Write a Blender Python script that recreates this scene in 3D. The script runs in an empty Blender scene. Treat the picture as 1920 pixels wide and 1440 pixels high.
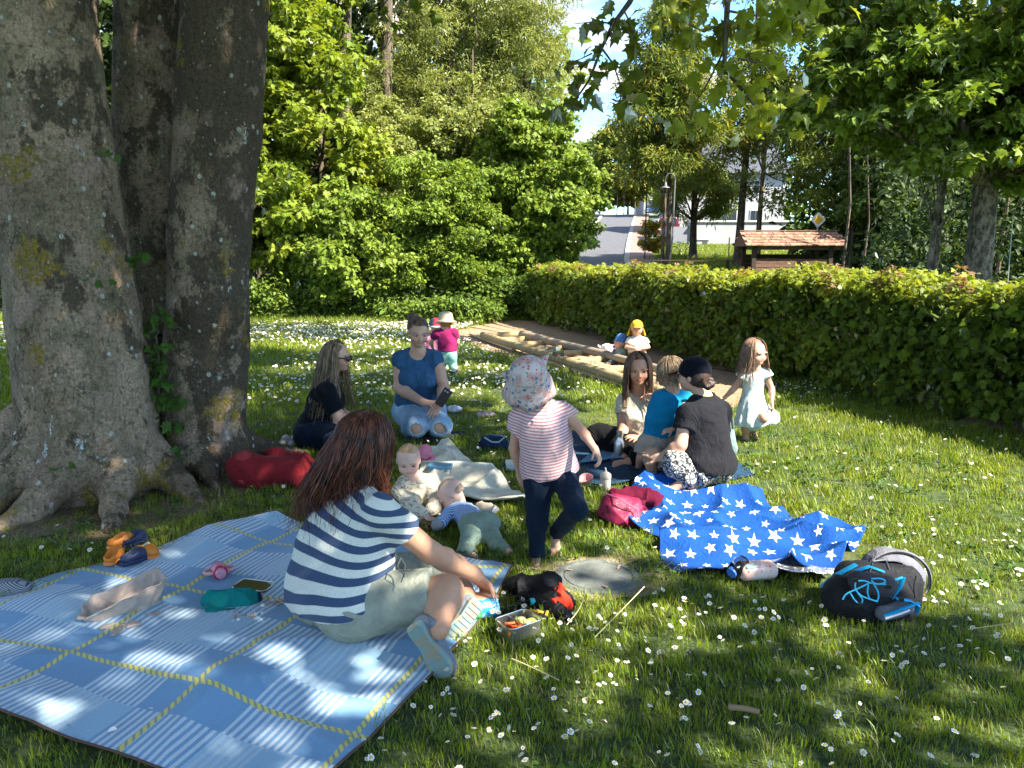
import bpy, bmesh, math, random
import numpy as np
from mathutils import Vector, Matrix, Quaternion

scene = bpy.context.scene
COL = scene.collection
R = math.radians

# ------------------------------------------------------------------ camera, sky, sun, exposure
PITCH = math.atan(260 / 1500)
CAM_H = 1.55
cam_data = bpy.data.cameras.new('camera')
cam_data.sensor_width = 36
cam_data.lens = 36 * 1500 / 1920
cam_data.clip_start = 0.05
cam_data.clip_end = 2000
cam = bpy.data.objects.new('camera', cam_data)
COL.objects.link(cam)
cam.location = (0, 0, CAM_H)
cam.rotation_euler = (math.pi / 2 - PITCH, 0, 0)
scene.camera = cam

SUN_EL, SUN_AZ_X, SUN_AZ_Y = 47, 0.86, -0.52
_n = math.hypot(SUN_AZ_X, SUN_AZ_Y)
SUN_DIR = Vector((SUN_AZ_X / _n * math.cos(R(SUN_EL)), SUN_AZ_Y / _n * math.cos(R(SUN_EL)), math.sin(R(SUN_EL))))
sun_data = bpy.data.lights.new('sun', 'SUN')
sun_data.energy = 5.0
sun_data.angle = R(0.53)
sun_data.color = (1.0, 0.93, 0.80)
sun = bpy.data.objects.new('sun', sun_data)
COL.objects.link(sun)
sun.location = (12, -8, 20)
sun.rotation_euler = SUN_DIR.to_track_quat('Z', 'Y').to_euler()

world = bpy.data.worlds.new('World')
scene.world = world
world.use_nodes = True
scene.view_settings.view_transform = 'Standard'
scene.view_settings.look = 'None'
scene.view_settings.exposure = 2.05
scene.view_settings.gamma = 1.0
scene.view_settings.use_curve_mapping = False
scene.cycles.max_bounces = 6
scene.cycles.diffuse_bounces = 3
scene.cycles.transparent_max_bounces = 8
scene.cycles.transmission_bounces = 4
scene.cycles.caustics_reflective = False
scene.cycles.caustics_refractive = False
scene.cycles.use_denoising = True


# ------------------------------------------------------------------ tiny node language
class S:
    """a shader socket with arithmetic"""
    def __init__(s, nt, sock): s.nt, s.k = nt, sock
    def _m(s, op, *o):
        n = s.nt.nodes.new('ShaderNodeMath'); n.operation = op
        s.nt.links.new(s.k, n.inputs[0])
        for i, v in enumerate(o):
            if isinstance(v, S): s.nt.links.new(v.k, n.inputs[i + 1])
            else: n.inputs[i + 1].default_value = v
        return S(s.nt, n.outputs[0])
    def __add__(s, o): return s._m('ADD', o)
    def __radd__(s, o): return s._m('ADD', o)
    def __sub__(s, o): return s._m('SUBTRACT', o)
    def __rsub__(s, o): return (s * -1) + o
    def __mul__(s, o): return s._m('MULTIPLY', o)
    def __rmul__(s, o): return s._m('MULTIPLY', o)
    def __truediv__(s, o): return s._m('DIVIDE', o)
    def __gt__(s, o): return s._m('GREATER_THAN', o)
    def __lt__(s, o): return s._m('LESS_THAN', o)
    def mod(s, o): return s._m('FLOORED_MODULO', o)
    def floor(s): return s._m('FLOOR')
    def fract(s): return s._m('FRACT')
    def abs(s): return s._m('ABSOLUTE')
    def sin(s): return s._m('SINE')
    def cos(s): return s._m('COSINE')
    def sqrt(s): return s._m('SQRT')
    def pow(s, o): return s._m('POWER', o)
    def atan2(s, o): return s._m('ARCTAN2', o)
    def max(s, o): return s._m('MAXIMUM', o)
    def min(s, o): return s._m('MINIMUM', o)


class NB:
    """node builder for one tree"""
    def __init__(b, nt): b.nt = nt
    def new(b, t, **kw):
        n = b.nt.nodes.new(t)
        for k, v in kw.items(): setattr(n, k, v)
        return n
    def put(b, sock, v):
        if isinstance(v, S): b.nt.links.new(v.k, sock)
        elif isinstance(v, (tuple, list)) and len(v) == 3 and sock.type == 'RGBA': sock.default_value = (*v, 1)
        else: sock.default_value = v
    def coord(b, kind='Object'):
        n = b.new('ShaderNodeTexCoord'); return S(b.nt, n.outputs[kind])
    def pos(b):
        n = b.new('ShaderNodeNewGeometry'); return S(b.nt, n.outputs['Position'])
    def attr(b, name, out='Fac'):
        n = b.new('ShaderNodeAttribute', attribute_name=name); return S(b.nt, n.outputs[out])
    def xyz(b, v):
        n = b.new('ShaderNodeSeparateXYZ'); b.put(n.inputs[0], v)
        return [S(b.nt, o) for o in n.outputs]
    def vec(b, x, y, z=0.0):
        n = b.new('ShaderNodeCombineXYZ')
        for i, v in enumerate((x, y, z)): b.put(n.inputs[i], v)
        return S(b.nt, n.outputs[0])
    def scale(b, v, s):
        n = b.new('ShaderNodeVectorMath', operation='MULTIPLY'); b.put(n.inputs[0], v)
        n.inputs[1].default_value = s if isinstance(s, (tuple, list)) else (s, s, s)
        return S(b.nt, n.outputs[0])
    def noise(b, v, scale, detail=3, rough=.55, dist=0, out='Fac'):
        n = b.new('ShaderNodeTexNoise'); b.put(n.inputs['Vector'], v)
        n.inputs['Scale'].default_value = scale; n.inputs['Detail'].default_value = detail
        n.inputs['Roughness'].default_value = rough; n.inputs['Distortion'].default_value = dist
        return S(b.nt, n.outputs[out])
    def vor(b, v, scale, feature='F1', out='Distance', rand=1.0):
        n = b.new('ShaderNodeTexVoronoi', feature=feature); b.put(n.inputs['Vector'], v)
        n.inputs['Scale'].default_value = scale; n.inputs['Randomness'].default_value = rand
        return S(b.nt, n.outputs[out])
    def ramp(b, f, lo, hi, a=0.0, c=1.0, smooth=True):
        n = b.new('ShaderNodeMapRange'); n.interpolation_type = 'SMOOTHSTEP' if smooth else 'LINEAR'
        b.put(n.inputs[0], f)
        for i, v in enumerate((lo, hi, a, c)): n.inputs[i + 1].default_value = v
        return S(b.nt, n.outputs[0])
    def mix(b, f, a, c, mode='MIX'):
        n = b.new('ShaderNodeMix', data_type='RGBA', blend_type=mode)
        b.put(n.inputs[0], f); b.put(n.inputs[6], a); b.put(n.inputs[7], c)
        return S(b.nt, n.outputs[2])
    def hsv(b, c, h=.5, s=1.0, v=1.0):
        n = b.new('ShaderNodeHueSaturation')
        b.put(n.inputs['Hue'], h); b.put(n.inputs['Saturation'], s); b.put(n.inputs['Value'], v); b.put(n.inputs['Color'], c)
        return S(b.nt, n.outputs[0])
    def rnd(b):
        n = b.new('ShaderNodeObjectInfo'); return S(b.nt, n.outputs['Random'])


MATS = {}
def mat(name, color=(.5, .5, .5), rough=.8, bump=None, bdist=.01, bstr=1.0, metal=0.0, spec=.5, sss=0.0, sheen=0.0, trans=0.0, ior=1.45, alpha=1.0, coat=0.0):
    if name in MATS: return MATS[name]
    m = bpy.data.materials.new(name); m.use_nodes = True
    nt = m.node_tree; b = NB(nt); P = nt.nodes['Principled BSDF']
    c = color(b) if callable(color) else color
    b.put(P.inputs['Base Color'], c)
    b.put(P.inputs['Roughness'], rough(b) if callable(rough) else rough)
    P.inputs['Metallic'].default_value = metal
    P.inputs['Specular IOR Level'].default_value = spec
    P.inputs['IOR'].default_value = ior
    P.inputs['Transmission Weight'].default_value = trans
    P.inputs['Alpha'].default_value = alpha
    P.inputs['Coat Weight'].default_value = coat
    if sss:
        P.inputs['Subsurface Weight'].default_value = sss
        P.inputs['Subsurface Radius'].default_value = (1, .35, .2)
        P.inputs['Subsurface Scale'].default_value = .012
    if sheen: P.inputs['Sheen Weight'].default_value = sheen
    if bump:
        n = nt.nodes.new('ShaderNodeBump'); n.inputs['Strength'].default_value = bstr; n.inputs['Distance'].default_value = bdist
        b.put(n.inputs['Height'], bump(b)); nt.links.new(n.outputs[0], P.inputs['Normal'])
    MATS[name] = m
    return m


def cloth_mat(name, col, rough=.9, weave=900, amt=.14, sheen=.03, crease=0.0):
    def c(b):
        v = b.coord(); base = col(b) if callable(col) else col
        n = b.noise(v, 14, 4)
        return b.hsv(base, v=b.ramp(n, .3, .7, 1 - amt, 1 + amt))
    def bp(b):
        v = b.coord()
        h = b.noise(v, weave / 3, 2) * .04 + b.noise(b.scale(v, (1, 1, .6)), 17, 3, .5, dist=1.6) * 1.0
        return h
    return mat(name, c, rough, bump=bp, bdist=.022, bstr=.6, sheen=sheen, spec=.15)


# ------------------------------------------------------------------ objects
def link_mesh(name, me, material=None, parent=None, loc=None):
    o = bpy.data.objects.new(name, me); COL.objects.link(o)
    if material is not None:
        for m in (material if isinstance(material, (list, tuple)) else [material]): me.materials.append(m)
    if parent is not None: o.parent = parent
    if loc is not None: o.location = loc
    return o

def pymesh(verts, faces, smooth=True, mats=None, name='mesh'):
    me = bpy.data.meshes.new(name)
    verts = np.asarray(verts, dtype=np.float32)
    me.from_pydata(verts.tolist() if len(verts) < 20000 and not isinstance(faces, np.ndarray) else [], [], [f if isinstance(f, (list, tuple)) else list(f) for f in faces] if not isinstance(faces, np.ndarray) and len(verts) < 20000 else [])
    if len(me.vertices) == 0:
        F = np.asarray(faces, dtype=np.int32); n = F.shape[1]
        me.vertices.add(len(verts)); me.vertices.foreach_set('co', verts.ravel())
        me.loops.add(F.size); me.loops.foreach_set('vertex_index', F.ravel())
        me.polygons.add(len(F)); me.polygons.foreach_set('loop_start', np.arange(0, F.size, n, dtype=np.int32))
        me.update(calc_edges=True)
    if smooth: me.polygons.foreach_set('use_smooth', np.ones(len(me.polygons), dtype=bool))
    if mats is not None: me.polygons.foreach_set('material_index', np.asarray(mats, dtype=np.int32))
    me.validate()
    me.update()
    return me

def tag(o, label=None, cat=None, group=None, kind=None):
    if label: o['label'] = label
    if cat: o['category'] = cat
    if group: o['group'] = group
    if kind: o['kind'] = kind
    return o

def thing(name, loc, label, cat, group=None, rz=0):
    o = bpy.data.objects.new(name, None); COL.objects.link(o)
    o.location = loc; o.rotation_euler = (0, 0, rz); o.empty_display_size = .1
    return tag(o, label, cat, group)

def part(name, V, F, material, parent, smooth=True, mats=None, world=True, off=None):
    """V in world coordinates when world=True; stored relative to the thing's base"""
    V = np.asarray(V, dtype=np.float64)
    if world and parent is not None:
        p = parent
        o3 = np.zeros(3)
        while p is not None:
            o3 += np.array(p.location); p = p.parent
        V = V - o3
    return link_mesh(name, pymesh(V, F, smooth, mats), material, parent)

def vattr(me, name, arr):
    a = me.attributes.new(name, 'FLOAT', 'POINT'); a.data.foreach_set('value', np.asarray(arr, dtype=np.float32))

def cattr(me, name, arr):
    a = me.attributes.new(name, 'FLOAT_COLOR', 'POINT')
    A = np.ones((len(arr), 4), dtype=np.float32); A[:, :3] = arr
    a.data.foreach_set('color', A.ravel())


# pixel (of the 1920x1440 photograph) helpers, only used to work out where things stand
def px(x, y, Y):
    r = (x - 960) / 1500; u = (720 - y) / 1500
    dy = math.cos(PITCH) + u * math.sin(PITCH); dz = -math.sin(PITCH) + u * math.cos(PITCH)
    t = Y / dy
    return np.array([r * t, Y, CAM_H + dz * t])

def gp(x, y, z=0.0):
    r = (x - 960) / 1500; u = (720 - y) / 1500
    dy = math.cos(PITCH) + u * math.sin(PITCH); dz = -math.sin(PITCH) + u * math.cos(PITCH)
    t = (z - CAM_H) / dz
    return np.array([r * t, dy * t, z])

def nrm(v):
    v = np.asarray(v, dtype=float); return v / (np.linalg.norm(v) + 1e-12)
def lerp(a, b, t): return np.asarray(a) * (1 - t) + np.asarray(b) * t


# ------------------------------------------------------------------ mesh bits in numpy: lists (V, F)
class MB:
    def __init__(s): s.V = []; s.F = []; s.M = []; s.n = 0
    def add(s, V, F, m=0):
        V = np.asarray(V, dtype=float)
        s.V.append(V); s.F += [tuple(i + s.n for i in f) for f in F]; s.M += [m] * len(F); s.n += len(V); return s
    def box(s, lo, hi, m=0, rot=None, org=None):
        x0, y0, z0 = lo; x1, y1, z1 = hi
        V = np.array([(x0, y0, z0), (x1, y0, z0), (x1, y1, z0), (x0, y1, z0), (x0, y0, z1), (x1, y0, z1), (x1, y1, z1), (x0, y1, z1)], float)
        if rot is not None: V = V @ np.array(rot).T
        if org is not None: V = V + np.array(org)
        return s.add(V, [(0, 3, 2, 1), (4, 5, 6, 7), (0, 1, 5, 4), (1, 2, 6, 5), (2, 3, 7, 6), (3, 0, 4, 7)], m)
    def tube(s, pts, rad, seg=8, m=0, cap=True, flat=None):
        pts = [np.asarray(p, float) for p in pts]; n = len(pts)
        if not hasattr(rad, '__len__'): rad = [rad] * n
        V = []; up = np.array([0, 0, 1.0]); prev = None
        for i, p in enumerate(pts):
            t = nrm(pts[min(i + 1, n - 1)] - pts[max(i - 1, 0)])
            if prev is None:
                a = np.cross(t, up if abs(t[2]) < .9 else np.array([1.0, 0, 0]))
            else: a = prev - t * np.dot(prev, t)
            a = nrm(a); b_ = np.cross(t, a); prev = a
            for k in range(seg):
                q = 2 * math.pi * k / seg
                V.append(p + rad[i] * (math.cos(q) * a + math.sin(q) * b_ * (flat or 1)))
        F = []
        for i in range(n - 1):
            for k in range(seg):
                k2 = (k + 1) % seg
                F.append((i * seg + k, i * seg + k2, (i + 1) * seg + k2, (i + 1) * seg + k))
        if cap: F += [tuple(range(seg))[::-1], tuple((n - 1) * seg + k for k in range(seg))]
        return s.add(V, F, m)
    def lathe(s, prof, org=(0, 0, 0), axis=(0, 0, 1), seg=24, m=0, sq=1.0, wob=None):
        ax = nrm(axis); a = nrm(np.cross(ax, (0, 1, 0) if abs(ax[1]) < .9 else (1, 0, 0))); b_ = np.cross(ax, a)
        V = []
        for j, (r, z) in enumerate(prof):
            for k in range(seg):
                q = 2 * math.pi * k / seg
                rr = r * (wob(q, z) if wob else 1)
                V.append(np.array(org) + ax * z + rr * (math.cos(q) * a + sq * math.sin(q) * b_))
        F = []
        for i in range(len(prof) - 1):
            for k in range(seg):
                k2 = (k + 1) % seg
                F.append((i * seg + k, i * seg + k2, (i + 1) * seg + k2, (i + 1) * seg + k))
        if prof[0][0] > 1e-4: F.append(tuple(range(seg))[::-1])
        if prof[-1][0] > 1e-4: F.append(tuple((len(prof) - 1) * seg + k for k in range(seg)))
        return s.add(V, F, m)
    def prism(s, poly, z0, z1, m=0, fr=None):
        n = len(poly)
        V = [(x, y, z0) for x, y in poly] + [(x, y, z1) for x, y in poly]
        V = np.array(V, float)
        if fr is not None: V = V @ np.array(fr[0]).T + np.array(fr[1])
        F = [tuple(range(n))[::-1], tuple(range(n, 2 * n))] + [(i, (i + 1) % n, (i + 1) % n + n, i + n) for i in range(n)]
        return s.add(V, F, m)
    def put(s, name, material, parent=None, smooth=False, world=True):
        V = np.concatenate(s.V)
        o = part(name, V, s.F, material, parent, smooth, s.M if isinstance(material, (list, tuple)) else None, world)
        if smooth and len(s.F) < 5000: o.data.set_sharp_from_angle(angle=R(50))
        return o

def auto_smooth(o, ang=40):
    me = o.data
    bm = bmesh.new(); bm.from_mesh(me)
    for e in bm.edges:
        if len(e.link_faces) == 2 and e.calc_face_angle(0) > R(ang): e.smooth = False
    for f in bm.faces: f.smooth = True
    bm.to_mesh(me); bm.free()
    return o

def bevel(o, w=.003, seg=2):
    m = o.modifiers.new('bevel', 'BEVEL'); m.width = w; m.segments = seg; m.limit_method = 'ANGLE'; return o


# ------------------------------------------------------------------ signed distance modelling
def wn(P, freq, seed, n=6):
    rs = np.random.RandomState(seed); out = np.zeros(len(P))
    w = P.copy()
    for i in range(3):
        d = rs.normal(size=3); d /= np.linalg.norm(d)
        w = w + (np.sin(P @ d * freq * .7 + rs.rand() * 6.28) * .5 / freq)[:, None] * rs.normal(size=3)
    for i in range(n):
        d = rs.normal(size=3); d /= np.linalg.norm(d)
        out += np.sin(w @ d * freq * (.6 + rs.rand()) + rs.rand() * 6.28)
    return out / n ** .5

def crease(P, freq, seed):
    """sharp cloth creases: ridges of two sizes that cross at angles"""
    rs = np.random.RandomState(seed); d = nrm(rs.normal(size=3)); Q = P + d * (P @ d)[:, None] * -.55
    a = np.clip(1 - np.abs(wn(Q, freq, seed)) * 1.3, 0, 1) ** 2; b = np.clip(1 - np.abs(wn(P, freq * 2.1, seed + 1)) * 1.2, 0, 1) ** 2
    return a + .5 * b - .35

class SDF:
    def __init__(s): s.p = []
    def cone(s, a, b, ra, rb, k=.02, tag='', cut=None, sq=None, sub=False):
        s.p.append(dict(t='c', a=np.asarray(a, float), b=np.asarray(b, float), ra=ra, rb=rb, k=k, tag=tag, cut=cut or [], sub=sub)); return s
    def ell(s, c, rad, ax=None, k=.02, tag='', cut=None, sub=False):
        s.p.append(dict(t='e', c=np.asarray(c, float), rad=np.asarray(rad, float), ax=np.eye(3) if ax is None else np.asarray(ax, float), k=k, tag=tag, cut=cut or [], sub=sub)); return s
    def box(s, c, half, ax=None, r=.01, k=.01, tag='', cut=None, sub=False):
        s.p.append(dict(t='b', c=np.asarray(c, float), rad=np.asarray(half, float), ax=np.eye(3) if ax is None else np.asarray(ax, float), r=r, k=k, tag=tag, cut=cut or [], sub=sub)); return s

    @staticmethod
    def ev(q, P, infl):
        if q['t'] == 'c':
            a, b = q['a'], q['b']; ab = b - a; L2 = ab @ ab + 1e-12
            t = np.clip(((P - a) @ ab) / L2, 0, 1)
            d = np.linalg.norm(P - a - t[..., None] * ab, axis=-1) - (q['ra'] + (q['rb'] - q['ra']) * t) - infl
        elif q['t'] == 'e':
            L = (P - q['c']) @ q['ax'].T; r = q['rad'] + infl
            k0 = np.linalg.norm(L / r, axis=-1); k1 = np.linalg.norm(L / (r * r), axis=-1) + 1e-9
            d = k0 * (k0 - 1) / k1
        else:
            L = np.abs((P - q['c']) @ q['ax'].T) - (q['rad'] - q['r'])
            d = np.linalg.norm(np.maximum(L, 0), axis=-1) + np.minimum(L.max(-1), 0) - q['r'] - infl
        for (p, n) in q['cut']:
            d = np.maximum(d, (P - np.asarray(p)) @ nrm(n))
        return d

    def bounds(s, q, m):
        if q['t'] == 'c':
            r = max(q['ra'], q['rb']) + m
            return np.minimum(q['a'], q['b']) - r, np.maximum(q['a'], q['b']) + r
        r = np.sqrt(((q['ax'].T * q['rad']) ** 2).sum(1)) if q['t'] == 'e' else np.abs(q['ax'].T) @ q['rad']
        return q['c'] - r - m, q['c'] + r + m

    def mesh(s, h, tags=None, infl=0.0, cuts=(), subs=(), disp=None, smooth=1, mink=None, tcut=None):
        use = [dict(q, cut=q['cut'] + list((tcut or {}).get(q['tag'], []))) for q in s.p if tags is None or q['tag'] in tags]
        inf = lambda q: (infl.get(q['tag'], 0.0) if isinstance(infl, dict) else infl)
        lo = np.min([s.bounds(q, inf(q) + .02)[0] for q in use if not q['sub']], axis=0) - 2 * h
        hi = np.max([s.bounds(q, inf(q) + .02)[1] for q in use if not q['sub']], axis=0) + 2 * h
        n = np.ceil((hi - lo) / h).astype(int) + 1
        F = np.full(n, 1.0, dtype=np.float32)
        ax = [lo[i] + h * np.arange(n[i]) for i in range(3)]
        for q in use:
            k = q['k'] if mink is None else max(q['k'], mink)
            a, b = s.bounds(q, inf(q) + k + 2 * h)
            i0 = np.clip(np.floor((a - lo) / h).astype(int), 0, n); i1 = np.clip(np.ceil((b - lo) / h).astype(int) + 1, 0, n)
            if (i1 <= i0).any(): continue
            sl = tuple(slice(i0[i], i1[i]) for i in range(3))
            G = np.stack(np.meshgrid(*[ax[i][sl[i]] for i in range(3)], indexing='ij'), -1)
            d = s.ev(q, G, inf(q)); f = F[sl]
            if q['sub']:
                hh = np.clip(.5 - .5 * (f + d) / k, 0, 1); F[sl] = f * (1 - hh) - d * hh + k * hh * (1 - hh)
            else:
                hh = np.clip(.5 + .5 * (f - d) / k, 0, 1); F[sl] = f * (1 - hh) + d * hh - k * hh * (1 - hh)
        band = np.abs(F) < 6 * h + .03
        idx = np.argwhere(band)
        P = lo + idx * h
        v = F[band].astype(float)
        if disp is not None: v = v + disp(P)
        for (p, nn) in cuts: v = np.maximum(v, (P - np.asarray(p)) @ nrm(nn))
        for q in subs: v = np.maximum(v, -SDF.ev(q, P, 0))
        F[band] = v
        V, Q = surface_nets(F, smooth)
        return lo + V * h, Q

def surface_nets(F, smooth=1):
    s = F < 0
    s[0] = s[-1] = False; s[:, 0] = s[:, -1] = False; s[:, :, 0] = s[:, :, -1] = False
    F = np.where(s, F, np.maximum(F, 1e-6))
    cnt = np.zeros(tuple(x - 1 for x in F.shape), dtype=np.int8)
    for dx in (0, 1):
        for dy in (0, 1):
            for dz in (0, 1):
                cnt += s[dx:s.shape[0] - 1 + dx, dy:s.shape[1] - 1 + dy, dz:s.shape[2] - 1 + dz]
    act = (cnt > 0) & (cnt < 8)
    idx = np.argwhere(act)
    num = np.full(act.shape, -1, dtype=np.int32); num[act] = np.arange(len(idx))
    acc = np.zeros((len(idx), 3)); c = np.zeros(len(idx))
    corners = [(dx, dy, dz) for dx in (0, 1) for dy in (0, 1) for dz in (0, 1)]
    vals = {o: F[idx[:, 0] + o[0], idx[:, 1] + o[1], idx[:, 2] + o[2]].astype(float) for o in corners}
    for o in corners:
        for axn in range(3):
            if o[axn]: continue
            e = list(o); e[axn] = 1; e = tuple(e)
            a, b = vals[o], vals[e]; m = (a < 0) != (b < 0)
            t = np.where(m, a / np.where(m, a - b, 1), 0)
            p = np.tile(np.array(o, float), (len(idx), 1)); p[:, axn] = t
            acc[m] += p[m]; c[m] += 1
    V = idx + acc / np.maximum(c, 1)[:, None]
    Q = []
    for axn in range(3):
        a1, a2 = (axn + 1) % 3, (axn + 2) % 3
        sl0 = [slice(None)] * 3; sl1 = [slice(None)] * 3
        sl0[axn] = slice(0, -1); sl1[axn] = slice(1, None)
        A, B = s[tuple(sl0)], s[tuple(sl1)]
        e = np.argwhere(A != B)
        e = e[(e[:, a1] > 0) & (e[:, a2] > 0) & (e[:, a1] < F.shape[a1] - 1) & (e[:, a2] < F.shape[a2] - 1)]
        flip = A[tuple(e.T)]
        def cell(d1, d2):
            q = e.copy(); q[:, a1] -= d1; q[:, a2] -= d2
            return num[tuple(q.T)]
        q = np.stack([cell(1, 1), cell(0, 1), cell(0, 0), cell(1, 0)], 1)
        q[~flip] = q[~flip][:, ::-1]
        Q.append(q)
    Q = np.concatenate(Q); Q = Q[(Q >= 0).all(1)]
    for _ in range(smooth):
        I = np.concatenate([Q[:, i] for i in (0, 1, 2, 3, 1, 2, 3, 0)]); J = np.concatenate([Q[:, i] for i in (1, 2, 3, 0, 0, 1, 2, 3)])
        c = np.bincount(I, minlength=len(V)).astype(float)
        acc = np.stack([np.bincount(I, weights=V[J, d], minlength=len(V)) for d in range(3)], 1)
        V = V * .45 + acc / np.maximum(c, 1)[:, None] * .55
    return V, Q

# ================================================================== SKY
def build_sky():
    nt = world.node_tree; b = NB(nt)
    bg = nt.nodes['Background']
    sky = b.new('ShaderNodeTexSky', sky_type='NISHITA')
    sky.sun_disc = False
    sky.sun_elevation = R(SUN_EL)
    sky.sun_rotation = math.atan2(SUN_DIR.x, SUN_DIR.y)
    sky.air_density = 1.0; sky.dust_density = .4; sky.ozone_density = 1.2
    c = S(nt, sky.outputs[0])
    v = b.coord('Generated')
    x, y, z = b.xyz(v)
    zz = z.max(.06)
    p = b.vec(x / zz, y / zz, 0.0)
    n = b.noise(b.vec(x / zz + 6.4, y / zz + 4.9, 0.0), .55, 7, .55, .3) + b.noise(p, 2.4, 5, .6) * .12
    cl = b.ramp(n, .53, .68)
    c2 = b.mix(1.0, b.mix(1.0, c, (.9, .95, 1.0), 'MULTIPLY'), (.52, .72, .88), 'MULTIPLY')
    out = b.mix(cl * b.ramp(z, 0.0, .1), c2, (3.0, 2.7, 2.2))
    b.put(bg.inputs[0], out)
    bg.inputs[1].default_value = .15
build_sky()


# ================================================================== TERRAIN
TY = [-30, 20, 30, 42, 60, 80, 100, 130, 400]
TZ = [0, 0, -.2, .75, 1.85, 3.5, 5.2, 6.2, 6.5]
def sstep(a, b, x):
    t = np.clip((np.asarray(x, float) - a) / (b - a), 0, 1); return t * t * (3 - 2 * t)
def terr(x, y):
    x = np.asarray(x, float); y = np.asarray(y, float)
    z = np.interp(y, TY, TZ)
    right = sstep(12, 18, x - (y - 30) * .22) * sstep(22, 28, y)
    return z * (1 - right) + right * np.interp(y, [20, 30, 60, 120], [0, -.3, .2, 3])
def build_ground():
    ys = np.concatenate([np.arange(-12, 22, .5), np.arange(22, 60, 1.5), np.arange(60, 140, 5), np.arange(140, 900, 60)])
    xs = np.concatenate([np.arange(-400, -24, 40), np.arange(-24, 34, .6), np.arange(34, 400, 40)])
    X, Y = np.meshgrid(xs, ys); Z = terr(X, Y)
    Z = Z - np.where(Y > 20, .03, 0)
    # shallow dish of the sandpit
    V = np.stack([X, Y, Z], -1).reshape(-1, 3); nx = len(xs)
    F = [(j * nx + i, j * nx + i + 1, (j + 1) * nx + i + 1, (j + 1) * nx + i) for j in range(len(ys) - 1) for i in range(nx - 1)]
    def col(b):
        v = b.pos(); n = b.noise(v, .8, 5); n2 = b.noise(v, 28, 4)
        c = b.mix(b.ramp(n2, .35, .65), (.022, .040, .008), (.055, .085, .018))
        c = b.mix(b.ramp(n, .55, .72) * .55, c, (.13, .115, .045))
        x, y, z = b.xyz(v)
        # worn earth around the sandpit, the hedge foot and the tree foot
        return c
    m = mat('lawn_ground', col, .95, bump=lambda b: b.noise(b.pos(), 60, 4), bdist=.02, bstr=.7)
    o = link_mesh('ground', pymesh(V, np.array(F)), m)
    tag(o, kind='structure')
build_ground()

def sheet(name, poly, z, material, kind='structure', lift=0.0):
    """a flat or terrain following sheet from a closed outline"""
    V = [(x, y, (z if z is not None else float(terr(x, y)) + lift)) for x, y in poly]
    o = link_mesh(name, pymesh(V, [tuple(range(len(V)))], False), material)
    return tag(o, kind=kind)

def inpoly(P, poly):
    x, y = P[:, 0], P[:, 1]; r = np.zeros(len(P), bool); n = len(poly)
    for i in range(n):
        x0, y0 = poly[i][:2]; x1, y1 = poly[(i + 1) % n][:2]
        c = ((y0 > y) != (y1 > y)) & (x < (x1 - x0) * (y - y0) / ((y1 - y0) or 1e-9) + x0)
        r ^= c
    return r

# ---- bare earth patches
def earth_patch(name, poly, seed, z=.006, colr=(.30, .19, .11)):
    rs = np.random.RandomState(seed)
    pts = []
    n = len(poly)
    for i in range(n):
        a = np.array(poly[i]); c = np.array(poly[(i + 1) % n]); m = max(2, int(np.linalg.norm(c - a) / .12))
        for k in range(m):
            p = a + (c - a) * k / m; pts.append(p + rs.normal(size=2) * .045)
    cen = np.mean(pts, 0)
    def col(b):
        v = b.pos(); n1 = b.noise(v, 9, 6, .65)
        c = b.mix(b.ramp(n1, .3, .7), tuple(k * .62 for k in colr), colr)
        return b.mix(b.ramp(b.noise(v, 90, 2), .55, .75), c, tuple(min(1, k * 1.5) for k in colr))
    m = mat('earth_%d' % int(colr[0] * 1000), col, .95, bump=lambda b: b.noise(b.pos(), 45, 5), bdist=.03)
    V = [(cen[0], cen[1], z + .004)] + [(p[0], p[1], z) for p in pts]
    F = [(0, i + 1, (i + 1) % len(pts) + 1) for i in range(len(pts))]
    o = link_mesh(name, pymesh(V, F), m); return tag(o, kind='structure')

PIT = [(-.05, 14.9), (.75, 15.0), (3.3, 9.6), (2.25, 8.0), (1.9, 7.55)]
E_PATH = [(-1.2, 14.0), (-.75, 15.6), (-.3, 16.6), (.5, 16.9), (1.6, 15.2), (2.5, 12.8), (2.85, 10.9), (2.95, 9.5), (2.75, 8.3), (2.3, 7.6), (1.7, 7.6), (1.0, 9.0), (.1, 10.9), (-.5, 12.2)]
E_HEDGE = [(3.7, 6.9), (4.3, 6.6), (4.6, 6.9), (4.1, 7.2)]
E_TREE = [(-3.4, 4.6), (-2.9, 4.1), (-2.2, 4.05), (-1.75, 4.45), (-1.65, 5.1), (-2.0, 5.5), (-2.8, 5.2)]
earth_patch('path', E_PATH, 3, .004, (.36, .24, .145))
earth_patch('ground', E_HEDGE, 4, .005, (.36, .24, .145))
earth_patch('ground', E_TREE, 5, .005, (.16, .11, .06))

# ================================================================== SCATTER (for what nobody could count)
PROTO = {}
def proto_collection(name, meshes, material):
    c = bpy.data.collections.new(name + '_source')
    for i, me in enumerate(meshes):
        if material is not None: me.materials.append(material)
        o = bpy.data.objects.new('%s_%02d' % (name, i), me); c.objects.link(o)
    return c

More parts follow.
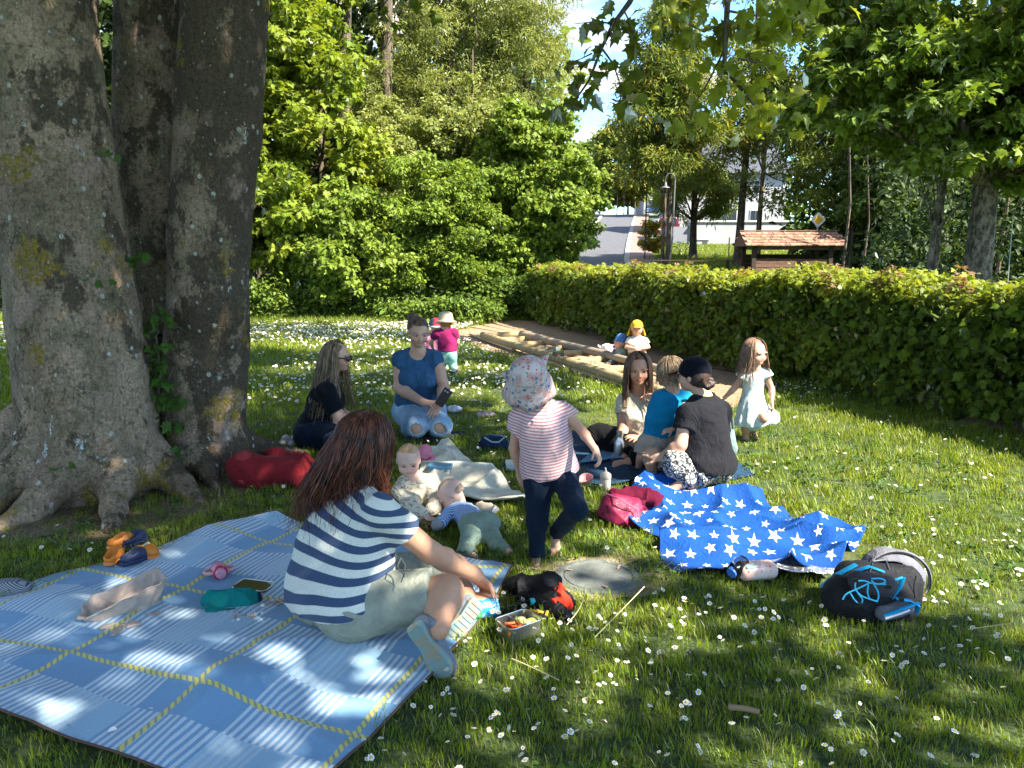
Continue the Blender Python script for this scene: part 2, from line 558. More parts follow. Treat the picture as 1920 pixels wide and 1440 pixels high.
def gn_group(coll):
    key = coll.name
    if key in PROTO: return PROTO[key]
    g = bpy.data.node_groups.new('scatter_' + key, 'GeometryNodeTree')
    g.interface.new_socket('Geometry', in_out='INPUT', socket_type='NodeSocketGeometry')
    g.interface.new_socket('Geometry', in_out='OUTPUT', socket_type='NodeSocketGeometry')
    N = g.nodes; L = g.links
    gi = N.new('NodeGroupInput'); go = N.new('NodeGroupOutput')
    ip = N.new('GeometryNodeInstanceOnPoints'); ci = N.new('GeometryNodeCollectionInfo')
    ci.inputs[0].default_value = coll; ci.inputs['Separate Children'].default_value = True; ci.inputs['Reset Children'].default_value = True
    L.new(gi.outputs[0], ip.inputs['Points']); L.new(ci.outputs[0], ip.inputs['Instance'])
    ip.inputs['Pick Instance'].default_value = True
    def at(nm, t):
        a = N.new('GeometryNodeInputNamedAttribute'); a.data_type = t; a.inputs[0].default_value = nm; return a
    a = at('pick', 'INT'); L.new(a.outputs[0], ip.inputs['Instance Index'])
    a = at('rot', 'FLOAT_VECTOR'); e = N.new('FunctionNodeEulerToRotation'); L.new(a.outputs[0], e.inputs[0]); L.new(e.outputs[0], ip.inputs['Rotation'])
    a = at('size', 'FLOAT'); L.new(a.outputs[0], ip.inputs['Scale'])
    L.new(ip.outputs[0], go.inputs[0])
    PROTO[key] = g
    return g

def scatter(name, P, coll, rs, size=(.8, 1.2), rot=None, tilt=.3, parent=None, kind='stuff', sizes=None):
    P = np.asarray(P, dtype=np.float64); n = len(P)
    if parent is not None:
        P = P - np.array(parent.location)
    me = bpy.data.meshes.new(name); me.vertices.add(n); me.vertices.foreach_set('co', P.astype(np.float32).ravel())
    if rot is None:
        rot = np.stack([rs.normal(size=n) * tilt, rs.normal(size=n) * tilt, rs.rand(n) * 6.283], 1)
    a = me.attributes.new('rot', 'FLOAT_VECTOR', 'POINT'); a.data.foreach_set('vector', rot.astype(np.float32).ravel())
    sz = sizes if sizes is not None else size[0] + (size[1] - size[0]) * rs.rand(n)
    vattr(me, 'size', sz)
    a = me.attributes.new('pick', 'INT', 'POINT'); a.data.foreach_set('value', rs.randint(0, len(coll.objects), n).astype(np.int32))
    o = bpy.data.objects.new(name, me); COL.objects.link(o)
    if parent is not None: o.parent = parent
    md = o.modifiers.new('scatter', 'NODES'); md.node_group = gn_group(coll)
    if kind: o['kind'] = kind
    return o

# ================================================================== LEAVES
def leaf_mat(name, a, c, trans=.45, gloss=.055, gr=.5, tcol=(1.5, 1.35, .55)):
    """leaf: diffuse front, translucent blade, a little gloss; a and c are the two ends of its colour range"""
    m = bpy.data.materials.new(name); m.use_nodes = True; nt = m.node_tree; b = NB(nt)
    for n in list(nt.nodes):
        if n.type != 'OUTPUT_MATERIAL': nt.nodes.remove(n)
    out = [n for n in nt.nodes if n.type == 'OUTPUT_MATERIAL'][0]
    a = (a[0] * 1.05, a[1], a[2]); c = (c[0] * 1.05, c[1], c[2])
    f = b.ramp(b.noise(b.pos(), .9, 3), .3, .7) * .5 + b.rnd() * .5
    col = b.mix(f, a, c)
    # single leaves differ too
    col = b.hsv(col, v=b.ramp(b.noise(b.pos(), 9, 1), .3, .7, .75, 1.25))
    tc = b.mix(1.0, col, tcol, 'MULTIPLY')
    d = b.new('ShaderNodeBsdfDiffuse'); b.put(d.inputs[0], col)
    t = b.new('ShaderNodeBsdfTranslucent'); b.put(t.inputs[0], tc)
    g = b.new('ShaderNodeBsdfGlossy'); g.inputs['Roughness'].default_value = gr; g.inputs[0].default_value = (1, 1, 1, 1)
    m1 = b.new('ShaderNodeMixShader'); m1.inputs[0].default_value = trans
    nt.links.new(d.outputs[0], m1.inputs[1]); nt.links.new(t.outputs[0], m1.inputs[2])
    fr = b.new('ShaderNodeFresnel'); fr.inputs[0].default_value = 1.4
    m2 = b.new('ShaderNodeMixShader'); b.put(m2.inputs[0], S(nt, fr.outputs[0]) * gloss * 5)
    nt.links.new(m1.outputs[0], m2.inputs[1]); nt.links.new(g.outputs[0], m2.inputs[2])
    nt.links.new(m2.outputs[0], out.inputs[0])
    return m

LM = dict(
    maple_bright=leaf_mat('leaf_maple_bright', (.14, .22, .016), (.24, .30, .028)),
    maple=leaf_mat('leaf_maple', (.09, .165, .014), (.165, .235, .022)),
    maple_dark=leaf_mat('leaf_maple_dark', (.05, .105, .013), (.10, .16, .02), .35),
    willow=leaf_mat('leaf_willow', (.17, .225, .05), (.26, .30, .09), .45),
    ash=leaf_mat('leaf_ash', (.085, .15, .018), (.18, .21, .025), .45),
    yellow=leaf_mat('leaf_yellow', (.26, .24, .02), (.34, .27, .03), .5),
    shrub=leaf_mat('leaf_shrub', (.12, .20, .02), (.20, .28, .035), .4),
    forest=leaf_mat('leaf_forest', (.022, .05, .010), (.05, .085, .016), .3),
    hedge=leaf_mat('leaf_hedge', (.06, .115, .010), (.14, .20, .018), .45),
    hedge_top=leaf_mat('leaf_hedge_top', (.16, .23, .015), (.28, .31, .03), .5),  # hedge leaves painted brighter: sunlight through the top put into the colour
    hedge_red=leaf_mat('leaf_hedge_red', (.17, .10, .05), (.26, .17, .08), .4),
    overhead=leaf_mat('leaf_overhead', (.06, .11, .010), (.13, .17, .014), .5, tcol=(1.7, 1.4, .4)),
    herb=leaf_mat('leaf_herb', (.08, .16, .02), (.16, .22, .03), .4),
    twig=leaf_mat('leaf_twig', (.16, .23, .02), (.24, .29, .03), .5, tcol=(1.6, 1.4, .4)),  # brightened leaf colour stands in for sunlight on the right bough
    ivy=leaf_mat('leaf_ivy', (.035, .09, .012), (.07, .14, .02), .3),
)
GRASS_LM = leaf_mat('grass_blade', (.12, .20, .012), (.22, .285, .024), .40, .015, .6)
GRASS_DRY = leaf_mat('grass_dry', (.22, .20, .07), (.34, .28, .12), .3, .03, tcol=(1.1, 1, .8))

def maple_outline():
    # half outline of a five lobed leaf, length 1, stalk at the origin, tip towards +y
    h = [(.0, .0), (.13, -.04), (.30, .06), (.23, .16), (.46, .30), (.34, .38), (.50, .66), (.30, .58), (.20, .66), (.12, .82), (.0, 1.0)]
    return h
def leaf_geo(kind, seed=0):
    """vertices/faces of a single leaf folded along the midrib, length 1"""
    rs = np.random.RandomState(seed)
    if kind == 'maple':
        h = maple_outline(); n = len(h)
        V = []; 
        for (x, y) in h: V.append((x, y, .35 * x * x * 1.2 - .25 * y * y))
        for (x, y) in h[1:-1]: V.append((-x, y, .35 * x * x * 1.2 - .25 * y * y))
        mid = len(V); V.append((0, .42, -.03))
        F = [(mid, i, i + 1) for i in range(n - 1)]
        L = [0] + list(range(n, n + n - 2)) + [n - 1]
        F += [(mid, L[i + 1], L[i]) for i in range(n - 1)]
    elif kind == 'narrow':
        V = [(0, 0, 0), (.11, .35, .02), (.08, .7, -.03), (0, 1, -.12), (-.08, .7, -.03), (-.11, .35, .02), (0, .5, -.03)]
        F = [(6, 0, 1), (6, 1, 2), (6, 2, 3), (6, 3, 4), (6, 4, 5), (6, 5, 0)]
    else:
        V = [(0, 0, 0), (.24, .22, .05), (.30, .5, .05), (.17, .82, -.04), (0, 1, -.12), (-.17, .82, -.04), (-.30, .5, .05), (-.24, .22, .05), (0, .5, -.03)]
        F = [(8, i, (i + 1) % 8) for i in range(8)]
    return np.array(V, float), F

def euler_mats(E):
    cx, cy, cz = np.cos(E).T; sx, sy, sz = np.sin(E).T
    M = np.empty((len(E), 3, 3))
    M[:, 0, 0] = cy * cz; M[:, 0, 1] = sx * sy * cz - cx * sz; M[:, 0, 2] = cx * sy * cz + sx * sz
    M[:, 1, 0] = cy * sz; M[:, 1, 1] = sx * sy * sz + cx * cz; M[:, 1, 2] = cx * sy * sz - sx * cz
    M[:, 2, 0] = -sy; M[:, 2, 1] = sx * cy; M[:, 2, 2] = cx * cy
    return M

def many(V0, F0, T, M, sc):
    """copies of one little shape: positions T, matrices M, sizes sc -> one vertex/face list"""
    n = len(T); V = np.einsum('nij,vj->nvi', M, V0) * sc[:, None, None] + T[:, None, :]
    w = max(len(f) for f in F0)
    F = np.array([f for f in F0]); F = F[None] + (np.arange(n) * len(V0))[:, None, None]
    return V.reshape(-1, 3), F.reshape(-1, F.shape[-1])

def clump(kind, n, rad, leaf, seed, flat=.6, droop=.5):
    rs = np.random.RandomState(seed)
    V0, F0 = leaf_geo(kind)
    T = rs.normal(size=(n, 3)); T /= np.linalg.norm(T, axis=1)[:, None]
    T *= (rad * rs.rand(n) ** .45)[:, None]; T[:, 2] *= flat
    yaw = np.arctan2(T[:, 1], T[:, 0]) - math.pi / 2 + rs.normal(size=n) * .8
    E = np.stack([-droop + rs.normal(size=n) * .45, rs.normal(size=n) * .45, yaw], 1)
    V, F = many(V0, F0, T, euler_mats(E), leaf * (.7 + .6 * rs.rand(n)))
    return pymesh(V, F, False)

CL = {}
def clumps(key, kind, n, rad, leaf, material, flat=.6, droop=.5, variants=4):
    k = (key, kind, n, rad, leaf, material)
    if k not in CL:
        CL[k] = proto_collection(key, [clump(kind, n, rad, leaf, 100 + i, flat, droop) for i in range(variants)], LM[material])
    return CL[k]

def bough_points(c, rad, n, seed, boughs=40, br=.26, shell=.55, flat=.6, low=-1):
    """points of a crown: boughs spread through an ellipsoid, each a flattened tuft, so that light and dark lumps and gaps form"""
    rs = np.random.RandomState(seed); c = np.asarray(c, float); rad = np.asarray(rad, float)
    D = rs.normal(size=(boughs, 3)); D /= np.linalg.norm(D, axis=1)[:, None]
    D *= (shell + (1 - shell) * rs.rand(boughs))[:, None]
    D[:, 2] = np.clip(D[:, 2], low, 1)
    B = c + D * rad
    w = .6 + .8 * rs.rand(boughs)
    k = rs.choice(boughs, n, p=w ** 2 / (w ** 2).sum())
    Q = rs.normal(size=(n, 3)); Q /= np.linalg.norm(Q, axis=1)[:, None]; Q *= (rs.rand(n) ** .5)[:, None]
    r = br * rad.mean() * w[k]
    P = B[k] + Q * r[:, None] * np.array([1, 1, flat])
    P[:, 2] = np.maximum(P[:, 2], .1)
    return P, B

BARK = mat('bark_brown', lambda b: b.mix(b.ramp(b.noise(b.scale(b.pos(), (1, 1, .25)), 14, 5, .65), .35, .65), (.045, .034, .024), (.16, .125, .085)), .95,
           bump=lambda b: b.noise(b.scale(b.pos(), (1, 1, .2)), 25, 5, .65), bdist=.03)
BARK_PALE = mat('bark_pale', lambda b: b.mix(b.ramp(b.noise(b.scale(b.pos(), (1, 1, .5)), 10, 5, .7), .4, .62), (.045, .035, .025), (.22, .18, .135)), .9,
                bump=lambda b: b.noise(b.pos(), 25, 4), bdist=.02)

def trunk_mesh(base, H, r, seed, lean=(0, 0), limbs=(), top=.25, wob=.05, name='trunk', parent=None, material=None, nl=8, low=.35):
    rs = np.random.RandomState(seed); mb = MB(); base = np.asarray(base, float)
    n = 9; path = []; rad = []
    ph = rs.rand(2) * 6
    for i in range(n):
        t = i / (n - 1)
        path.append(base + np.array([lean[0] * t + wob * H * .3 * math.sin(ph[0] + t * 5) * t, lean[1] * t + wob * H * .3 * math.sin(ph[1] + t * 4) * t, -.15 + (H + .15) * t]))
        rad.append(r * (1 - (1 - top) * t) * (1 + .5 * math.exp(-t * 18)))
    mb.tube(path, rad, 10)
    # limbs reach for the boughs nearest them
    L = list(limbs)
    rs.shuffle(L)
    for B in L[:nl]:
        B = np.asarray(B, float)
        t = np.clip(((B[2] - base[2]) / H - .25) * rs.uniform(.6, .95), low, .97)
        i = t * (n - 1); a = lerp(path[int(i)], path[min(n - 1, int(i) + 1)], i % 1)
        mid = lerp(a, B, .5) + np.array([0, 0, -.06 * np.linalg.norm(B - a)]) + rs.normal(size=3) * .08 * np.linalg.norm(B - a)
        r0 = r * (1 - (1 - top) * t) * .5
        mb.tube([a, lerp(a, mid, .5), mid, lerp(mid, B, .5) + rs.normal(size=3) * .05, B], [r0, r0 * .75, r0 * .5, r0 * .3, r0 * .12], 6)
    return mb.put(name, material or BARK, parent, True)

def tree(name, label, base, H, r, crown, n, leafkind, lsize, material, seed, cat='tree', group=None, boughs=40, br=.26, lean=(0, 0), bark=None, per=12, shell=.5,
         flat=.6, extra=None, nl=8, crad=1.3, trunk_top=.25, wob=.05, low=.35):
    rs = np.random.RandomState(seed)
    bz = float(terr(base[0], base[1]))
    t = thing(name, (base[0], base[1], bz), label, cat, group)
    pts = []; allB = []
    for i, (cc, rr, fr) in enumerate(crown):
        P, B = bough_points(cc, rr, int(n * fr), seed + i * 7, boughs, br, shell, flat)
        pts.append(P); allB += list(B)
    P = np.concatenate(pts)
    trunk_mesh((base[0], base[1], bz), H, r, seed, lean, allB, parent=t, material=bark, nl=nl, top=trunk_top, wob=wob, low=low)
    scatter('crown', P, clumps(name + material, leafkind, per, lsize * crad, lsize, material), rs, (.7, 1.3), parent=t)
    if extra:
        m2, frac = extra
        k = rs.rand(len(P)) < frac
        scatter('yellow_leaves', P[k] + rs.normal(size=(k.sum(), 3)) * .1, clumps(name + m2, leafkind, per, lsize * crad, lsize, m2), rs, (.7, 1.2), parent=t)
    return t

def X_(pxx, Y): return (pxx - 960) / 1500 * Y / 1.0

# ---- wood edge on the left, Y 17..22
def wood_edge():
    T = tree
    T('maple_tree', 'bright yellow-green young maple right of the big trunk at the wood edge', (-5.6, 17.3), 8.5, .10, [((-5.3, 17.2, 2.4), (1.5, 1.2, 2.3), .5), ((-5.4, 17.4, 6.2), (1.6, 1.3, 2.6), .5)], 2300, 'maple', .12, 'maple_bright', 11, boughs=70, br=.22)
    T('maple_tree', 'tall bright maple whose leaves fill the wood edge left of the two bare trunks', (-4.3, 18.6), 10, .13, [((-4.2, 18.0, 3.3), (1.5, 1.3, 3.0), .5), ((-4.6, 18.6, 7.8), (1.7, 1.5, 2.4), .5)], 2300, 'maple', .12, 'maple_bright', 12, boughs=70, br=.22)
    T('maple_tree', 'fresh green maple behind the others at the left wood edge', (-6.4, 20.5), 12, .17, [((-6.2, 20.3, 7.5), (2.6, 1.8, 4.2), 1)], 1800, 'maple', .14, 'maple', 13, boughs=60)
    T('shrub', 'round mid-green maple shrub behind the woman in black', (-3.35, 17.0), 2.6, .05, [((-3.35, 17.0, 1.5), (1.1, .9, 1.45), 1)], 1300, 'maple', .09, 'shrub', 14, 'shrub', boughs=60, per=18, crad=1.7)
    T('shrub', 'leafy shrub behind the kneeling woman in blue', (-2.35, 17.2), 3.0, .05, [((-2.3, 17.2, 1.7), (1.15, .9, 1.7), 1)], 1500, 'oval', .075, 'shrub', 15, 'shrub', boughs=60, per=20, crad=2.0)
    T('shrub', 'dark green shrub behind the straw-hatted toddler', (-1.15, 17.6), 3.2, .05, [((-1.15, 17.5, 1.8), (1.1, .9, 1.75), 1)], 1500, 'oval', .075, 'maple', 16, 'shrub', boughs=60, per=20, crad=2.0)
    T('maple_tree', 'bushy bright maple at the right end of the wood edge beside the road', (.75, 18.8), 4.6, .08, [((.65, 18.6, 2.7), (1.35, 1.1, 2.3), .8), ((-.3, 18.6, 2.0), (1.1, .9, 1.8), .4)], 3400, 'maple', .085, 'shrub', 17, boughs=110, br=.2, per=18, crad=1.7)
    T('willow_tree', 'tall pale fine-leaved willow above the shrubs in the middle of the wood edge', (-1.6, 21.5), 11, .14, [((-1.9, 21, 5.2), (2.0, 1.5, 3.4), .5), ((-1.3, 21.5, 8.2), (2.2, 1.6, 3.0), .4), ((-2.9, 20.6, 4.2), (1.3, 1.1, 2.4), .3)], 3800, 'narrow', .10, 'willow', 18, boughs=110, br=.2, per=16, crad=2.0)
    T('willow_tree', 'pale willow leaning over the road edge at the right of the wood', (.4, 21.8), 8.5, .11, [((.3, 21.6, 5.0), (1.5, 1.3, 3.2), .6), ((-.1, 21.6, 7.6), (1.6, 1.3, 2.0), .4)], 2800, 'narrow', .10, 'willow', 19, boughs=90, br=.2, per=16, crad=2.0)
    T('ash_tree', 'left of the two tall bare trunks rising out of the wood edge', (-4.05, 19.8), 13, .15, [((-3.6, 20.5, 11.2), (2.2, 1.8, 2.8), 1)], 700, 'oval', .13, 'maple_dark', 20, lean=(.35, 0), low=.7, trunk_top=.6)
    T('ash_tree', 'right of the two tall bare trunks, leaning right above the shrubs', (-3.45, 20.2), 13, .17, [((-2.4, 20.8, 11.2), (2.2, 1.8, 2.8), 1)], 700, 'oval', .13, 'maple_dark', 21, lean=(.9, 0), low=.7, trunk_top=.6)
    T('maple_tree', 'light green young maple between the shrubs and the willow behind the kneeling woman', (-1.0, 19.6), 6, .08, [((-1.0, 19.4, 3.6), (1.4, 1.1, 1.9), .6), ((-2.6, 19.2, 3.6), (1.1, 1.0, 1.5), .4)], 2600, 'oval', .075, 'willow', 23, boughs=90, br=.22, per=20, crad=2.1, shell=.35)
    # what stands behind: reads as one mass of leaves
    rs = np.random.RandomState(5)
    n = 5200
    Q = np.stack([rs.uniform(-26, .9, n), rs.uniform(23, 28, n), rs.uniform(.2, 13, n)], 1)
    Q = Q[(Q[:, 2] < 12.5 - .9 * np.maximum(0, Q[:, 0] + 2.5)) & (Q[:, 0] < .9)]
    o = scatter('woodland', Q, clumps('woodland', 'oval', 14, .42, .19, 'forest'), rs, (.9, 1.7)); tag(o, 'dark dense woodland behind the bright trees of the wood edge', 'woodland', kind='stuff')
    n = 2200
    Q = np.stack([rs.uniform(-26, -6, n), rs.uniform(18, 23, n), rs.uniform(.1, 11, n)], 1)
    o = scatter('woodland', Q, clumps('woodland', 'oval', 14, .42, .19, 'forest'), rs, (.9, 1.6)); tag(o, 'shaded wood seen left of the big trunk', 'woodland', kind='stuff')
    # herbs and tall grass along the wood foot
    n = 1500
    Q = np.stack([rs.uniform(-9, -.2, n), 16.2 + np.abs(rs.normal(size=n)) * .45, np.full(n, .12)], 1)
    Q[:, 1] += .5 * np.sin(Q[:, 0] * 1.3); w = wn(Q * [1, 1, 0], 2.2, 44); Q[:, 2] += rs.rand(n) * np.clip(.25 + .45 * w, .05, .9); Q = Q[w > -.5 + rs.normal(size=n) * .3]
    o = scatter('undergrowth', Q, clumps('herbs', 'oval', 14, .17, .085, 'herb', .9), rs, (.7, 1.3)); tag(o, 'low nettles and herbs along the foot of the wood', 'undergrowth', kind='stuff')
    n = 1100
    Q = np.stack([rs.uniform(-.6, 2.2, n), rs.uniform(16.9, 18.0, n), rs.rand(n) * .8], 1)
    o = scatter('undergrowth', Q, clumps('herbsd', 'oval', 14, .2, .10, 'maple_dark', .9), rs, (.7, 1.3)); tag(o, 'dark leafy undergrowth between the wood and the hedge end', 'undergrowth', kind='stuff')
wood_edge()

# ---- the hedge
HEDGE = [(1.12, 17.0), (1.75, 15.1), (2.7, 12.3), (3.65, 9.9), (4.55, 7.6), (6.2, 3.9)]
def hedge():
    rs = np.random.RandomState(9)
    t = thing('hedge', (2.7, 12.3, 0), 'long clipped leafy hedge behind the sandpit, bright on top and shaded in front', 'hedge')
    L = [np.array(p, float) for p in HEDGE]
    seg = [np.linalg.norm(L[i + 1] - L[i]) for i in range(len(L) - 1)]; tot = sum(seg)
    def at(s):
        for i, d in enumerate(seg):
            if s <= d or i == len(seg) - 1: break
            s -= d
        d = L[i + 1] - L[i]; return L[i] + d * (s / seg[i]), np.array([-d[1], d[0]]) / seg[i] * -1
    # stems
    mb = MB()
    for s in np.arange(.1, tot, .22):
        p, nn = at(s); q = p + nn * (.42 + rs.normal() * .08)
        a = np.array([q[0], q[1], -.02]); c = a + np.array([rs.normal() * .12, rs.normal() * .12, 1.0])
        mb.tube([a, lerp(a, c, .5) + rs.normal(size=3) * .04, c], [.018, .014, .008], 5)
        for k in range(3):
            e = lerp(a, c, rs.uniform(.3, .9)); mb.tube([e, e + np.array([rs.normal() * .2, rs.normal() * .2, .18])], [.008, .004], 4)
    mb.put('stem', BARK, t, True)
    def gen(n, lo, hi, front):
        P = []
        for i in range(n):
            s = tot * rs.rand() ** .62
            s = tot - s if rs.rand() < .5 else s
            # denser toward the near end
            s = tot * (1 - (1 - rs.rand()) ** 1.0) if rs.rand() < .5 else tot * rs.rand() ** .6
            p, nn = at(s)
            H = 1.04 + .04 * math.sin(s * 1.7) + .04 * math.sin(s * 4.1) + .18 * s / tot
            if front == 'top': w = rs.uniform(-.05, .85); z = H + rs.normal() * .04 - .05 * abs(w - .4)
            elif front == 'face': w = rs.normal() * .05 + .02 + .04 * math.sin(s * 3 + 1); z = rs.uniform(.1, H); w += .10 * (z < .25)
            else: w = rs.uniform(.1, .75); z = rs.uniform(.25, H)
            q = p + nn * w; P.append((q[0], q[1], z))
        return np.array(P)
    F = gen(3300, 0, 1, 'face'); 
    hole = np.sin(F[:, 0] * 5 + F[:, 2] * 7) * np.sin(F[:, 1] * 4.1 - F[:, 2] * 3) > .72
    F = F[~hole]
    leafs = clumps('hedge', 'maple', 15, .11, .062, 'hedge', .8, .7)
    E = lambda n: np.stack([rs.normal(size=n) * .35, rs.normal(size=n) * .35, rs.rand(n) * 6.28], 1)
    scatter('front_foliage', F, leafs, rs, (.8, 1.3), rot=E(len(F)), parent=t)
    I = gen(1500, 0, 1, 'in'); scatter('inner_foliage', I, leafs, rs, (.8, 1.2), parent=t)
    B = gen(1300, 0, 1, 'face'); 
    # back face
    Bk = []
    for k in range(1300):
        s = tot * rs.rand(); p, nn = at(s); q = p + nn * (.82 + rs.normal() * .05); Bk.append((q[0], q[1], rs.uniform(.15, 1.05)))
    scatter('back_foliage', np.array(Bk), leafs, rs, (.9, 1.4), parent=t)
    Tt = gen(3600, 0, 1, 'top')
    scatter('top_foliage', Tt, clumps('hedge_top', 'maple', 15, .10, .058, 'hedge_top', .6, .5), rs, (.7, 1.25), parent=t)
    k = np.sin(Tt[:, 0] * 9) * np.sin(Tt[:, 1] * 5) > .75
    scatter('reddish_foliage', Tt[k][:240] + np.array([0, 0, .05]), clumps('hedge_red', 'maple', 7, .08, .06, 'hedge_red', .5, .3), rs, (.8, 1.2), parent=t)
    # the leaves that show largest, one by one
    V0, F0 = leaf_geo('maple')
    near = gen(3000, 0, 1, 'face'); near = near[near[:, 1] < 10.5][:200]; nt_ = gen(2500, 0, 1, 'top'); nt_ = nt_[nt_[:, 1] < 9.5][:100]
    me = {}
    for key in ('hedge', 'hedge_top'):
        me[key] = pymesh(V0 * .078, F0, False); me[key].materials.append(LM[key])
    for key, PP in (('hedge', near), ('hedge_top', nt_)):
        for p in PP:
            o = bpy.data.objects.new('leaf', me[key]); COL.objects.link(o); o.parent = t
            o.location = p - np.array(t.location) + np.array([-.09, -.05, .0 if key == 'hedge' else .04]); o.rotation_euler = (rs.normal() * .5 + (.8 if key == 'hedge' else .1), rs.normal() * .4, rs.uniform(0, 6.28) if key != 'hedge' else rs.normal() * .6 + 2.6)
            o.scale = [rs.uniform(.8, 1.25)] * 3
hedge()

# ---- trees beyond the hedge
def far_trees():
    T = tree
    # the big maple on the right
    t = T('maple_tree', 'large dark-crowned maple with thick trunk behind the right end of the hedge', (9.3, 16.2), 9.5, .27,
      [((9.4, 16, 6.0), (4.4, 3.0, 3.0), .5), ((8.0, 15.3, 4.2), (3.0, 2.2, 1.7), .28), ((11.0, 15.6, 4.4), (2.2, 2, 2.4), .22)], 5200, 'maple', .14, 'maple', 31, boughs=95, br=.19, flat=.4, nl=22, lean=(.3, .2), trunk_top=.5, low=.3, bark=BARK_PALE)
    T('birch_tree', 'slim pale twin birch trunks left of the big maple behind the hedge', (8.55, 16.6), 5.5, .07, [((8.7, 16.8, 3.5), (.8, .7, .8), 1)], 120, 'oval', .08, 'shrub', 32, bark=BARK_PALE, boughs=16, lean=(.1, 0))
    tb = MB(); tb.tube([(8.72, 16.7, -.1), (8.76, 16.7, 2), (8.85, 16.75, 4.5)], [.055, .05, .035], 8); 
    o = tb.put('birch_tree', BARK_PALE, None, True); tag(o, 'thinner pale birch stem just right of its twin', 'tree')
    T('ash_tree', 'tall ash with two dark trunks beside the street lamp', (7.3, 38), 11.5, .12, [((7.8, 38, 7.6), (3.1, 2.5, 3.8), .8), ((7.0, 38, 11), (1.8, 1.8, 2.0), .25)], 2300, 'narrow', .26, 'ash', 33, boughs=75, br=.2, extra=('yellow', .07), per=12, crad=1.9, shell=.35, low=.4)
    T('ash_tree', 'slender leaning trunk left of the dark trunk by the street lamp', (6.95, 37.5), 10, .09, [((6.2, 37.5, 7.0), (1.5, 1.5, 2.8), 1)], 600, 'narrow', .26, 'ash', 34, extra=('yellow', .12), crad=1.9)
    T('ash_tree', 'low round-crowned tree with yellow tips on the lawn before the grey garage', (9.6, 43), 6, .2, [((9.9, 43, 4.2), (2.2, 1.8, 1.5), 1)], 900, 'narrow', .24, 'shrub', 35, extra=('yellow', .22), crad=1.9, trunk_top=.5)
    T('poplar_tree', 'tall thin grey trunks with airy leaves left of the hut', (10.9, 39), 14, .2, [((11.2, 39, 8.6), (1.7, 1.7, 5.0), 1)], 900, 'oval', .13, 'willow', 36, boughs=60, shell=.3, lean=(.3, 0), crad=2.2)
    T('poplar_tree', 'second thin grey trunk close left of the hut', (11.5, 38), 13, .13, [((12.6, 38.5, 7.6), (1.8, 1.6, 4.5), 1)], 900, 'oval', .13, 'ash', 37, boughs=60, shell=.3, crad=2.2)
    T('ash_tree', 'dusty green tree filling the gap between the airy poplar and the maple', (13.8, 33), 11, .17, [((13.2, 33, 5.6), (3.0, 2, 4.2), 1)], 1700, 'narrow', .22, 'ash', 38, boughs=80, crad=1.9)
    T('maple_tree', 'shaded bushy tree behind the hut', (16.0, 30), 8, .16, [((14.8, 30, 4.0), (3.2, 1.6, 3.0), 1)], 1500, 'oval', .17, 'maple_dark', 39, boughs=70)
    # crest of the road
    T('birch_tree', 'small birches on the green island where the road bends at the crest', (15.3, 108), 12, .12, [((15, 108, 12.0), (5.2, 3, 5.2), 1)], 1900, 'oval', .5, 'ash', 41, boughs=80, crad=2, bark=BARK_PALE, extra=('yellow', .2))
    for i, xx in enumerate((13.6, 14.5, 15.9)):
        mb = MB(); z = float(terr(xx, 106)); mb.tube([(xx, 106, z - .1), (xx + .1, 106, z + 6)], [.09, .06], 6)
        o = mb.put('birch_tree', BARK_PALE, None, True); tag(o, ('leftmost', 'middle', 'rightmost')[i] + ' slim pale birch stem on the island at the road crest', 'tree', 'birch stems at the road crest')
    T('linden_tree', 'rounded tree beyond the road crest left of the birches', (12, 122), 12, .2, [((11.5, 122, 11.5), (4.6, 3, 5.5), 1)], 1800, 'oval', .5, 'maple', 42, boughs=50)
    T('linden_tree', 'loose tree overhanging the pavement near the road crest', (20.5, 95), 12, .2, [((18.5, 95, 12.5), (3.8, 3, 6), .7), ((21.5, 95, 11), (3.8, 3, 5), .5)], 2200, 'oval', .45, 'ash', 43, boughs=60, extra=('yellow', .15))
    # shaded wood to the right
    rs = np.random.RandomState(15)
    n = 7000
    Q = np.stack([rs.uniform(13, 44, n), rs.uniform(30, 40, n), rs.rand(n) ** 1.3 * 11 + .2], 1)
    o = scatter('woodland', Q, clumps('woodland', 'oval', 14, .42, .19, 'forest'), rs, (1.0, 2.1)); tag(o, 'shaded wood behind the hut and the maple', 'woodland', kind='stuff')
    n = 2000
    Q = np.stack([rs.uniform(9.5, 30, n), rs.uniform(21, 26, n), rs.rand(n) ** 1.2 * 5 + .1], 1)
    Q = Q[(Q[:, 0] / Q[:, 1] > .44)]
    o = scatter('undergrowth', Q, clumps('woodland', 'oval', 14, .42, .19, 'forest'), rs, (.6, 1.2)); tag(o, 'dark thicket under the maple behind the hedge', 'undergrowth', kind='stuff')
    for i, (xx, yy, r, h) in enumerate([(11.0, 27, .05, 6), (12.1, 28, .04, 5), (13.9, 27, .07, 7), (15.0, 29, .05, 6), (12.9, 31, .06, 7), (16.8, 28, .08, 8)]):
        mb = MB(); z = float(terr(xx, yy)); mb.tube([(xx, yy, z - .1), (xx + .15, yy, z + h * .5), (xx - .1, yy, z + h)], [r, r * .8, r * .4], 6)
        o = mb.put('young_tree', BARK, None, True); tag(o, ['thin bare stem directly behind the hut roof', 'thin bare stem right of the diamond sign', 'stouter stem in the thicket left of the birch trunks', 'thin stem nearest the birch trunks', 'leaning stem deep in the thicket', 'dark trunk deep in the wood right of the maple'][i], 'tree', 'stems in the shaded wood')
    # far hill side behind the whole left and right, one mass
    n = 1600
    Q = np.stack([rs.uniform(-60, 3, n), rs.uniform(45, 55, n), rs.rand(n) * 14], 1)
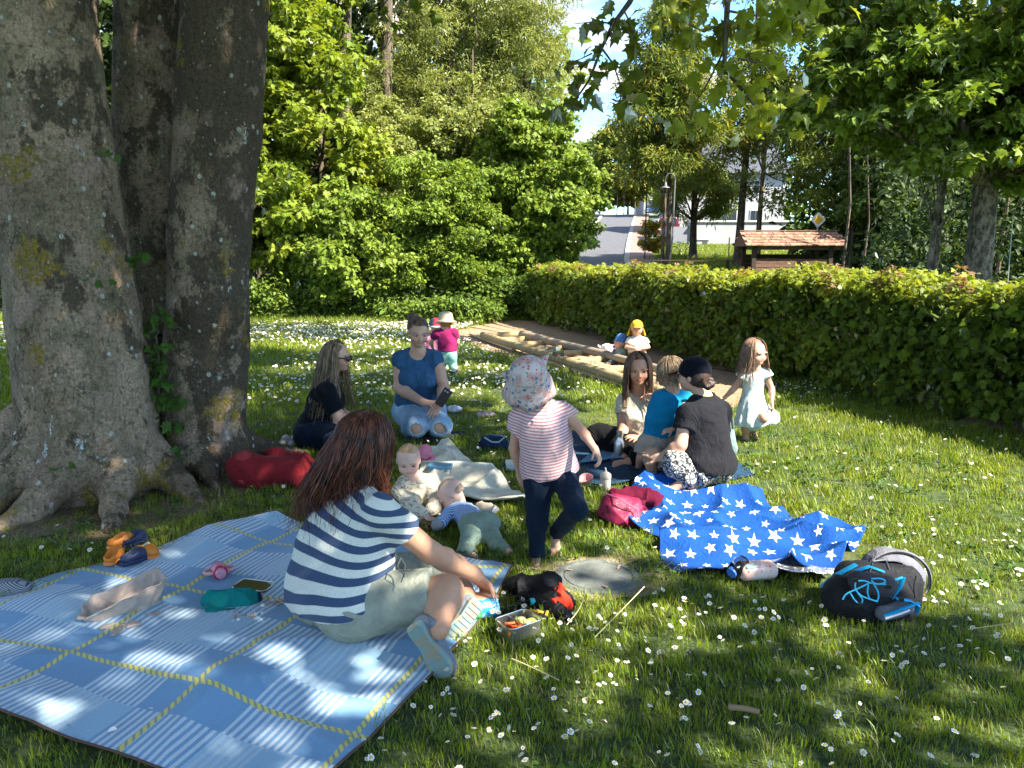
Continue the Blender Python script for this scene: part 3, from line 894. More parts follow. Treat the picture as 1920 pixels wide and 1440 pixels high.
    o = scatter('woodland', Q, clumps('farwood', 'oval', 14, 1.1, .55, 'maple'), rs, (1, 1.8)); tag(o, 'more distant woodland left of the road', 'woodland', kind='stuff')
    n = 900
    Q = np.stack([rs.uniform(22, 90, n), rs.uniform(90, 110, n), rs.rand(n) * 12 + 3], 1)
    o = scatter('woodland', Q, clumps('farwood', 'oval', 14, 1.1, .55, 'maple'), rs, (1, 1.8)); tag(o, 'distant woodland behind the house on the right', 'woodland', kind='stuff')
    # trees on the camera's right that shade the far lawn
    # bright bushes left of the road kerb
    n = 350
    Q = np.stack([rs.uniform(1.6, 3.4, n), rs.uniform(36, 44, n), rs.rand(n) * 1.0], 1); Q[:, 2] += terr(Q[:, 0], Q[:, 1])
    sh = thing('shrub', (6.75, 43, float(terr(6.75, 43))), 'yellow-green garden shrub beside the brick pavement', 'shrub')
    Pq, _ = bough_points((7.6, 44, 2.0), (.75, .6, 1.1), 260, 77, 20, .35); Pq[:, 2] = np.maximum(Pq[:, 2], 1.0)
    scatter('foliage', Pq, clumps('yshrub', 'oval', 12, .2, .13, 'yellow'), rs, (.8, 1.2), parent=sh)
far_trees()

# ================================================================== THE BIG TREE
def big_tree():
    t = thing('big_tree', (-2.45, 5.0, 0), 'huge old three-stemmed tree with lichen and moss spotted bark at the left', 'tree')
    m = SDF()
    def stem(pts, k=.05):
        for i in range(len(pts) - 1):
            (a, ra), (c, rc) = pts[i], pts[i + 1]
            m.cone(a, c, ra, rc, k)
    s1 = [(px(165, 965, 5.0), .45), (px(165, 900, 4.98), .42), (px(166, 800, 4.95), .40), (px(144, 600, 4.95), .378), (px(121, 450, 4.95), .348), (px(94, 230, 4.95), .325), (px(66, 0, 4.95), .32)]
    d = s1[-1][0] - s1[-3][0]; s1.append((s1[-1][0] + d * 1.6, .33))
    s2 = [(px(285, 900, 5.75), .36), (px(290, 600, 5.7), .26), (px(280, 300, 5.65), .235), (px(280, 0, 5.6), .22)]
    d = s2[-1][0] - s2[-3][0]; s2.append((s2[-1][0] + d * .8, .22))
    s3 = [(px(385, 895, 5.5), .31), (px(380, 830, 5.5), .275), (px(384, 650, 5.45), .262), (px(392, 450, 5.4), .262), (px(408, 250, 5.35), .262), (px(424, 0, 5.3), .26)]
    d = s3[-1][0] - s3[-3][0]; s3.append((s3[-1][0] + d * 1.1, .25))
    for s in (s1, s2, s3): stem(s, .03)
    # swellings, a burr on the right stem and old branch scars
    m.ell(px(440, 130, 5.25), (.10, .12, .22), k=.1)
    m.ell(px(60, 330, 4.8), (.16, .14, .35), k=.1)
    m.ell(px(400, 560, 5.3), (.18, .16, .3), k=.1)
    # root flares
    def root(a, b, c, ra=.16, rb=.1, rc=.035):
        ra, rb, rc = ra * .75, rb * .72, rc * .8; m.cone(a, b, ra, rb, .10); m.cone(b, c, rb, rc, .05)
    root(px(60, 850, 4.7), np.array([-3.05, 4.45, .08]), np.array([-3.35, 4.25, -.02]), .2, .15, .06)
    root(px(120, 880, 4.6), np.array([-2.75, 4.42, .06]), np.array([-2.85, 4.2, -.02]), .18, .13, .05)
    root(px(220, 890, 4.7), np.array([-2.32, 4.45, .04]), np.array([-2.18, 4.15, .0]), .16, .09, .055)
    root(px(290, 860, 5.0), np.array([-2.08, 4.85, .06]), np.array([-1.9, 4.7, -.02]), .16, .1, .04)
    root(px(425, 830, 5.4), np.array([-1.86, 5.35, .09]), np.array([-1.6, 5.3, -.02]), .15, .1, .04)
    root(px(445, 830, 5.6), np.array([-1.8, 5.75, .07]), np.array([-1.5, 5.9, -.02]), .14, .08, .03)
    root(px(370, 860, 5.2), np.array([-2.0, 5.1, .08]), np.array([-1.9, 4.95, -.02]), .14, .1, .05)
    root(px(40, 800, 5.1), np.array([-3.2, 5.0, .1]), np.array([-3.6, 5.1, -.02]), .2, .13, .05)
    def disp(P):
        a = wn(P * np.array([1, 1, .45]), 9, 1) * .013 + wn(P * np.array([1, 1, .3]), 26, 2) * .005
        near = np.exp(-np.maximum(P[:, 2], 0) * 2.2)
        return a + near * wn(P * np.array([1, 1, .2]), 11, 3) * .02
    V, F = m.mesh(.02, disp=disp, smooth=1)
    def col(b):
        v = b.pos(); x, y, z = b.xyz(v)
        big = b.noise(b.scale(v, (1, 1, .6)), 2.3, 5, .6)
        fine = b.noise(v, 60, 4, .7)
        c = b.mix(b.ramp(big, .35, .65), (.16, .115, .075), (.34, .245, .165))
        c = b.mix(b.ramp(b.noise(v, 7, 6, .7), .45, .62) * .6, c, (.12, .115, .062))            # green algae
        right = b.ramp(x * 1.0 + b.noise(v, 2.5, 3) * .5, -2.15, -1.65)                       # the right stem is dark with moss
        dark = b.ramp(b.noise(b.scale(v, (1, 1, .7)), 4.2, 7, .72) + right * .13 + b.ramp(z, .6, 2.2) * .05, .56, .62)
        c = b.mix(dark * .9, c, (.062, .047, .030))
        c = b.mix(b.ramp(b.noise(v, 24, 4, .7), .54, .62) * .55, c, (.05, .036, .022))
        yel = b.ramp(b.noise(v, 3.1, 4, .6) + b.ramp(z, .55, .1) * .06, .615, .66) * b.ramp(b.noise(v, 40, 3), .35, .6)
        c = b.mix(yel, c, (.19, .135, .022))
        pink = b.ramp(b.noise(v, 3.7, 3), .6, .68) * .7
        c = b.mix(pink, c, (.27, .185, .145))
        # round crusts of lichen
        w = b.scale(v, (1, 1, .85))
        d1 = b.vor(w, 13); s1_ = b.vor(w, 13, out='Color')
        r1, g1, b1 = b.xyz(s1_)
        l1 = b.ramp(d1 + b.noise(v, 30, 3) * .25, .34, .26) * (r1 > .62)
        c = b.mix(l1 * b.ramp(b.noise(v, 140, 2), .3, .55), c, (.40, .40, .34))
        d2 = b.vor(w, 30); s2_ = b.vor(w, 30, out='Color'); r2, g2, b2 = b.xyz(s2_)
        l2 = b.ramp(d2 + b.noise(v, 60, 2) * .2, .32, .2) * (g2 > .70)
        c = b.mix(l2 * .8, c, (.36, .34, .26))
        # broad pale blue grey patches
        l3 = b.ramp(b.noise(b.scale(v, (1.3, 1, .5)), 2.9, 6, .75), .63, .66) * b.ramp(b.noise(v, 55, 3, .7), .42, .5)
        c = b.mix(l3, c, (.44, .47, .47))
        return b.hsv(c, v=b.ramp(fine, .25, .75, .6, 1.4))
    def bp(b):
        v = b.pos()
        n1 = b.noise(b.scale(v, (1, 1, .3)), 35, 5, .7) * .6 + b.noise(v, 120, 3, .6) * .35
        cr = b.vor(b.scale(v, (1, 1, .33)) , 22, feature='DISTANCE_TO_EDGE')
        return n1 + b.ramp(cr, 0, .06) * .25
    bm = mat('old_bark', col, .95, bump=bp, bdist=.022, bstr=.9, spec=.2)
    part('trunk', V, F, bm, t)
    # limbs above the picture
    mb = MB(); rs = np.random.RandomState(3)
    tops = [s1[-1], s2[-1], s3[-1]]
    ends = [((-3.4, 5.6, 9.5), (-1.2, 3.0, 7.6), (-4.6, 4.0, 7.5)), ((-2.2, 7.5, 10), (.4, 7.8, 7.4), (-1.0, 9.5, 8)), ((.2, 5.2, 8.6), (3.8, 5.6, 6.9), (2.2, 2.8, 7.2), (4.6, 3.4, 7.8), (1.5, 7.6, 7.0))]
    for (tp, r), ee in zip(tops, ends):
        c = tp + np.array([.15, .1, .9]); mb.tube([tp - np.array([0, 0, .3]), tp, c], [r, r, r * .8], 12)
        for e in ee:
            e = np.array(e, float); mid = lerp(c, e, .5) + np.array([0, 0, .5])
            mb.tube([c - np.array([0, 0, .2]), lerp(c, mid, .5) + rs.normal(size=3) * .08, mid, lerp(mid, e, .5) + rs.normal(size=3) * .15, e], [r * .55, r * .42, r * .32, r * .2, .03], 9)
            for k in range(5):
                s_ = lerp(mid, e, rs.rand()); q = s_ + rs.normal(size=3) * np.array([1.0, 1.0, .4])
                mb.tube([s_, lerp(s_, q, .5) + rs.normal(size=3) * .08, q], [.05, .03, .012], 6)
    mb.put('limb', BARK, t, True)
    # crown above the meadow: leaves where a ray to the sun from the shaded places meets them
    rs = np.random.RandomState(21)
    n = 18000
    r = 8.2 * rs.rand(n) ** .5; a = rs.rand(n) * 6.283
    z = 4.6 + 4.6 * rs.rand(n)
    P = np.stack([.6 + r * np.cos(a) * 1.0, 3.4 + r * np.sin(a), z], 1)
    G = P[:, :2] - np.array([SUN_DIR.x, SUN_DIR.y]) / SUN_DIR.z * P[:, 2:3]
    gx, gy = G[:, 0], G[:, 1]
    def blobs(L):
        o = np.zeros(len(G))
        for (x, y, rx, ry, w) in L: o = np.maximum(o, w * np.clip(1.4 - np.sqrt(((gx - x) / rx) ** 2 + ((gy - y) / ry) ** 2), 0, 1))
        return o
    base = 1 - sstep(-.05, .45, gx - .06 * (gy - 4)) * .995
    base = np.where(gy < 3.35 + .25 * np.sin(gx * 2), 1 - sstep(1.2, 2.4, gx + (gy - 2) * -.45) * .99, base)
    lit = blobs([(.85, 3.15, .5, .16, .9), (.25, 2.55, .22, .14, .9), (.75, 2.2, .3, .12, .9), (1.4, 2.45, .3, .1, .6), (-.1, 2.2, .2, .08, .7), (1.15, 2.75, .4, .1, .9),
                 (-1.35, 3.35, .3, .12, .8), (-.95, 2.55, .28, .12, .9), (-1.7, 2.7, .3, .1, .7), (-1.0, 3.9, .25, .1, .8), (-.6, 2.85, .25, .1, .8), (-1.9, 3.15, .3, .12, .8), (-1.45, 2.35, .22, .08, .8),
                 (-.3, 4.35, .45, .3, .75), (-.55, 4.75, .3, .25, .8), (.2, 3.9, .4, .3, .95), (.25, 4.7, .5, .4, .8), (-1.1, 4.6, .3, .12, .9), (-2.2, 4.1, .5, .15, .8), (-1.5, 5.2, .35, .15, .9),
                 (-.6, 6.5, .35, .2, .85), (-.2, 7.2, .5, .4, .9), (-1.0, 7.3, .5, .18, .8), (-1.2, 6.4, .3, .1, .7), (-.3, 8.3, .9, .5, 1), (-1.6, 8.6, 1.2, .35, .9), (-3.3, 6.6, .8, .2, .8), (-2.6, 8.0, .8, .25, .8), (-1.2, 10, 2.5, .6, .9), (-4, 9.5, 2, .4, .8), (-2.6, 12.3, 4, 1.0, 1),
                 (-.75, 3.1, .3, .2, .5), (-.5, 3.3, .3, .1, .6), (-2.5, 3.6, .4, .1, .7)])
    n2 = wn(np.stack([gx, gy, gx * 0], 1), 4.5, 8) * .5 + wn(np.stack([gx, gy, gx * 0], 1), 9, 9) * .35
    prob = np.clip(base * (1 - lit) * (.62 + .5 * n2), 0, 1)
    prob = np.where((gy < 3.4) & (gx > -.4), prob * .72, prob)
    keep = rs.rand(n) < prob * .66
    P = P[keep]
    # nothing of it hangs into the picture: crowns start above the sight line
    top = CAM_H + .34 * np.maximum(P[:, 1], 0) + .45
    P = P[(P[:, 2] > top) | (P[:, 1] < -1)]
    scatter('crown', P, clumps('overhead', 'maple', 12, .26, .15, 'overhead', .35, .2), rs, (.75, 1.15), parent=t)
    # ---- twigs that hang into the top of the picture, leaf by leaf
    V0, F0 = leaf_geo('maple')
    Y0 = 6.0
    tw = MB(); L = []
    def twig(pts, Y, w=.012, leaves=10, spread=.16):
        Q = [px(x, y, Y + dy) for (x, y, dy) in pts]
        n = len(Q); tw.tube(Q, [w * (1 - .75 * i / max(1, n - 1)) for i in range(n)], 6)
        for k in range(leaves):
            u = (k + rs.rand()) / leaves * (n - 1); i = min(n - 2, int(u)); p = lerp(Q[i], Q[i + 1], u - i)
            L.append(('overhead' if Y < 5.5 or Y > 6 else 'twig', p + np.array([rs.normal() * spread, rs.normal() * spread, -abs(rs.normal()) * spread * .5])))
    # left hanging twig
    twig([(1290, -160, .6), (1215, -60, .3), (1180, 5, 0), (1150, 45, 0), (1128, 90, .1), (1105, 150, .2), (1070, 200, .2)], 5.2, .022, 34, .10)
    twig([(1150, 45, 0), (1120, 40, .1), (1075, 45, .1)], 5.2, .007, 8, .06)
    twig([(1128, 90, 0), (1150, 120, .1), (1165, 165, .1), (1180, 215, .1)], 5.2, .008, 20, .09)
    twig([(1105, 150, .2), (1080, 185, .2), (1045, 205, .2), (1030, 185, .2)], 5.2, .007, 16, .07)
    twig([(1110, 100, .2), (1090, 110, .2), (1060, 120, .2)], 5.2, .006, 8, .06)
    twig([(1170, 20, .2), (1190, 60, .2), (1180, 85, .2)], 5.2, .006, 6, .05)
    # right hanging bough
    twig([(1400, -200, .8), (1368, -60, .3), (1362, 40, 0), (1358, 130, 0), (1385, 160, .1), (1412, 195, .1), (1440, 215, .2)], 5.8, .026, 60, .14)
    twig([(1362, 40, 0), (1320, 60, .1), (1280, 40, .1), (1255, 20, .1)], 5.8, .009, 40, .13)
    twig([(1360, 90, 0), (1330, 150, .2), (1300, 200, .2), (1290, 240, .2)], 5.8, .009, 40, .13)
    twig([(1362, 20, 0), (1420, 30, .1), (1470, 20, .1), (1500, -20, .1)], 5.8, .009, 55, .15)
    twig([(1385, 110, 0), (1430, 120, .1), (1460, 160, .1), (1465, 225, .2)], 5.8, .008, 48, .13)
    twig([(1340, -60, 0), (1300, -20, .1), (1260, -10, .1)], 5.8, .009, 34, .13)
    twig([(1450, -60, 0), (1480, 20, .1), (1490, 70, .1)], 5.8, .009, 45, .13)
    twig([(760, -80, 0), (740, -20, .1), (715, 15, .1), (700, 40, .1)], 6.5, .009, 14, .10)
    twig([(860, -80, 0), (820, 0, .1), (800, 30, .1)], 6.5, .009, 8, .09)
    twig([(240, -60, .5), (220, 40, 0), (205, 80, 0)], 8.5, .009, 5, .09)
    tw.put('twig', BARK, t, True)
    me = {}
    for kk in ('overhead', 'twig'): me[kk] = pymesh(V0 * .125, F0, False); me[kk].materials.append(LM[kk])
    base = np.array(t.location)
    random.Random(5).shuffle(L)
    for kk in ('overhead', 'twig'):
        q = np.array([p for k2, p in L[300:] if k2 == kk])
        if len(q): scatter('small_leaves', q, proto_collection('single_' + kk, [me[kk].copy()], None), rs, (.6, 1.1), tilt=.8, parent=t)
    for kk, p in L[:300]:
        o = bpy.data.objects.new('leaf', me[kk]); COL.objects.link(o); o.parent = t
        o.location = p - base; o.rotation_euler = (-.9 + rs.normal() * .6, rs.normal() * .6, rs.rand() * 6.28); o.scale = [rs.uniform(.6, 1.15)] * 3
    # suckers with leaves between the stems, and a few sprigs on the bark
    Q = []
    for k in range(85):
        u = rs.rand() ** .8; x = 285 + 35 * u + rs.normal() * 13; y = 560 + u * 240; Q.append(px(x, y, 5.02 + .1 * rs.rand()))
    for (x, y, c) in ((170, 525, 2), (225, 530, 2), (225, 290, 2), (240, 480, 3), (265, 480, 3), (110, 870, 2), (325, 850, 8)):
        for k in range(c): Q.append(px(x + rs.normal() * 8, y + rs.normal() * 8, (4.5 if x < 240 else 5.0)))
    Q = np.array(Q)
    V2, F2 = leaf_geo('maple', 1)
    me2 = pymesh(V2 * .075, F2, False); me2.materials.append(LM['ivy'])
    for p in Q:
        o = bpy.data.objects.new('sucker_leaf', me2); COL.objects.link(o); o.parent = t
        o.location = p - base; o.rotation_euler = (-.5 + rs.normal() * .5, rs.normal() * .5, math.pi + rs.normal() * .9); o.scale = [rs.uniform(.7, 1.3)] * 3
    mb = MB(); mb.tube([px(290, 850, 5.1), px(300, 700, 5.08), px(285, 560, 5.1)], [.012, .009, .004], 5); mb.tube([px(300, 750, 5.08), px(325, 690, 5.02)], [.006, .003], 5)
    mb.put('sucker', BARK, t, True)
big_tree()


# ================================================================== GRASS
BLANKET = [gp(520, 973), gp(725, 1022), gp(962, 1084), gp(880, 1195), gp(800, 1285), gp(640, 1442), np.array([-.75, 1.75, 0]), gp(250, 1437), gp(0, 1357), np.array([-2.35, 2.55, 0]), np.array([-2.95, 3.0, 0]), gp(0, 1115), gp(180, 1060)]
STAR = [gp(*q) for q in ((1190, 925), (1240, 912), (1290, 925), (1345, 935), (1395, 930), (1430, 955), (1465, 972), (1510, 985), (1560, 1005), (1625, 1028), (1600, 1060), (1570, 1088), (1480, 1084), (1400, 1080), (1310, 1080), (1255, 1075), (1235, 1052), (1240, 1020), (1180, 990))]
NAVY = [gp(*q) for q in ((1072, 818), (1130, 815), (1200, 800), (1330, 850), (1420, 890), (1380, 900), (1290, 905), (1180, 912), (1085, 905), (1068, 860))]
CREAM = [gp(*q) for q in ((790, 848), (850, 838), (885, 880), (935, 905), (985, 950), (930, 955), (860, 952), (800, 930))]
PLATE_C = gp(1120, 1082)

def blades(n, size, h, w, seed, curl=.5, dry=.06):
    """a tuft patch: n bent blades over a square"""
    rs = np.random.RandomState(seed); V = []; F = []; M = []
    for i in range(n):
        x, y = (rs.rand(2) - .5) * size; a = rs.rand() * 6.283; hh = h * (.45 + .75 * rs.rand()); ww = w * (.6 + .6 * rs.rand())
        l = curl * hh * (.3 + rs.rand()); d = np.array([math.cos(a), math.sin(a), 0]); s = np.array([-math.sin(a), math.cos(a), 0]) * ww / 2
        b0 = np.array([x, y, -.004])
        k = len(V)
        V += [b0 - s, b0 + s, b0 + d * l * .35 + [0, 0, hh * .6] - s * .8, b0 + d * l * .35 + np.array([0, 0, hh * .6]) + s * .8, b0 + d * l + np.array([0, 0, hh])]
        F += [(k, k + 1, k + 3), (k, k + 3, k + 2), (k + 2, k + 3, k + 4)]; dr = int(rs.rand() < dry); M += [dr] * 3
    me = pymesh(V, np.array(F), False, M); me.materials.append(GRASS_LM); me.materials.append(GRASS_DRY)
    return me

def daisy_mesh(r, petals=13, stem=.05, seed=0, far=False):
    rs = np.random.RandomState(seed); V = []; F = []; M = []
    tilt = np.array(euler_mats(np.array([[rs.normal() * .3, rs.normal() * .3, 0]]))[0])
    top = np.array([0, 0, stem])
    def add(v, f, m):
        k = len(V); V.extend(v); F.extend([tuple(i + k for i in q) for q in f]); M.extend([m] * len(f))
    for i in range(petals):
        a = i / petals * 6.283 + rs.normal() * .06; w = 6.283 / petals * .42; rr = r * (.9 + .15 * rs.rand()); lift = .25 * r * (rs.rand() - .2)
        P = [(r * .3 * math.cos(a), r * .3 * math.sin(a), 0), (rr * .75 * math.cos(a - w), rr * .75 * math.sin(a - w), lift * .6), (rr * math.cos(a), rr * math.sin(a), lift), (rr * .75 * math.cos(a + w), rr * .75 * math.sin(a + w), lift * .6)]
        add([top + tilt @ np.array(p) for p in P], [(0, 1, 2), (0, 2, 3)], 0)
    n = 8; ring = [(r * .36 * math.cos(i / n * 6.283), r * .36 * math.sin(i / n * 6.283), .0) for i in range(n)]
    add([top + tilt @ np.array(p) for p in ring + [(0, 0, r * .22)]], [(i, (i + 1) % n, n) for i in range(n)], 1)
    if not far:
        add([(-.0009, 0, 0), (.0009, 0, 0), top + [.0007, 0, -.001], top + [-.0007, 0, -.001]], [(0, 1, 2), (0, 2, 3)], 2)
    return V, F, M
PETAL = mat('daisy_petal', (.82, .80, .78), .7)
DISC = mat('daisy_disc', (.62, .42, .03), .8)
STEM = mat('daisy_stem', (.10, .18, .03), .8)
def daisy(r, seed, stem=.05, far=False):
    V, F, M = daisy_mesh(r, 9 if far else 14, stem, seed, far); me = pymesh(V, F, False, M)
    for m in (PETAL, DISC, STEM): me.materials.append(m)
    return me

def blocked(P, grow=0.0):
    b = np.zeros(len(P), bool)
    for poly in (BLANKET, STAR, NAVY, CREAM):
        c = np.mean([q[:2] for q in poly], 0)
        b |= inpoly(P, [c + (np.array(q[:2]) - c) * (1 - .025 + grow) for q in poly])
    b |= ((P[:, 0] - PLATE_C[0]) / .245) ** 2 + ((P[:, 1] - PLATE_C[1]) / .245) ** 2 < 1
    return b
def earthy(P):
    c = np.array([1.5, 12.0]); b = inpoly(P, [c + (np.array(q) - c) * .98 for q in E_PATH])
    b |= inpoly(P, E_HEDGE)
    b |= inpoly(P, E_TREE) & (np.sin(P[:, 0] * 37 + P[:, 1] * 11) * np.sin(P[:, 1] * 29) > -.45)
    return b

def lawn():
    rs = np.random.RandomState(40)
    near = proto_collection('near_tuft', [blades(90, .17, .036, .0040, i) for i in range(6)], None)
    mid = proto_collection('mid_tuft', [blades(90, .34, .050, .0075, 20 + i) for i in range(5)], None)
    far = proto_collection('far_tuft', [blades(80, .8, .09, .02, 40 + i, dry=.1) for i in range(4)], None)
    tall = proto_collection('tall_tuft', [blades(26, .10, .11, .0042, 60 + i, .7, .15) for i in range(4)], None)
    def field(ymin, ymax, step, xpad=.6):
        ys = np.arange(ymin, ymax, step); P = []
        for y in ys:
            xm = .66 * y + xpad; xs = np.arange(-xm, xm, step); q = np.stack([xs, np.full(len(xs), y)], 1); P.append(q)
        P = np.concatenate(P); return P + (rs.rand(*P.shape) - .5) * step * 1.1
    def go(name, P, coll, size, chk=True, lab=None):
        P = P[~earthy(P)]
        if chk: P = P[~blocked(P)]
        z = terr(P[:, 0], P[:, 1]); n = len(P)
        v = wn(np.stack([P[:, 0], P[:, 1], P[:, 0] * 0], 1), 2.2, 5)
        sz = (size[0] + (size[1] - size[0]) * rs.rand(n)) * (1 + .16 * v)
        o = scatter(name, np.column_stack([P, z]), coll, rs, sizes=sz, tilt=.12); tag(o, lab, 'grass', kind='stuff'); return o
    go('grass', field(1.7, 4.6, .098), near, (.8, 1.35), lab='short daisy lawn grass in the foreground')
    go('grass', field(4.6, 8.2, .15), near, (1.0, 1.6), lab='lawn grass around the people')
    P = field(8.0, 17.5, .22, 1.5); P = P[P[:, 0] < np.interp(P[:, 1], [6, 10, 12, 17], [6, 4.6, 3.5, 1.2])]
    go('grass', P, mid, (.9, 1.5), False, lab='mown meadow grass in front of the wood')
    P = np.stack([rs.uniform(3, 9, 900), rs.uniform(1.6, 8, 900)], 1); go('grass', P, near, (.9, 1.3), True, lab='grass at the right of the lawn')
    P = np.stack([rs.uniform(-9, .5, 1500), 15.6 + rs.rand(1500) * 1.6], 1); go('tall_grass', P, tall, (.8, 1.7), False, lab='tall uncut grass along the wood')
    P = np.stack([rs.uniform(-7, -1.6, 300), rs.uniform(3.2, 4.4, 300)], 1); go('grass', P, near, (1, 1.4), True, lab='grass under the big tree')
    P = np.stack([rs.uniform(4.5, 17, 4200), rs.uniform(32, 58, 4200)], 1)
    P = P[P[:, 0] > np.interp(P[:, 1], [30, 42, 60], [6.3, 7.5, 10.2])]
    go('grass', P, far, (.9, 1.4), False, lab='sloping lawn in front of the garage')
    # grass at the foot of the hedge
    P = []
    for i in range(len(HEDGE) - 1):
        a, c = np.array(HEDGE[i]), np.array(HEDGE[i + 1]); m = 260
        u = rs.rand(m)[:, None]; P.append(a * (1 - u) + c * u + np.stack([-np.abs(rs.normal(size=m)) * .12 + .1, rs.normal(size=m) * .1], 1))
    go('tall_grass', np.concatenate(P), tall, (.5, 1.2), False, lab='longer grass along the foot of the hedge')
    # taller tufts scattered through the foreground
    P = np.stack([rs.uniform(-2.5, 2.8, 420), rs.uniform(1.7, 5.5, 420)], 1); P = P[wn(np.column_stack([P, P[:, 0] * 0]), 3, 77) > .3]
    go('tall_grass', P, tall, (.35, .75), True, lab='scattered longer tufts in the foreground lawn')
    # clover and rosettes
    P = np.stack([rs.uniform(-2.5, 3.2, 1500), rs.uniform(1.7, 6.5, 1500)], 1)
    P = P[(~blocked(P, .05)) & (wn(np.column_stack([P, P[:, 0] * 0]), 2.6, 71) > .05)]
    o = scatter('clover', np.column_stack([P, np.full(len(P), .018)]), clumps('clover', 'oval', 10, .05, .026, 'ivy', .25, .1), rs, (.8, 1.4)); tag(o, 'clover and small broad leaves among the grass', 'clover', kind='stuff')
    # dry cut straw near the tree foot
    straw = bpy.data.meshes.new('straw'); 
    V = []; F = []
    for i in range(16):
        p = np.append((rs.rand(2) - .5) * .2, .012 + .03 * rs.rand()); a = rs.rand() * 6.28; d = np.array([math.cos(a), math.sin(a), rs.normal() * .1]) * rs.uniform(.015, .04); s = np.array([-d[1], d[0], 0]) * .02
        k = len(V); V += [p - d - s, p - d + s, p + d + s, p + d - s]; F.append((k, k + 1, k + 2, k + 3))
    me = pymesh(V, F, False); me.materials.append(GRASS_DRY)
    cs = proto_collection('straw', [me], None)
    P = np.concatenate([np.stack([rs.uniform(-3.4, -1.4, 260), rs.uniform(3.9, 5.2, 260)], 1), np.stack([rs.normal(size=90) * .2 + .42, rs.normal(size=90) * .1 + 3.6], 1)])
    P = P[~blocked(P, .05)]
    o = scatter('straw', np.column_stack([P, np.zeros(len(P))]), cs, rs, (.6, 1.2), tilt=.1); tag(o, 'dry cut grass lying on the lawn', 'straw', kind='stuff')
    # ---- daisies
    def dens(P):
        x, y = P[:, 0], P[:, 1]
        d = np.zeros(len(P))
        w = wn(np.column_stack([P, x * 0]), 2.4, 31)
        d += (y < 3.3) * (x > -.6) * (.55 + .45 * w)
        d += (y < 3.0) * (x > .9) * .3
        d += (x > 1.5) * (y < 4.3) * (.35 + .4 * w)
        d += (y >= 3.3) * (y < 7) * (.10 + .06 * w)
        band = np.exp(-((y - (8.9 - .42 * (x - 2.4))) / .55) ** 2) * (x > 1.6) * (x < 4.3); d += band * .9
        d += (x < -2.4) * (y > 4) * (y < 8) * (.25 + .25 * w)
        return np.clip(d, 0, 1)
    n = 14000
    P = np.stack([rs.uniform(-5, 5, n), rs.uniform(1.75, 10, n)], 1); P = P[np.abs(P[:, 0]) < .66 * P[:, 1] + .3]
    P = P[(rs.rand(len(P)) < dens(P) * 1.1)]; P = P[~blocked(P, .04) & ~earthy(P)]
    order = np.argsort(P[:, 1]); P = P[order]
    ind = P[:300]; rest = P[300:]
    metas = [daisy(rs.uniform(.0095, .013), 200 + i, rs.uniform(.045, .075)) for i in range(8)]
    for p in ind:
        o = bpy.data.objects.new('daisy', metas[rs.randint(8)]); COL.objects.link(o); o.location = (p[0], p[1], 0); o.rotation_euler = (rs.normal() * .25, rs.normal() * .25, rs.rand() * 6.28); o.scale = [rs.uniform(.7, 1.15)] * 3
        tag(o, 'white daisy with a yellow centre in the foreground grass', 'daisy', 'daisies in the foreground lawn')
    dn = proto_collection('daisies', [daisy(.0115, 300 + i, .05) for i in range(5)], None)
    o = scatter('daisies', np.column_stack([rest, rest[:, 0] * 0]), dn, rs, (.8, 1.2), tilt=.25); tag(o, 'daisies scattered over the sunny lawn', 'daisies', kind='stuff')
    n = 46000
    Q = np.stack([rs.uniform(-10, 1.2, n), rs.uniform(7.5, 16.3, n)], 1)
    w = wn(np.column_stack([Q, Q[:, 0] * 0]), 1.3, 33)
    d = np.exp(-((Q[:, 1] - 14.2) / 1.7) ** 2) * (.65 + .35 * w) + np.exp(-((Q[:, 1] - 9.5) / 2.2) ** 2) * .20 * (Q[:, 0] > -3)
    d *= (Q[:, 0] < -.2 + .3 * (Q[:, 1] < 10)) ; d += (w > .6) * .08
    Q = Q[rs.rand(n) < d]; Q = Q[~earthy(Q)]
    dn2 = proto_collection('far_daisies', [daisy(.017, 320 + i, .06, True) for i in range(3)], None)
    o = scatter('daisies', np.column_stack([Q, np.full(len(Q), .012)]), dn2, rs, (.8, 1.25), tilt=.3); tag(o, 'white carpet of daisies on the meadow before the wood', 'daisies', kind='stuff')
lawn()


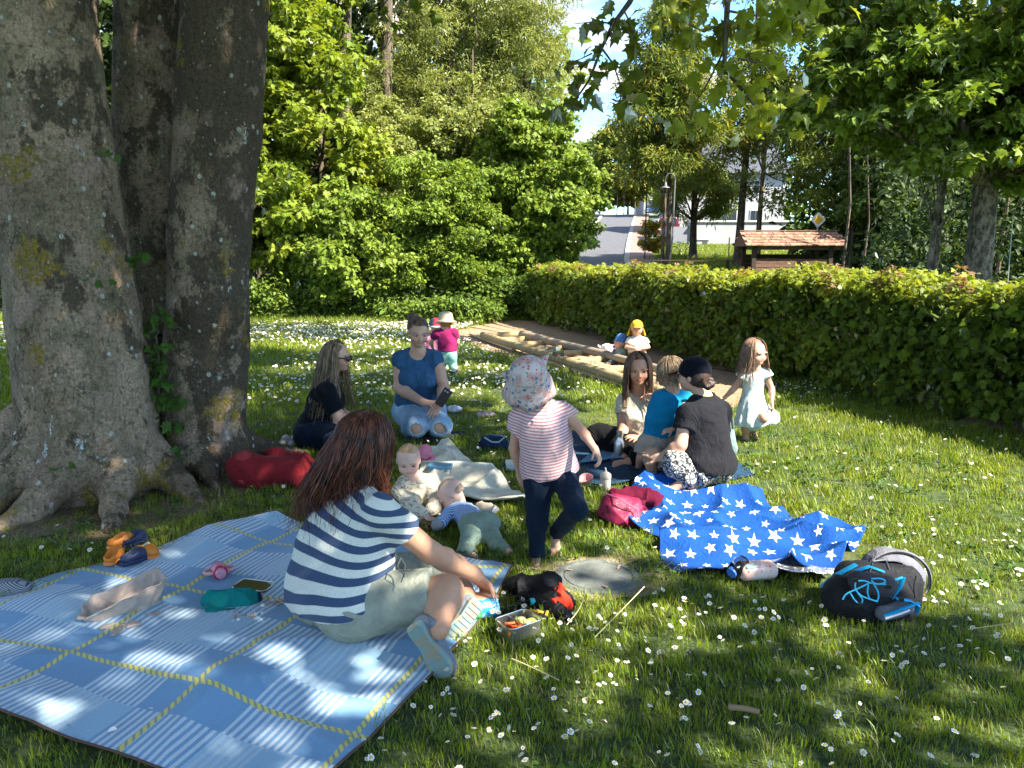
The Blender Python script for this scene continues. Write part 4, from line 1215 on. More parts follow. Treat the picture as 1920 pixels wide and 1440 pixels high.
# ================================================================== ROAD, BUILDINGS, HUT
def background_structures():
    ASPH = mat('asphalt', lambda b: b.mix(b.ramp(b.noise(b.pos(), 3, 5), .3, .7), (.070, .071, .078), (.10, .10, .108)), .9, bump=lambda b: b.noise(b.pos(), 60, 3), bdist=.01)
    BRICK = mat('brick_paving', lambda b: b.mix(b.ramp(b.noise(b.pos(), 2, 5), .3, .7), (.20, .12, .10), (.27, .18, .145)), .9)
    KERB = mat('kerb_concrete', (.34, .31, .28), .9)
    YS = np.array([20, 30, 36, 42, 50, 60, 70, 80, 90, 100, 112, 130])
    RR = np.interp(YS, [20, 42, 60, 80, 100, 130], [3.6, 5.8, 8.5, 11.7, 15, 15])
    LL = np.interp(YS, [20, 42, 60, 80, 100, 130], [-1.5, 1.9, 5.1, 8.3, 11.2, 10])
    SR = np.interp(YS, [20, 42, 60, 80, 100, 130], [5.0, 7.4, 10.0, 13.2, 16.8, 19])
    def strip(name, A, B, lift, m, thick=0.0, w=.0):
        V = []; F = []
        for i, y in enumerate(YS):
            za = float(terr(A[i], y)) ; zb = float(terr(B[i], y)); z = max(za, zb)
            V += [(A[i], y, z + lift), (B[i], y, z + lift)]
        n = len(YS)
        F = [(2 * i, 2 * i + 1, 2 * i + 3, 2 * i + 2) for i in range(n - 1)]
        if thick:
            V += [(v[0], v[1], v[2] - thick) for v in V]
            F += [(2 * i, 2 * i + 2, 2 * i + 2 + 2 * n, 2 * i + 2 * n) for i in range(n - 1)] + [(2 * i + 1, 2 * i + 1 + 2 * n, 2 * i + 3 + 2 * n, 2 * i + 3) for i in range(n - 1)]
        o = link_mesh(name, pymesh(V, F, False), m); tag(o, kind='structure')
    strip('road', LL, RR, .03, ASPH)
    strip('kerb', RR, RR + .28, .12, KERB, .15)
    strip('kerb', LL - .3, LL, .12, KERB, .15)
    strip('pavement', RR + .28, SR, .11, BRICK, .12)
    # junction of tarmac and the side path right behind the hedge
    # garden wall/garage block
    WH = mat('white_render', lambda b: b.hsv((.36, .36, .38), v=b.ramp(b.noise(b.pos(), 1.2, 5), .3, .7, .93, 1.05)), .85)
    GREY = mat('grey_render', (.22, .23, .27), .85); DK = mat('dark_slate', (.06, .065, .075), .6); GL = mat('window_glass', (.03, .04, .05), .1, spec=.8)
    FR = mat('window_frame', (.7, .7, .7), .5)
    z0 = float(terr(13, 55))
    g = thing('garage', (14.2, 56, z0), 'long low pale grey garage block at the far side of the lawn', 'garage')
    mb = MB(); mb.box((12.4, 55, z0 - .4), (18.5, 58.5, z0 + 1.55)); mb.put('wall', WH, g)
    mb = MB(); mb.box((12.3, 54.9, z0 + 1.552), (18.6, 58.6, z0 + 1.66)); mb.put('roof', FR, g)
    mb = MB(); mb.box((10.6, 55.3, z0 - .3), (12.35, 58, z0 + 1.25)); mb.put('side_wall', GREY, g)
    mb = MB(); mb.box((12.25, 54.55, z0 - .3), (13.2, 54.98, z0 + .35)); mb.box((12.2, 54.5, z0 + .352), (13.25, 54.99, z0 + .40)); mb.put('bin_box', WH, g)
    mb = MB(); mb.box((12.8, 54.53, z0 - .05), (13.1, 54.56, z0 + .28)); mb.put('box_opening', DK, g)
    h = thing('house', (17, 68, 2.3), 'white house with dark windows half hidden behind the trees', 'house')
    mb = MB(); mb.box((13.5, 66, 1.8), (22, 75, 7.2)); mb.put('wall', WH, h)
    mb = MB(); V = [(13.0, 65.5, 7.2), (22.5, 65.5, 7.2), (22.5, 75.5, 7.2), (13.0, 75.5, 7.2), (13.0, 70.5, 10.2), (22.5, 70.5, 10.2)]
    mb.add(V, [(0, 1, 5, 4), (2, 3, 4, 5), (0, 4, 3), (1, 2, 5), (0, 3, 2, 1)]); mb.put('roof', DK, h)
    for (x, z, w, hh) in ((14.6, 3.3, .9, 1.1), (16.4, 3.2, 1.8, 1.3), (19.2, 3.3, .9, 1.1), (14.6, 5.6, .9, 1.1), (17.0, 5.6, 1.4, 1.1), (19.4, 5.6, .9, 1.1)):
        mb = MB(); mb.box((x, 65.94, z), (x + w, 66.03, z + hh)); w_ = mb.put('window', FR, h)
        mb = MB(); mb.box((x + .08, 65.9, z + .08), (x + w / 2 - .03, 65.97, z + hh - .08)); mb.box((x + w / 2 + .03, 65.9, z + .08), (x + w - .08, 65.97, z + hh - .08)); mb.put('pane', GL, w_)
    h2 = thing('house', (21.5, 118, 5.9), 'pale gabled house at the crest of the road beyond the trees', 'house')
    mb = MB(); mb.box((19.0, 118, 5.3), (25, 127, 9.6)); mb.put('wall', WH, h2)
    mb = MB(); V = [(18.6, 117.5, 9.6), (25.4, 117.5, 9.6), (25.4, 127.5, 9.6), (18.6, 127.5, 9.6), (22, 117.5, 13.4), (22, 127.5, 13.4)]
    mb.add(V, [(0, 1, 4), (2, 3, 5), (0, 4, 5, 3), (1, 2, 5, 4), (0, 3, 2, 1)]); mb.put('roof', DK, h2)
    for (x, z) in ((19.6, 6.8), (22.6, 6.8), (21.3, 10.2)):
        mb = MB(); mb.box((x, 117.93, z), (x + 1.2, 118.03, z + 1.3)); w_ = mb.put('window', FR, h2)
        mb = MB(); mb.box((x + .1, 117.88, z + .1), (x + 1.1, 117.97, z + 1.2)); mb.put('pane', GL, w_)
    h3 = thing('house', (9.2, 140, 6.4), 'dark slate roofed house corner left of the road crest', 'house')
    mb = MB(); mb.box((7.5, 138, 5.8), (15, 146, 9)); mb.put('wall', WH, h3)
    mb = MB(); V = [(7, 137.5, 9), (15.5, 137.5, 9), (15.5, 146.5, 9), (7, 146.5, 9), (7, 142, 12), (15.5, 142, 12)]
    mb.add(V, [(0, 1, 5, 4), (2, 3, 4, 5), (0, 4, 3), (1, 2, 5), (0, 3, 2, 1)]); mb.put('roof', DK, h3)
    # parked car and motorbike-like red vehicle glimpsed by the garage
    c = thing('parked_car', (11.3, 58.8, float(terr(11.3, 58.8)) + .35), 'dark red car parked on the drive left of the garage, mostly behind trunks', 'car')
    RED = mat('car_paint_red', (.16, .012, .02), .3, coat=.8); TYRE = mat('tyre_rubber', (.02, .02, .02), .8); LAMP = mat('headlight_glass', (.8, .8, .8), .1)
    zc = float(terr(11.3, 58.8)) + .35
    prof = [(-.9, .25), (.9, .25), (.92, .7), (.78, .85), (.62, 1.42), (-.62, 1.42), (-.78, .85), (-.92, .7)]
    mb = MB(); mb.prism([(x, z) for x, z in prof], 0, 3.9, fr=(np.array([[1, 0, 0], [0, 0, 1], [0, 1, 0]]), (11.3, 58.8, zc))); bevel(mb.put('body', RED, c), .08, 2)
    mb = MB(); mb.prism([(-.58, .9), (.58, .9), (.5, 1.34), (-.5, 1.34)], -.02, .02, fr=(np.array([[1, 0, 0], [0, 0, 1], [0, 1, 0]]), (11.3, 58.8, zc))); mb.put('windscreen', GL, c)
    for sx in (-1, 1):
        mb = MB(); mb.lathe([(0, 0), (.13, 0), (.12, .05), (0, .07)], (11.3 + sx * .66, 58.76, zc + .62), (0, -1, 0), 12); mb.put('headlight', LAMP, c, True)
        for yy in (.75, 3.1):
            mb = MB(); mb.lathe([(0, -.1), (.31, -.1), (.33, 0), (.31, .1), (0, .1)], (11.3 + sx * .84, 58.8 + yy, zc + .3), (1, 0, 0), 16); mb.put('wheel', TYRE, c, True)
    for (x, y, lab) in ((18.3, 104, 'small blue car parked at the road crest'),):
        z = float(terr(x, y)) + .1; c = thing('parked_car', (x, y, z), lab, 'car')
        mb = MB(); mb.prism(prof, 0, 3.8, fr=(np.array([[1, 0, 0], [0, 0, 1], [0, 1, 0]]), (x, y, z))); bevel(mb.put('body', mat('car_paint_blue', (.03, .07, .2), .3, coat=.8), c), .08, 2)
        mb = MB(); mb.prism([(-.58, .9), (.58, .9), (.5, 1.34), (-.5, 1.34)], -.03, .0, fr=(np.array([[1, 0, 0], [0, 0, 1], [0, 1, 0]]), (x, y, z))); mb.put('windscreen', GL, c)
    # wayside hut
    WOOD = mat('weathered_wood', lambda b: b.mix(b.ramp(b.noise(b.scale(b.pos(), (1, 1, 8)), 6, 5), .3, .7), (.10, .055, .035), (.19, .105, .07)), .85, bump=lambda b: b.noise(b.scale(b.pos(), (3, 3, 40)), 3, 4), bdist=.01)
    ROOF = [mat('roof_shingle_%d' % i, lambda b, c=c: b.hsv(c, v=b.ramp(b.noise(b.pos(), 8, 4), .3, .7, .7, 1.25)), .9) for i, c in enumerate([(.24, .135, .085), (.30, .175, .11), (.19, .105, .07)])]
    DW = mat('dark_timber', (.05, .032, .022), .85)
    Y0 = 29.0; zg = float(terr(10.4, Y0))
    xl, xr = X_(1392, Y0), X_(1576, Y0); ez = px(0, 462, Y0)[2]; rz_ = px(0, 436, Y0 + .8)[2]
    hut = thing('wayside_hut', ((xl + xr) / 2, Y0 + .8, zg), 'small brown wooden roadside hut with shingled roof behind the hedge', 'hut')
    for (x, y) in ((xl + .35, Y0 + .15), (xr - .45, Y0 + .15), (xl + .35, Y0 + 1.45), (xr - .45, Y0 + 1.45)):
        mb = MB(); mb.box((x - .07, y - .07, zg - .1), (x + .07, y + .07, ez + .1)); mb.put('post', DW, hut)
    mb = MB(); mb.box((xl + .1, Y0 + .1, ez - .12), (xr - .1, Y0 + .22, ez + .02)); mb.put('beam', WOOD, hut)
    mb = MB(); mb.box((xl + .1, Y0 + 1.4, ez - .12), (xr - .1, Y0 + 1.52, ez + .02)); mb.put('beam', WOOD, hut)
    nb = 8
    for k in range(nb):
        za = zg + .05 + k * .15; mb = MB(); mb.box((xl + .43, Y0 + .12 + .01 * (k % 2), za), (xr - .53, Y0 + .15 + .01 * (k % 2), za + .14)); mb.put('wall_board', WOOD, hut)
    for k in range(8):
        za = zg + .05 + k * .17; mb = MB(); mb.box((xl + .3, Y0 + 1.47, za), (xr - .4, Y0 + 1.5, za + .16)); mb.put('back_board', DW, hut)
    yr = Y0 + .8; n_, rows = 18, 5
    wdt = (xr - xl) / n_
    shm = {}
    for side in (-1, 1):
        for r_ in range(rows):
            for k in range(n_):
                a = r_ / rows; b2 = (r_ + 1.25) / rows
                y_a = yr + side * .92 * a; y_b = yr + side * .92 * min(b2, 1.02); z_a = rz_ + (ez - rz_) * a; z_b = rz_ + (ez - rz_) * min(b2, 1.02) + .02
                off = (r_ % 2) * wdt * .5 + rnd_.uniform(-.01, .01); x0 = xl - .02 + k * wdt + off
                if x0 + wdt > xr + .1: continue
                L_ = .015 + rnd_.uniform(0, .012) + .006 * r_ * 0
                V = [(x0, y_a, z_a), (x0 + wdt * .94, y_a, z_a), (x0 + wdt * .94, y_b, z_b + L_), (x0, y_b, z_b + L_)]
                V = V + [(v[0], v[1], v[2] + .035) for v in V]
                mb = MB(); mb.add(V, [(0, 3, 2, 1), (4, 5, 6, 7), (0, 1, 5, 4), (1, 2, 6, 5), (2, 3, 7, 6), (3, 0, 4, 7)])
                mb.put('shingle', ROOF[rnd_.randint(0, 2)], hut)
    mb = MB(); mb.box((xl - .03, yr - .06, rz_ + .045), (xr + .03, yr + .06, rz_ + .085)); mb.put('ridge_cap', ROOF[2], hut)
    for x in (xl + .02, xr - .06):
        mb = MB(); mb.add([(x, Y0 - .1, ez), (x, yr, rz_), (x, Y0 + 1.7, ez), (x + .05, Y0 - .1, ez), (x + .05, yr, rz_), (x + .05, Y0 + 1.7, ez)], [(0, 1, 2), (3, 5, 4), (0, 3, 4, 1), (1, 4, 5, 2), (0, 2, 5, 3)])
        mb.put('gable', WOOD, hut)
    # diamond priority sign
    Ys = 31.0; sx = X_(1523, Ys); sz = px(0, 412, Ys)[2]; zg2 = float(terr(sx, Ys))
    s = thing('priority_sign', (sx, Ys, zg2), 'white bordered yellow diamond road sign on a post behind the hut', 'road sign')
    mb = MB(); mb.tube([(sx, Ys + .04, zg2 - .1), (sx, Ys + .04, sz + .2)], .03, 8); mb.put('pole', mat('galvanised_steel', (.4, .4, .41), .45, metal=.8), s, True)
    def diamond(r, y0, y1, m, nm):
        rc = .12 * r; P = []
        for k in range(4):
            a = k * math.pi / 2; c = np.array([math.cos(a), math.sin(a)]) * r
            for d in (-1, 1): P.append(c * .9 + np.array([-math.sin(a), math.cos(a)]) * d * r * .1)
        mb = MB(); mb.prism([(p[0], p[1]) for p in P], y0, y1, fr=(np.array([[1, 0, 0], [0, 0, 1], [0, 1, 0]]), (sx, Ys, sz))); mb.put(nm, m, s)
    diamond(.295, 0, .02, mat('sign_white', (.75, .75, .74), .4), 'plate')
    diamond(.185, -.006, -.001, mat('sign_yellow', (.75, .42, .02), .4), 'yellow_field')
    # street lamp
    Yl = 34.0; lx = X_(1240, Yl); zt = px(0, 335, Yl)[2]; zg3 = float(terr(lx + .4, Yl))
    ST = mat('lamp_grey', (.16, .16, .15), .5, metal=.3)
    l = thing('street_lamp', (lx + .42, Yl, zg3), 'grey street lamp with curved neck and bell shade beside the dark trunks', 'street lamp')
    bx = X_(1255, Yl) + .05
    mb = MB(); mb.tube([(lx + .22, Yl, zg3 - .1), (lx + .36, Yl, zg3 + 1.8), (bx, Yl, zt - .05)], [.045, .038, .032], 10); mb.put('pole', ST, l, True)
    arc = [(bx, Yl, zt - .05)] + [(lx + (bx - lx) / 2 + math.cos(a) * (bx - lx) / 2, Yl, zt + math.sin(a) * .22) for a in np.linspace(0, math.pi, 9)] + [(lx, Yl, zt - .25)]
    mb = MB(); mb.tube(arc, .015, 8); mb.put('neck', ST, l, True)
    mb = MB(); mb.lathe([(.02, .18), (.05, .1), (.07, 0), (.18, -.05), (.19, -.07), (.04, -.05)], (lx, Yl, zt - .3)); mb.put('shade', ST, l, True)
    # thin dark post by the pavement and low dark rail behind the hedge
    mb = MB(); xx = X_(1206, 42); z = float(terr(xx, 42)); mb.tube([(xx, 42, z - .1), (xx, 42, z + 3.8)], .035, 8); mb.box((xx + .02, 41.98, z + 1.45), (xx + .5, 42.02, z + 1.5))
    o = mb.put('lamp_post', mat('black_metal', (.02, .02, .02), .5), None, True); tag(o, 'thin black post with a short arm at the edge of the brick pavement', 'post')
    for i, (x0, x1) in enumerate(((1220, 1292), (1285, 1372))):
        Yr = 33; b_ = thing('bench', (X_((x0 + x1) / 2, Yr), Yr, float(terr(7, Yr))), ('dark low bench rail behind the hedge below the lamp', 'dark low bench rail behind the hedge before the garage lawn')[i], 'bench')
        zz = px(0, 487 + i, Yr)[2]
        for k in range(2):
            mb = MB(); mb.box((X_(x0, Yr), Yr + .16 * k, zz - .05), (X_(x1, Yr), Yr + .12 + .16 * k, zz - .01)); mb.put('slat', DW, b_)
        for q in (.12, .88):
            mb = MB(); x = X_(x0 + (x1 - x0) * q, Yr); mb.box((x - .04, Yr + .02, -.4), (x + .04, Yr + .24, zz - .052)); mb.put('leg', DW, b_)
    mb = MB(); xx = X_(1361, 44); z = float(terr(xx, 44)); mb.tube([(xx, 44, z - .1), (xx, 44, z + 1.1)], .03, 8); o = mb.put('fence_post', DW, None, True); tag(o, 'single thin dark stake on the lawn before the garage', 'stake')
    mb = MB(); xx = X_(1890, 15); mb.tube([(xx - .05, 15, 0), (xx - .1, 15, 2.1)], .008, 6); o = mb.put('garden_cane', mat('cane_grey', (.3, .33, .3), .6), None, True); tag(o, 'thin pale cane standing behind the hedge at the far right', 'cane')
    # bicycle glimpsed on the lawn
    Yb = 44.0; bxx = X_(1272, Yb); zb = float(terr(bxx, Yb)) + .02
    bk = thing('bicycle', (bxx, Yb, zb), 'small silver bicycle lying behind the dark trunk on the lawn', 'bicycle')
    CH = mat('bike_silver', (.5, .5, .52), .35, metal=.7)
    W = [(bxx - .35, Yb, zb + .3), (bxx + .55, Yb, zb + .3)]
    for c in W:
        ring = [(c[0] + .29 * math.cos(a), c[1], c[2] + .29 * math.sin(a)) for a in np.linspace(0, 2 * math.pi, 25)]
        mb = MB(); mb.tube(ring, .02, 6, cap=False); wh = mb.put('wheel', TYRE, bk, True)
        mb = MB()
        for a in np.linspace(0, 2 * math.pi, 9)[:-1]: mb.tube([c, (c[0] + .28 * math.cos(a), c[1], c[2] + .28 * math.sin(a))], .003, 3)
        mb.put('spokes', CH, wh)
    mb = MB(); A, Bp = np.array(W[0]), np.array(W[1]); bb = A + [.38, 0, .0]; st = A + [.25, 0, .45]; hd = Bp + [-.15, 0, .45]
    for p, q in ((A, bb), (A, st), (bb, st), (bb, hd), (st, hd), (Bp, hd + np.array([-.03, 0, .1]))): mb.tube([p, q], .016, 6)
    mb.put('frame', CH, bk, True)
    mb = MB(); mb.tube([hd + [-.03, -.25, .12], hd + [-.03, .25, .12]], .012, 6); mb.put('handlebar', CH, bk, True)
    mb = MB(); mb.tube([st + [-.12, 0, .08], st + [.12, 0, .08]], [.06, .025], 8, flat=.5); mb.put('saddle', TYRE, bk, True)
rnd_ = random.Random(4)
background_structures()


# ================================================================== SANDPIT
def sandpit():
    LOG = mat('fresh_log', lambda b: b.mix(b.ramp(b.noise(b.scale(b.pos(), (2, 2, 2)), 8, 5), .3, .7), (.27, .195, .09), (.38, .28, .14)), .8, bump=lambda b: b.noise(b.pos(), 40, 3), bdist=.01)
    LOG2 = mat('grey_log', (.24, .19, .13), .85); END = mat('log_end', (.55, .42, .22), .8)
    SAND = mat('wood_chips', lambda b: b.mix(b.ramp(b.noise(b.pos(), 25, 4), .35, .65), (.22, .13, .07), (.50, .38, .22)), .95, bump=lambda b: b.noise(b.pos(), 40, 5), bdist=.03)
    t = thing('sandpit', (1.4, 11.5, 0), 'ladder shaped timber log sandpit filled with bark and sand beside the hedge', 'sandpit')
    g = lambda x, y, z=0.1: gp(x, y, z)
    def log(a, c, r, m=LOG, nm='log'):
        mb = MB(); mb.tube([a, lerp(a, c, .5), c], r, 12); mb.put(nm, m, t, True)
    A0, A1 = g(905, 628), g(1172, 712); log(A0, A1, .055, LOG); log(A1, g(1262, 741, .08), .05, LOG)
    B0, B1 = g(978, 627), g(1140, 666); log(B0, g(1010, 634), .065, LOG2); log(g(1006, 634), B1, .06, LOG2); log(g(1139, 666), g(1290, 706, .1), .05, LOG2)
    for (xa, ya, xb, yb) in ((906, 629, 976, 627), (930, 638, 1004, 635), (955, 646, 1022, 644), (1030, 656, 1066, 652), (1032, 664, 1105, 662), (1062, 682, 1140, 672), (1110, 694, 1230, 690)):
        mb = MB(); a, c = g(xa, ya, .05), g(xb, yb, .05); mb.tube([a, c], .048, 12); mb.put('cross_log', LOG, t, True)
        for e in (a, c):
            pass
    # plank border in front
    a0, a1 = gp(889, 628, .02), gp(970, 657, .02); c0, c1 = gp(1032, 678, .02), gp(1175, 722, .02)
    for (p, q) in ((a0, a1), (c0, c1), (c1, gp(1255, 748, .02))):
        d = nrm(q - p); s = np.array([-d[1], d[0], 0]) * -.09; V = [p, q, q + s, p + s]; V = V + [v + [0, 0, .035] for v in V]
        mb = MB(); mb.add(V, [(0, 3, 2, 1), (4, 5, 6, 7), (0, 1, 5, 4), (1, 2, 6, 5), (2, 3, 7, 6), (3, 0, 4, 7)]); mb.put('plank', mat('pale_plank', (.45, .33, .2), .85), t)
    outl = [A0, A1, g(1262, 741, .08), g(1290, 706, .1), B1, B0]
    V = [(p[0], p[1], .035) for p in outl]
    # mounded fill
    fill = []; F = []; nx = 40; ny = 10
    for i in range(nx + 1):
        u = i / nx; pa = A0 + (g(1262, 741, .08) - A0) * u; pb = B0 + (g(1290, 706, .1) - B0) * u
        for j in range(ny + 1):
            p = lerp(pa, pb, j / ny); z = .02 + .035 * math.sin(u * 23 + j) * math.sin(j / ny * 3.14) + .03 * math.sin(u * 51 + j * 2.2) ** 2 * math.sin(j / ny * 3.14); fill.append((p[0], p[1], z))
    F = [(i * (ny + 1) + j, (i + 1) * (ny + 1) + j, (i + 1) * (ny + 1) + j + 1, i * (ny + 1) + j + 1) for i in range(nx) for j in range(ny)]
    part('fill', fill, F, SAND, t)
    # toy tractor on the log
    p = gp(1047, 668, .17); 
    tr = thing('toy_tractor', (p[0], p[1], .17), 'tiny dark green toy tractor with red base standing on the sandpit log', 'toy')
    GRN = mat('toy_green', (.03, .08, .03), .4); RD = mat('toy_red', (.45, .03, .04), .4); BLK = mat('toy_black', (.015, .015, .015), .5); 
    x, y, z = p
    mb = MB(); mb.box((x - .06, y - .03, z + .03), (x + .07, y + .03, z + .07)); bevel(mb.put('bonnet', GRN, tr), .006)
    mb = MB(); mb.box((x - .035, y - .028, z + .072), (x + .02, y + .028, z + .115)); bevel(mb.put('cab', mat('toy_cab', (.35, .38, .35), .3), tr), .005)
    mb = MB(); mb.box((x - .08, y - .032, z + .012), (x + .09, y + .032, z + .028)); mb.put('chassis', RD, tr)
    for sx_, r in ((-.04, .032), (.05, .024)):
        for sy in (-.038, .038):
            mb = MB(); mb.lathe([(0, -.01), (r, -.01), (r, .01), (0, .01)], (x + sx_, y + sy, z + r), (0, 1, 0), 14); mb.put('wheel', BLK, tr, True)
    # white toy kettle beyond
    p = gp(1138, 662, .08)
    k = thing('toy_kettle', (p[0], p[1], .1), 'small white and purple toy watering can on the far edge of the sandpit', 'toy')
    mb = MB(); mb.lathe([(0, 0), (.07, 0), (.085, .04), (.075, .09), (.03, .11), (0, .11)], (p[0], p[1], .1), wob=None); mb.put('body', mat('toy_white', (.6, .58, .62), .4), k, True)
    mb = MB(); mb.tube([(p[0] - .07, p[1], .14), (p[0] - .13, p[1], .19)], [.02, .012], 8); mb.put('spout', mat('toy_white'), k, True)
    mb = MB(); mb.tube([(p[0] + .06, p[1], .13), (p[0] + .12, p[1], .15), (p[0] + .11, p[1], .19), (p[0] + .05, p[1], .19)], .01, 6); mb.put('handle', mat('toy_purple', (.25, .12, .35), .4), k, True)
sandpit()

# ================================================================== PEOPLE: shared modelling
def perp(n, hint):
    h = np.asarray(hint, float); h = h - nrm(n) * (h @ nrm(n)); return nrm(h)

def head_frame(face, up):
    f = nrm(face); u = perp(f, up); r = np.cross(f, u); return r, f, u      # r = the person's right

def add_head(m, c, face, hh, up=(0, 0, 1), kid=0.0, k=1.0, ears=True):
    r, f, u = head_frame(face, up); A = np.stack([r, f, u]); c = np.asarray(c, float)
    P = lambda x, y, z: c + (r * x + f * y + u * z) * hh
    K = .05 * hh * 2
    m.ell(P(0, -.06, .11), np.array([.345 + .025 * kid, .42 + .01 * kid, .385 - .02 * kid]) * hh, A, k=K, tag='head')
    m.ell(P(0, .12, -.12), np.array([.265 + .045 * kid, .29, .335 - .02 * kid]) * hh, A, k=K, tag='head')
    m.ell(P(0, .25, -.37 + .02 * kid), np.array([.115, .125, .085]) * hh, A, k=.07 * hh, tag='head')
    for s in (-1, 1):
        m.ell(P(.155 * s, .25, -.14 - .03 * kid), np.array([.115 + .03 * kid, .12 + .02 * kid, .12 + .02 * kid]) * hh, A, k=.06 * hh, tag='head')
        m.ell(P(.15 * s, .37, .085 - .03 * kid), np.array([.12, .05, .035]) * hh, A, k=.05 * hh, tag='head')
    for s in (-1, 1):
        m.ell(P(.15 * s, .44, .0 - .04 * kid), np.array([.085, .075, .05]) * hh, A, k=.035 * hh, tag='head', sub=True)
    m.cone(P(0, .385 - .01 * kid, .03 - .04 * kid), P(0, .465 - .065 * kid, -.125 - .01 * kid), .020 * hh, (.038 - .005 * kid) * hh, k=.03 * hh, tag='head')
    for s in (-1, 1): m.ell(P(.042 * s, .428 - .055 * kid, -.14 - .01 * kid), np.array([.035, .04, .028]) * hh, A, k=.015 * hh, tag='head')
    m.ell(P(0, .360 - .025 * kid, -.245), np.array([.095, .055, .026]) * hh, A, k=.018 * hh, tag='head')
    m.ell(P(0, .352 - .025 * kid, -.285), np.array([.08, .055, .028]) * hh, A, k=.015 * hh, tag='head')
    if ears:
        for s in (-1, 1):
            m.ell(P(.355 * s, -.03, -.05), np.array([.03, .075, .11]) * hh, A, k=.02 * hh, tag='head')
    return P

def add_hand(m, w, d, n, s, curl=.4, tag='hand', thumb=1, spread=1.0):
    """palm, four unequal fingers bent at two joints and a thumb leaving the side of the palm; n is the way the palm faces"""
    d = nrm(d); n = perp(d, n); x = np.cross(d, n) * thumb                 # x points to the thumb side
    w = np.asarray(w, float)
    A = np.stack([x, d, n])
    m.ell(w + d * .050 * s, np.array([.040, .056, .017]) * s, A, k=.012 * s, tag=tag)
    m.cone(w - d * .01 * s, w + d * .03 * s, .025 * s, .022 * s, k=.02 * s, tag=tag)
    L = [.070, .080, .075, .058]; X = [.030, .010, -.011, -.030]
    for i in range(4):
        b = w + d * (.092 - .006 * abs(i - 1)) * s + x * X[i] * s
        dd = nrm(d + x * (X[i] * 3.5 * spread)); a = curl * (.8 + .12 * i)
        p = b - d * .03 * s
        seg = [.45, .30, .25]; r = [.0100, .0088, .0080, .0068]
        m.cone(p, b, .0105 * s, .0100 * s, k=.006 * s, tag=tag)
        ang = 0
        for j in range(3):
            ang += a * (.8 if j == 0 else 1.0)
            v = dd * math.cos(ang) + n * math.sin(ang)
            q = b + v * L[i] * seg[j] * s
            m.cone(b, q, r[j] * s, r[j + 1] * s, k=.003 * s, tag=tag); b = q
    p = w + d * .02 * s + x * .026 * s
    for j, (l, r0, r1) in enumerate(((.040, .0135, .0115), (.030, .0112, .0098), (.026, .0098, .0080))):
        v = nrm(x * (.85 - .35 * j) + d * (.6 + .3 * j) + n * (.25 + curl * .5 * j)); q = p + v * l * s
        m.cone(p, q, r0 * s, r1 * s, k=.006 * s, tag=tag); p = q

def add_foot(m, an, d, up, s, tag='ft', toes=True):
    """bare foot: heel, arch, ball and five toes; d heel to toe, up away from the sole"""
    d = nrm(d); u = perp(d, up); x = np.cross(d, u); an = np.asarray(an, float)
    heel = an - u * .045 * s - d * .035 * s
    m.ell(heel, np.array([.032, .036, .030]) * s, np.stack([x, d, u]), k=.025 * s, tag=tag)
    m.cone(an, heel + d * .11 * s + u * .005 * s, .034 * s, .030 * s, k=.02 * s, tag=tag)
    ball = heel + d * .150 * s - u * .008 * s
    m.ell(ball, np.array([.043, .045, .020]) * s, np.stack([x, d, u]), k=.02 * s, tag=tag)
    for i, (xx, l, r) in enumerate(((-.030, .055, .0125), (-.010, .053, .0090), (.007, .047, .0085), (.022, .038, .0080), (.034, .028, .0080))):
        b = ball + x * xx * s + d * .02 * s
        m.cone(b, b + d * l * s - u * .004 * s, r * 1.05 * s, r * s, k=.004 * s, tag=tag)

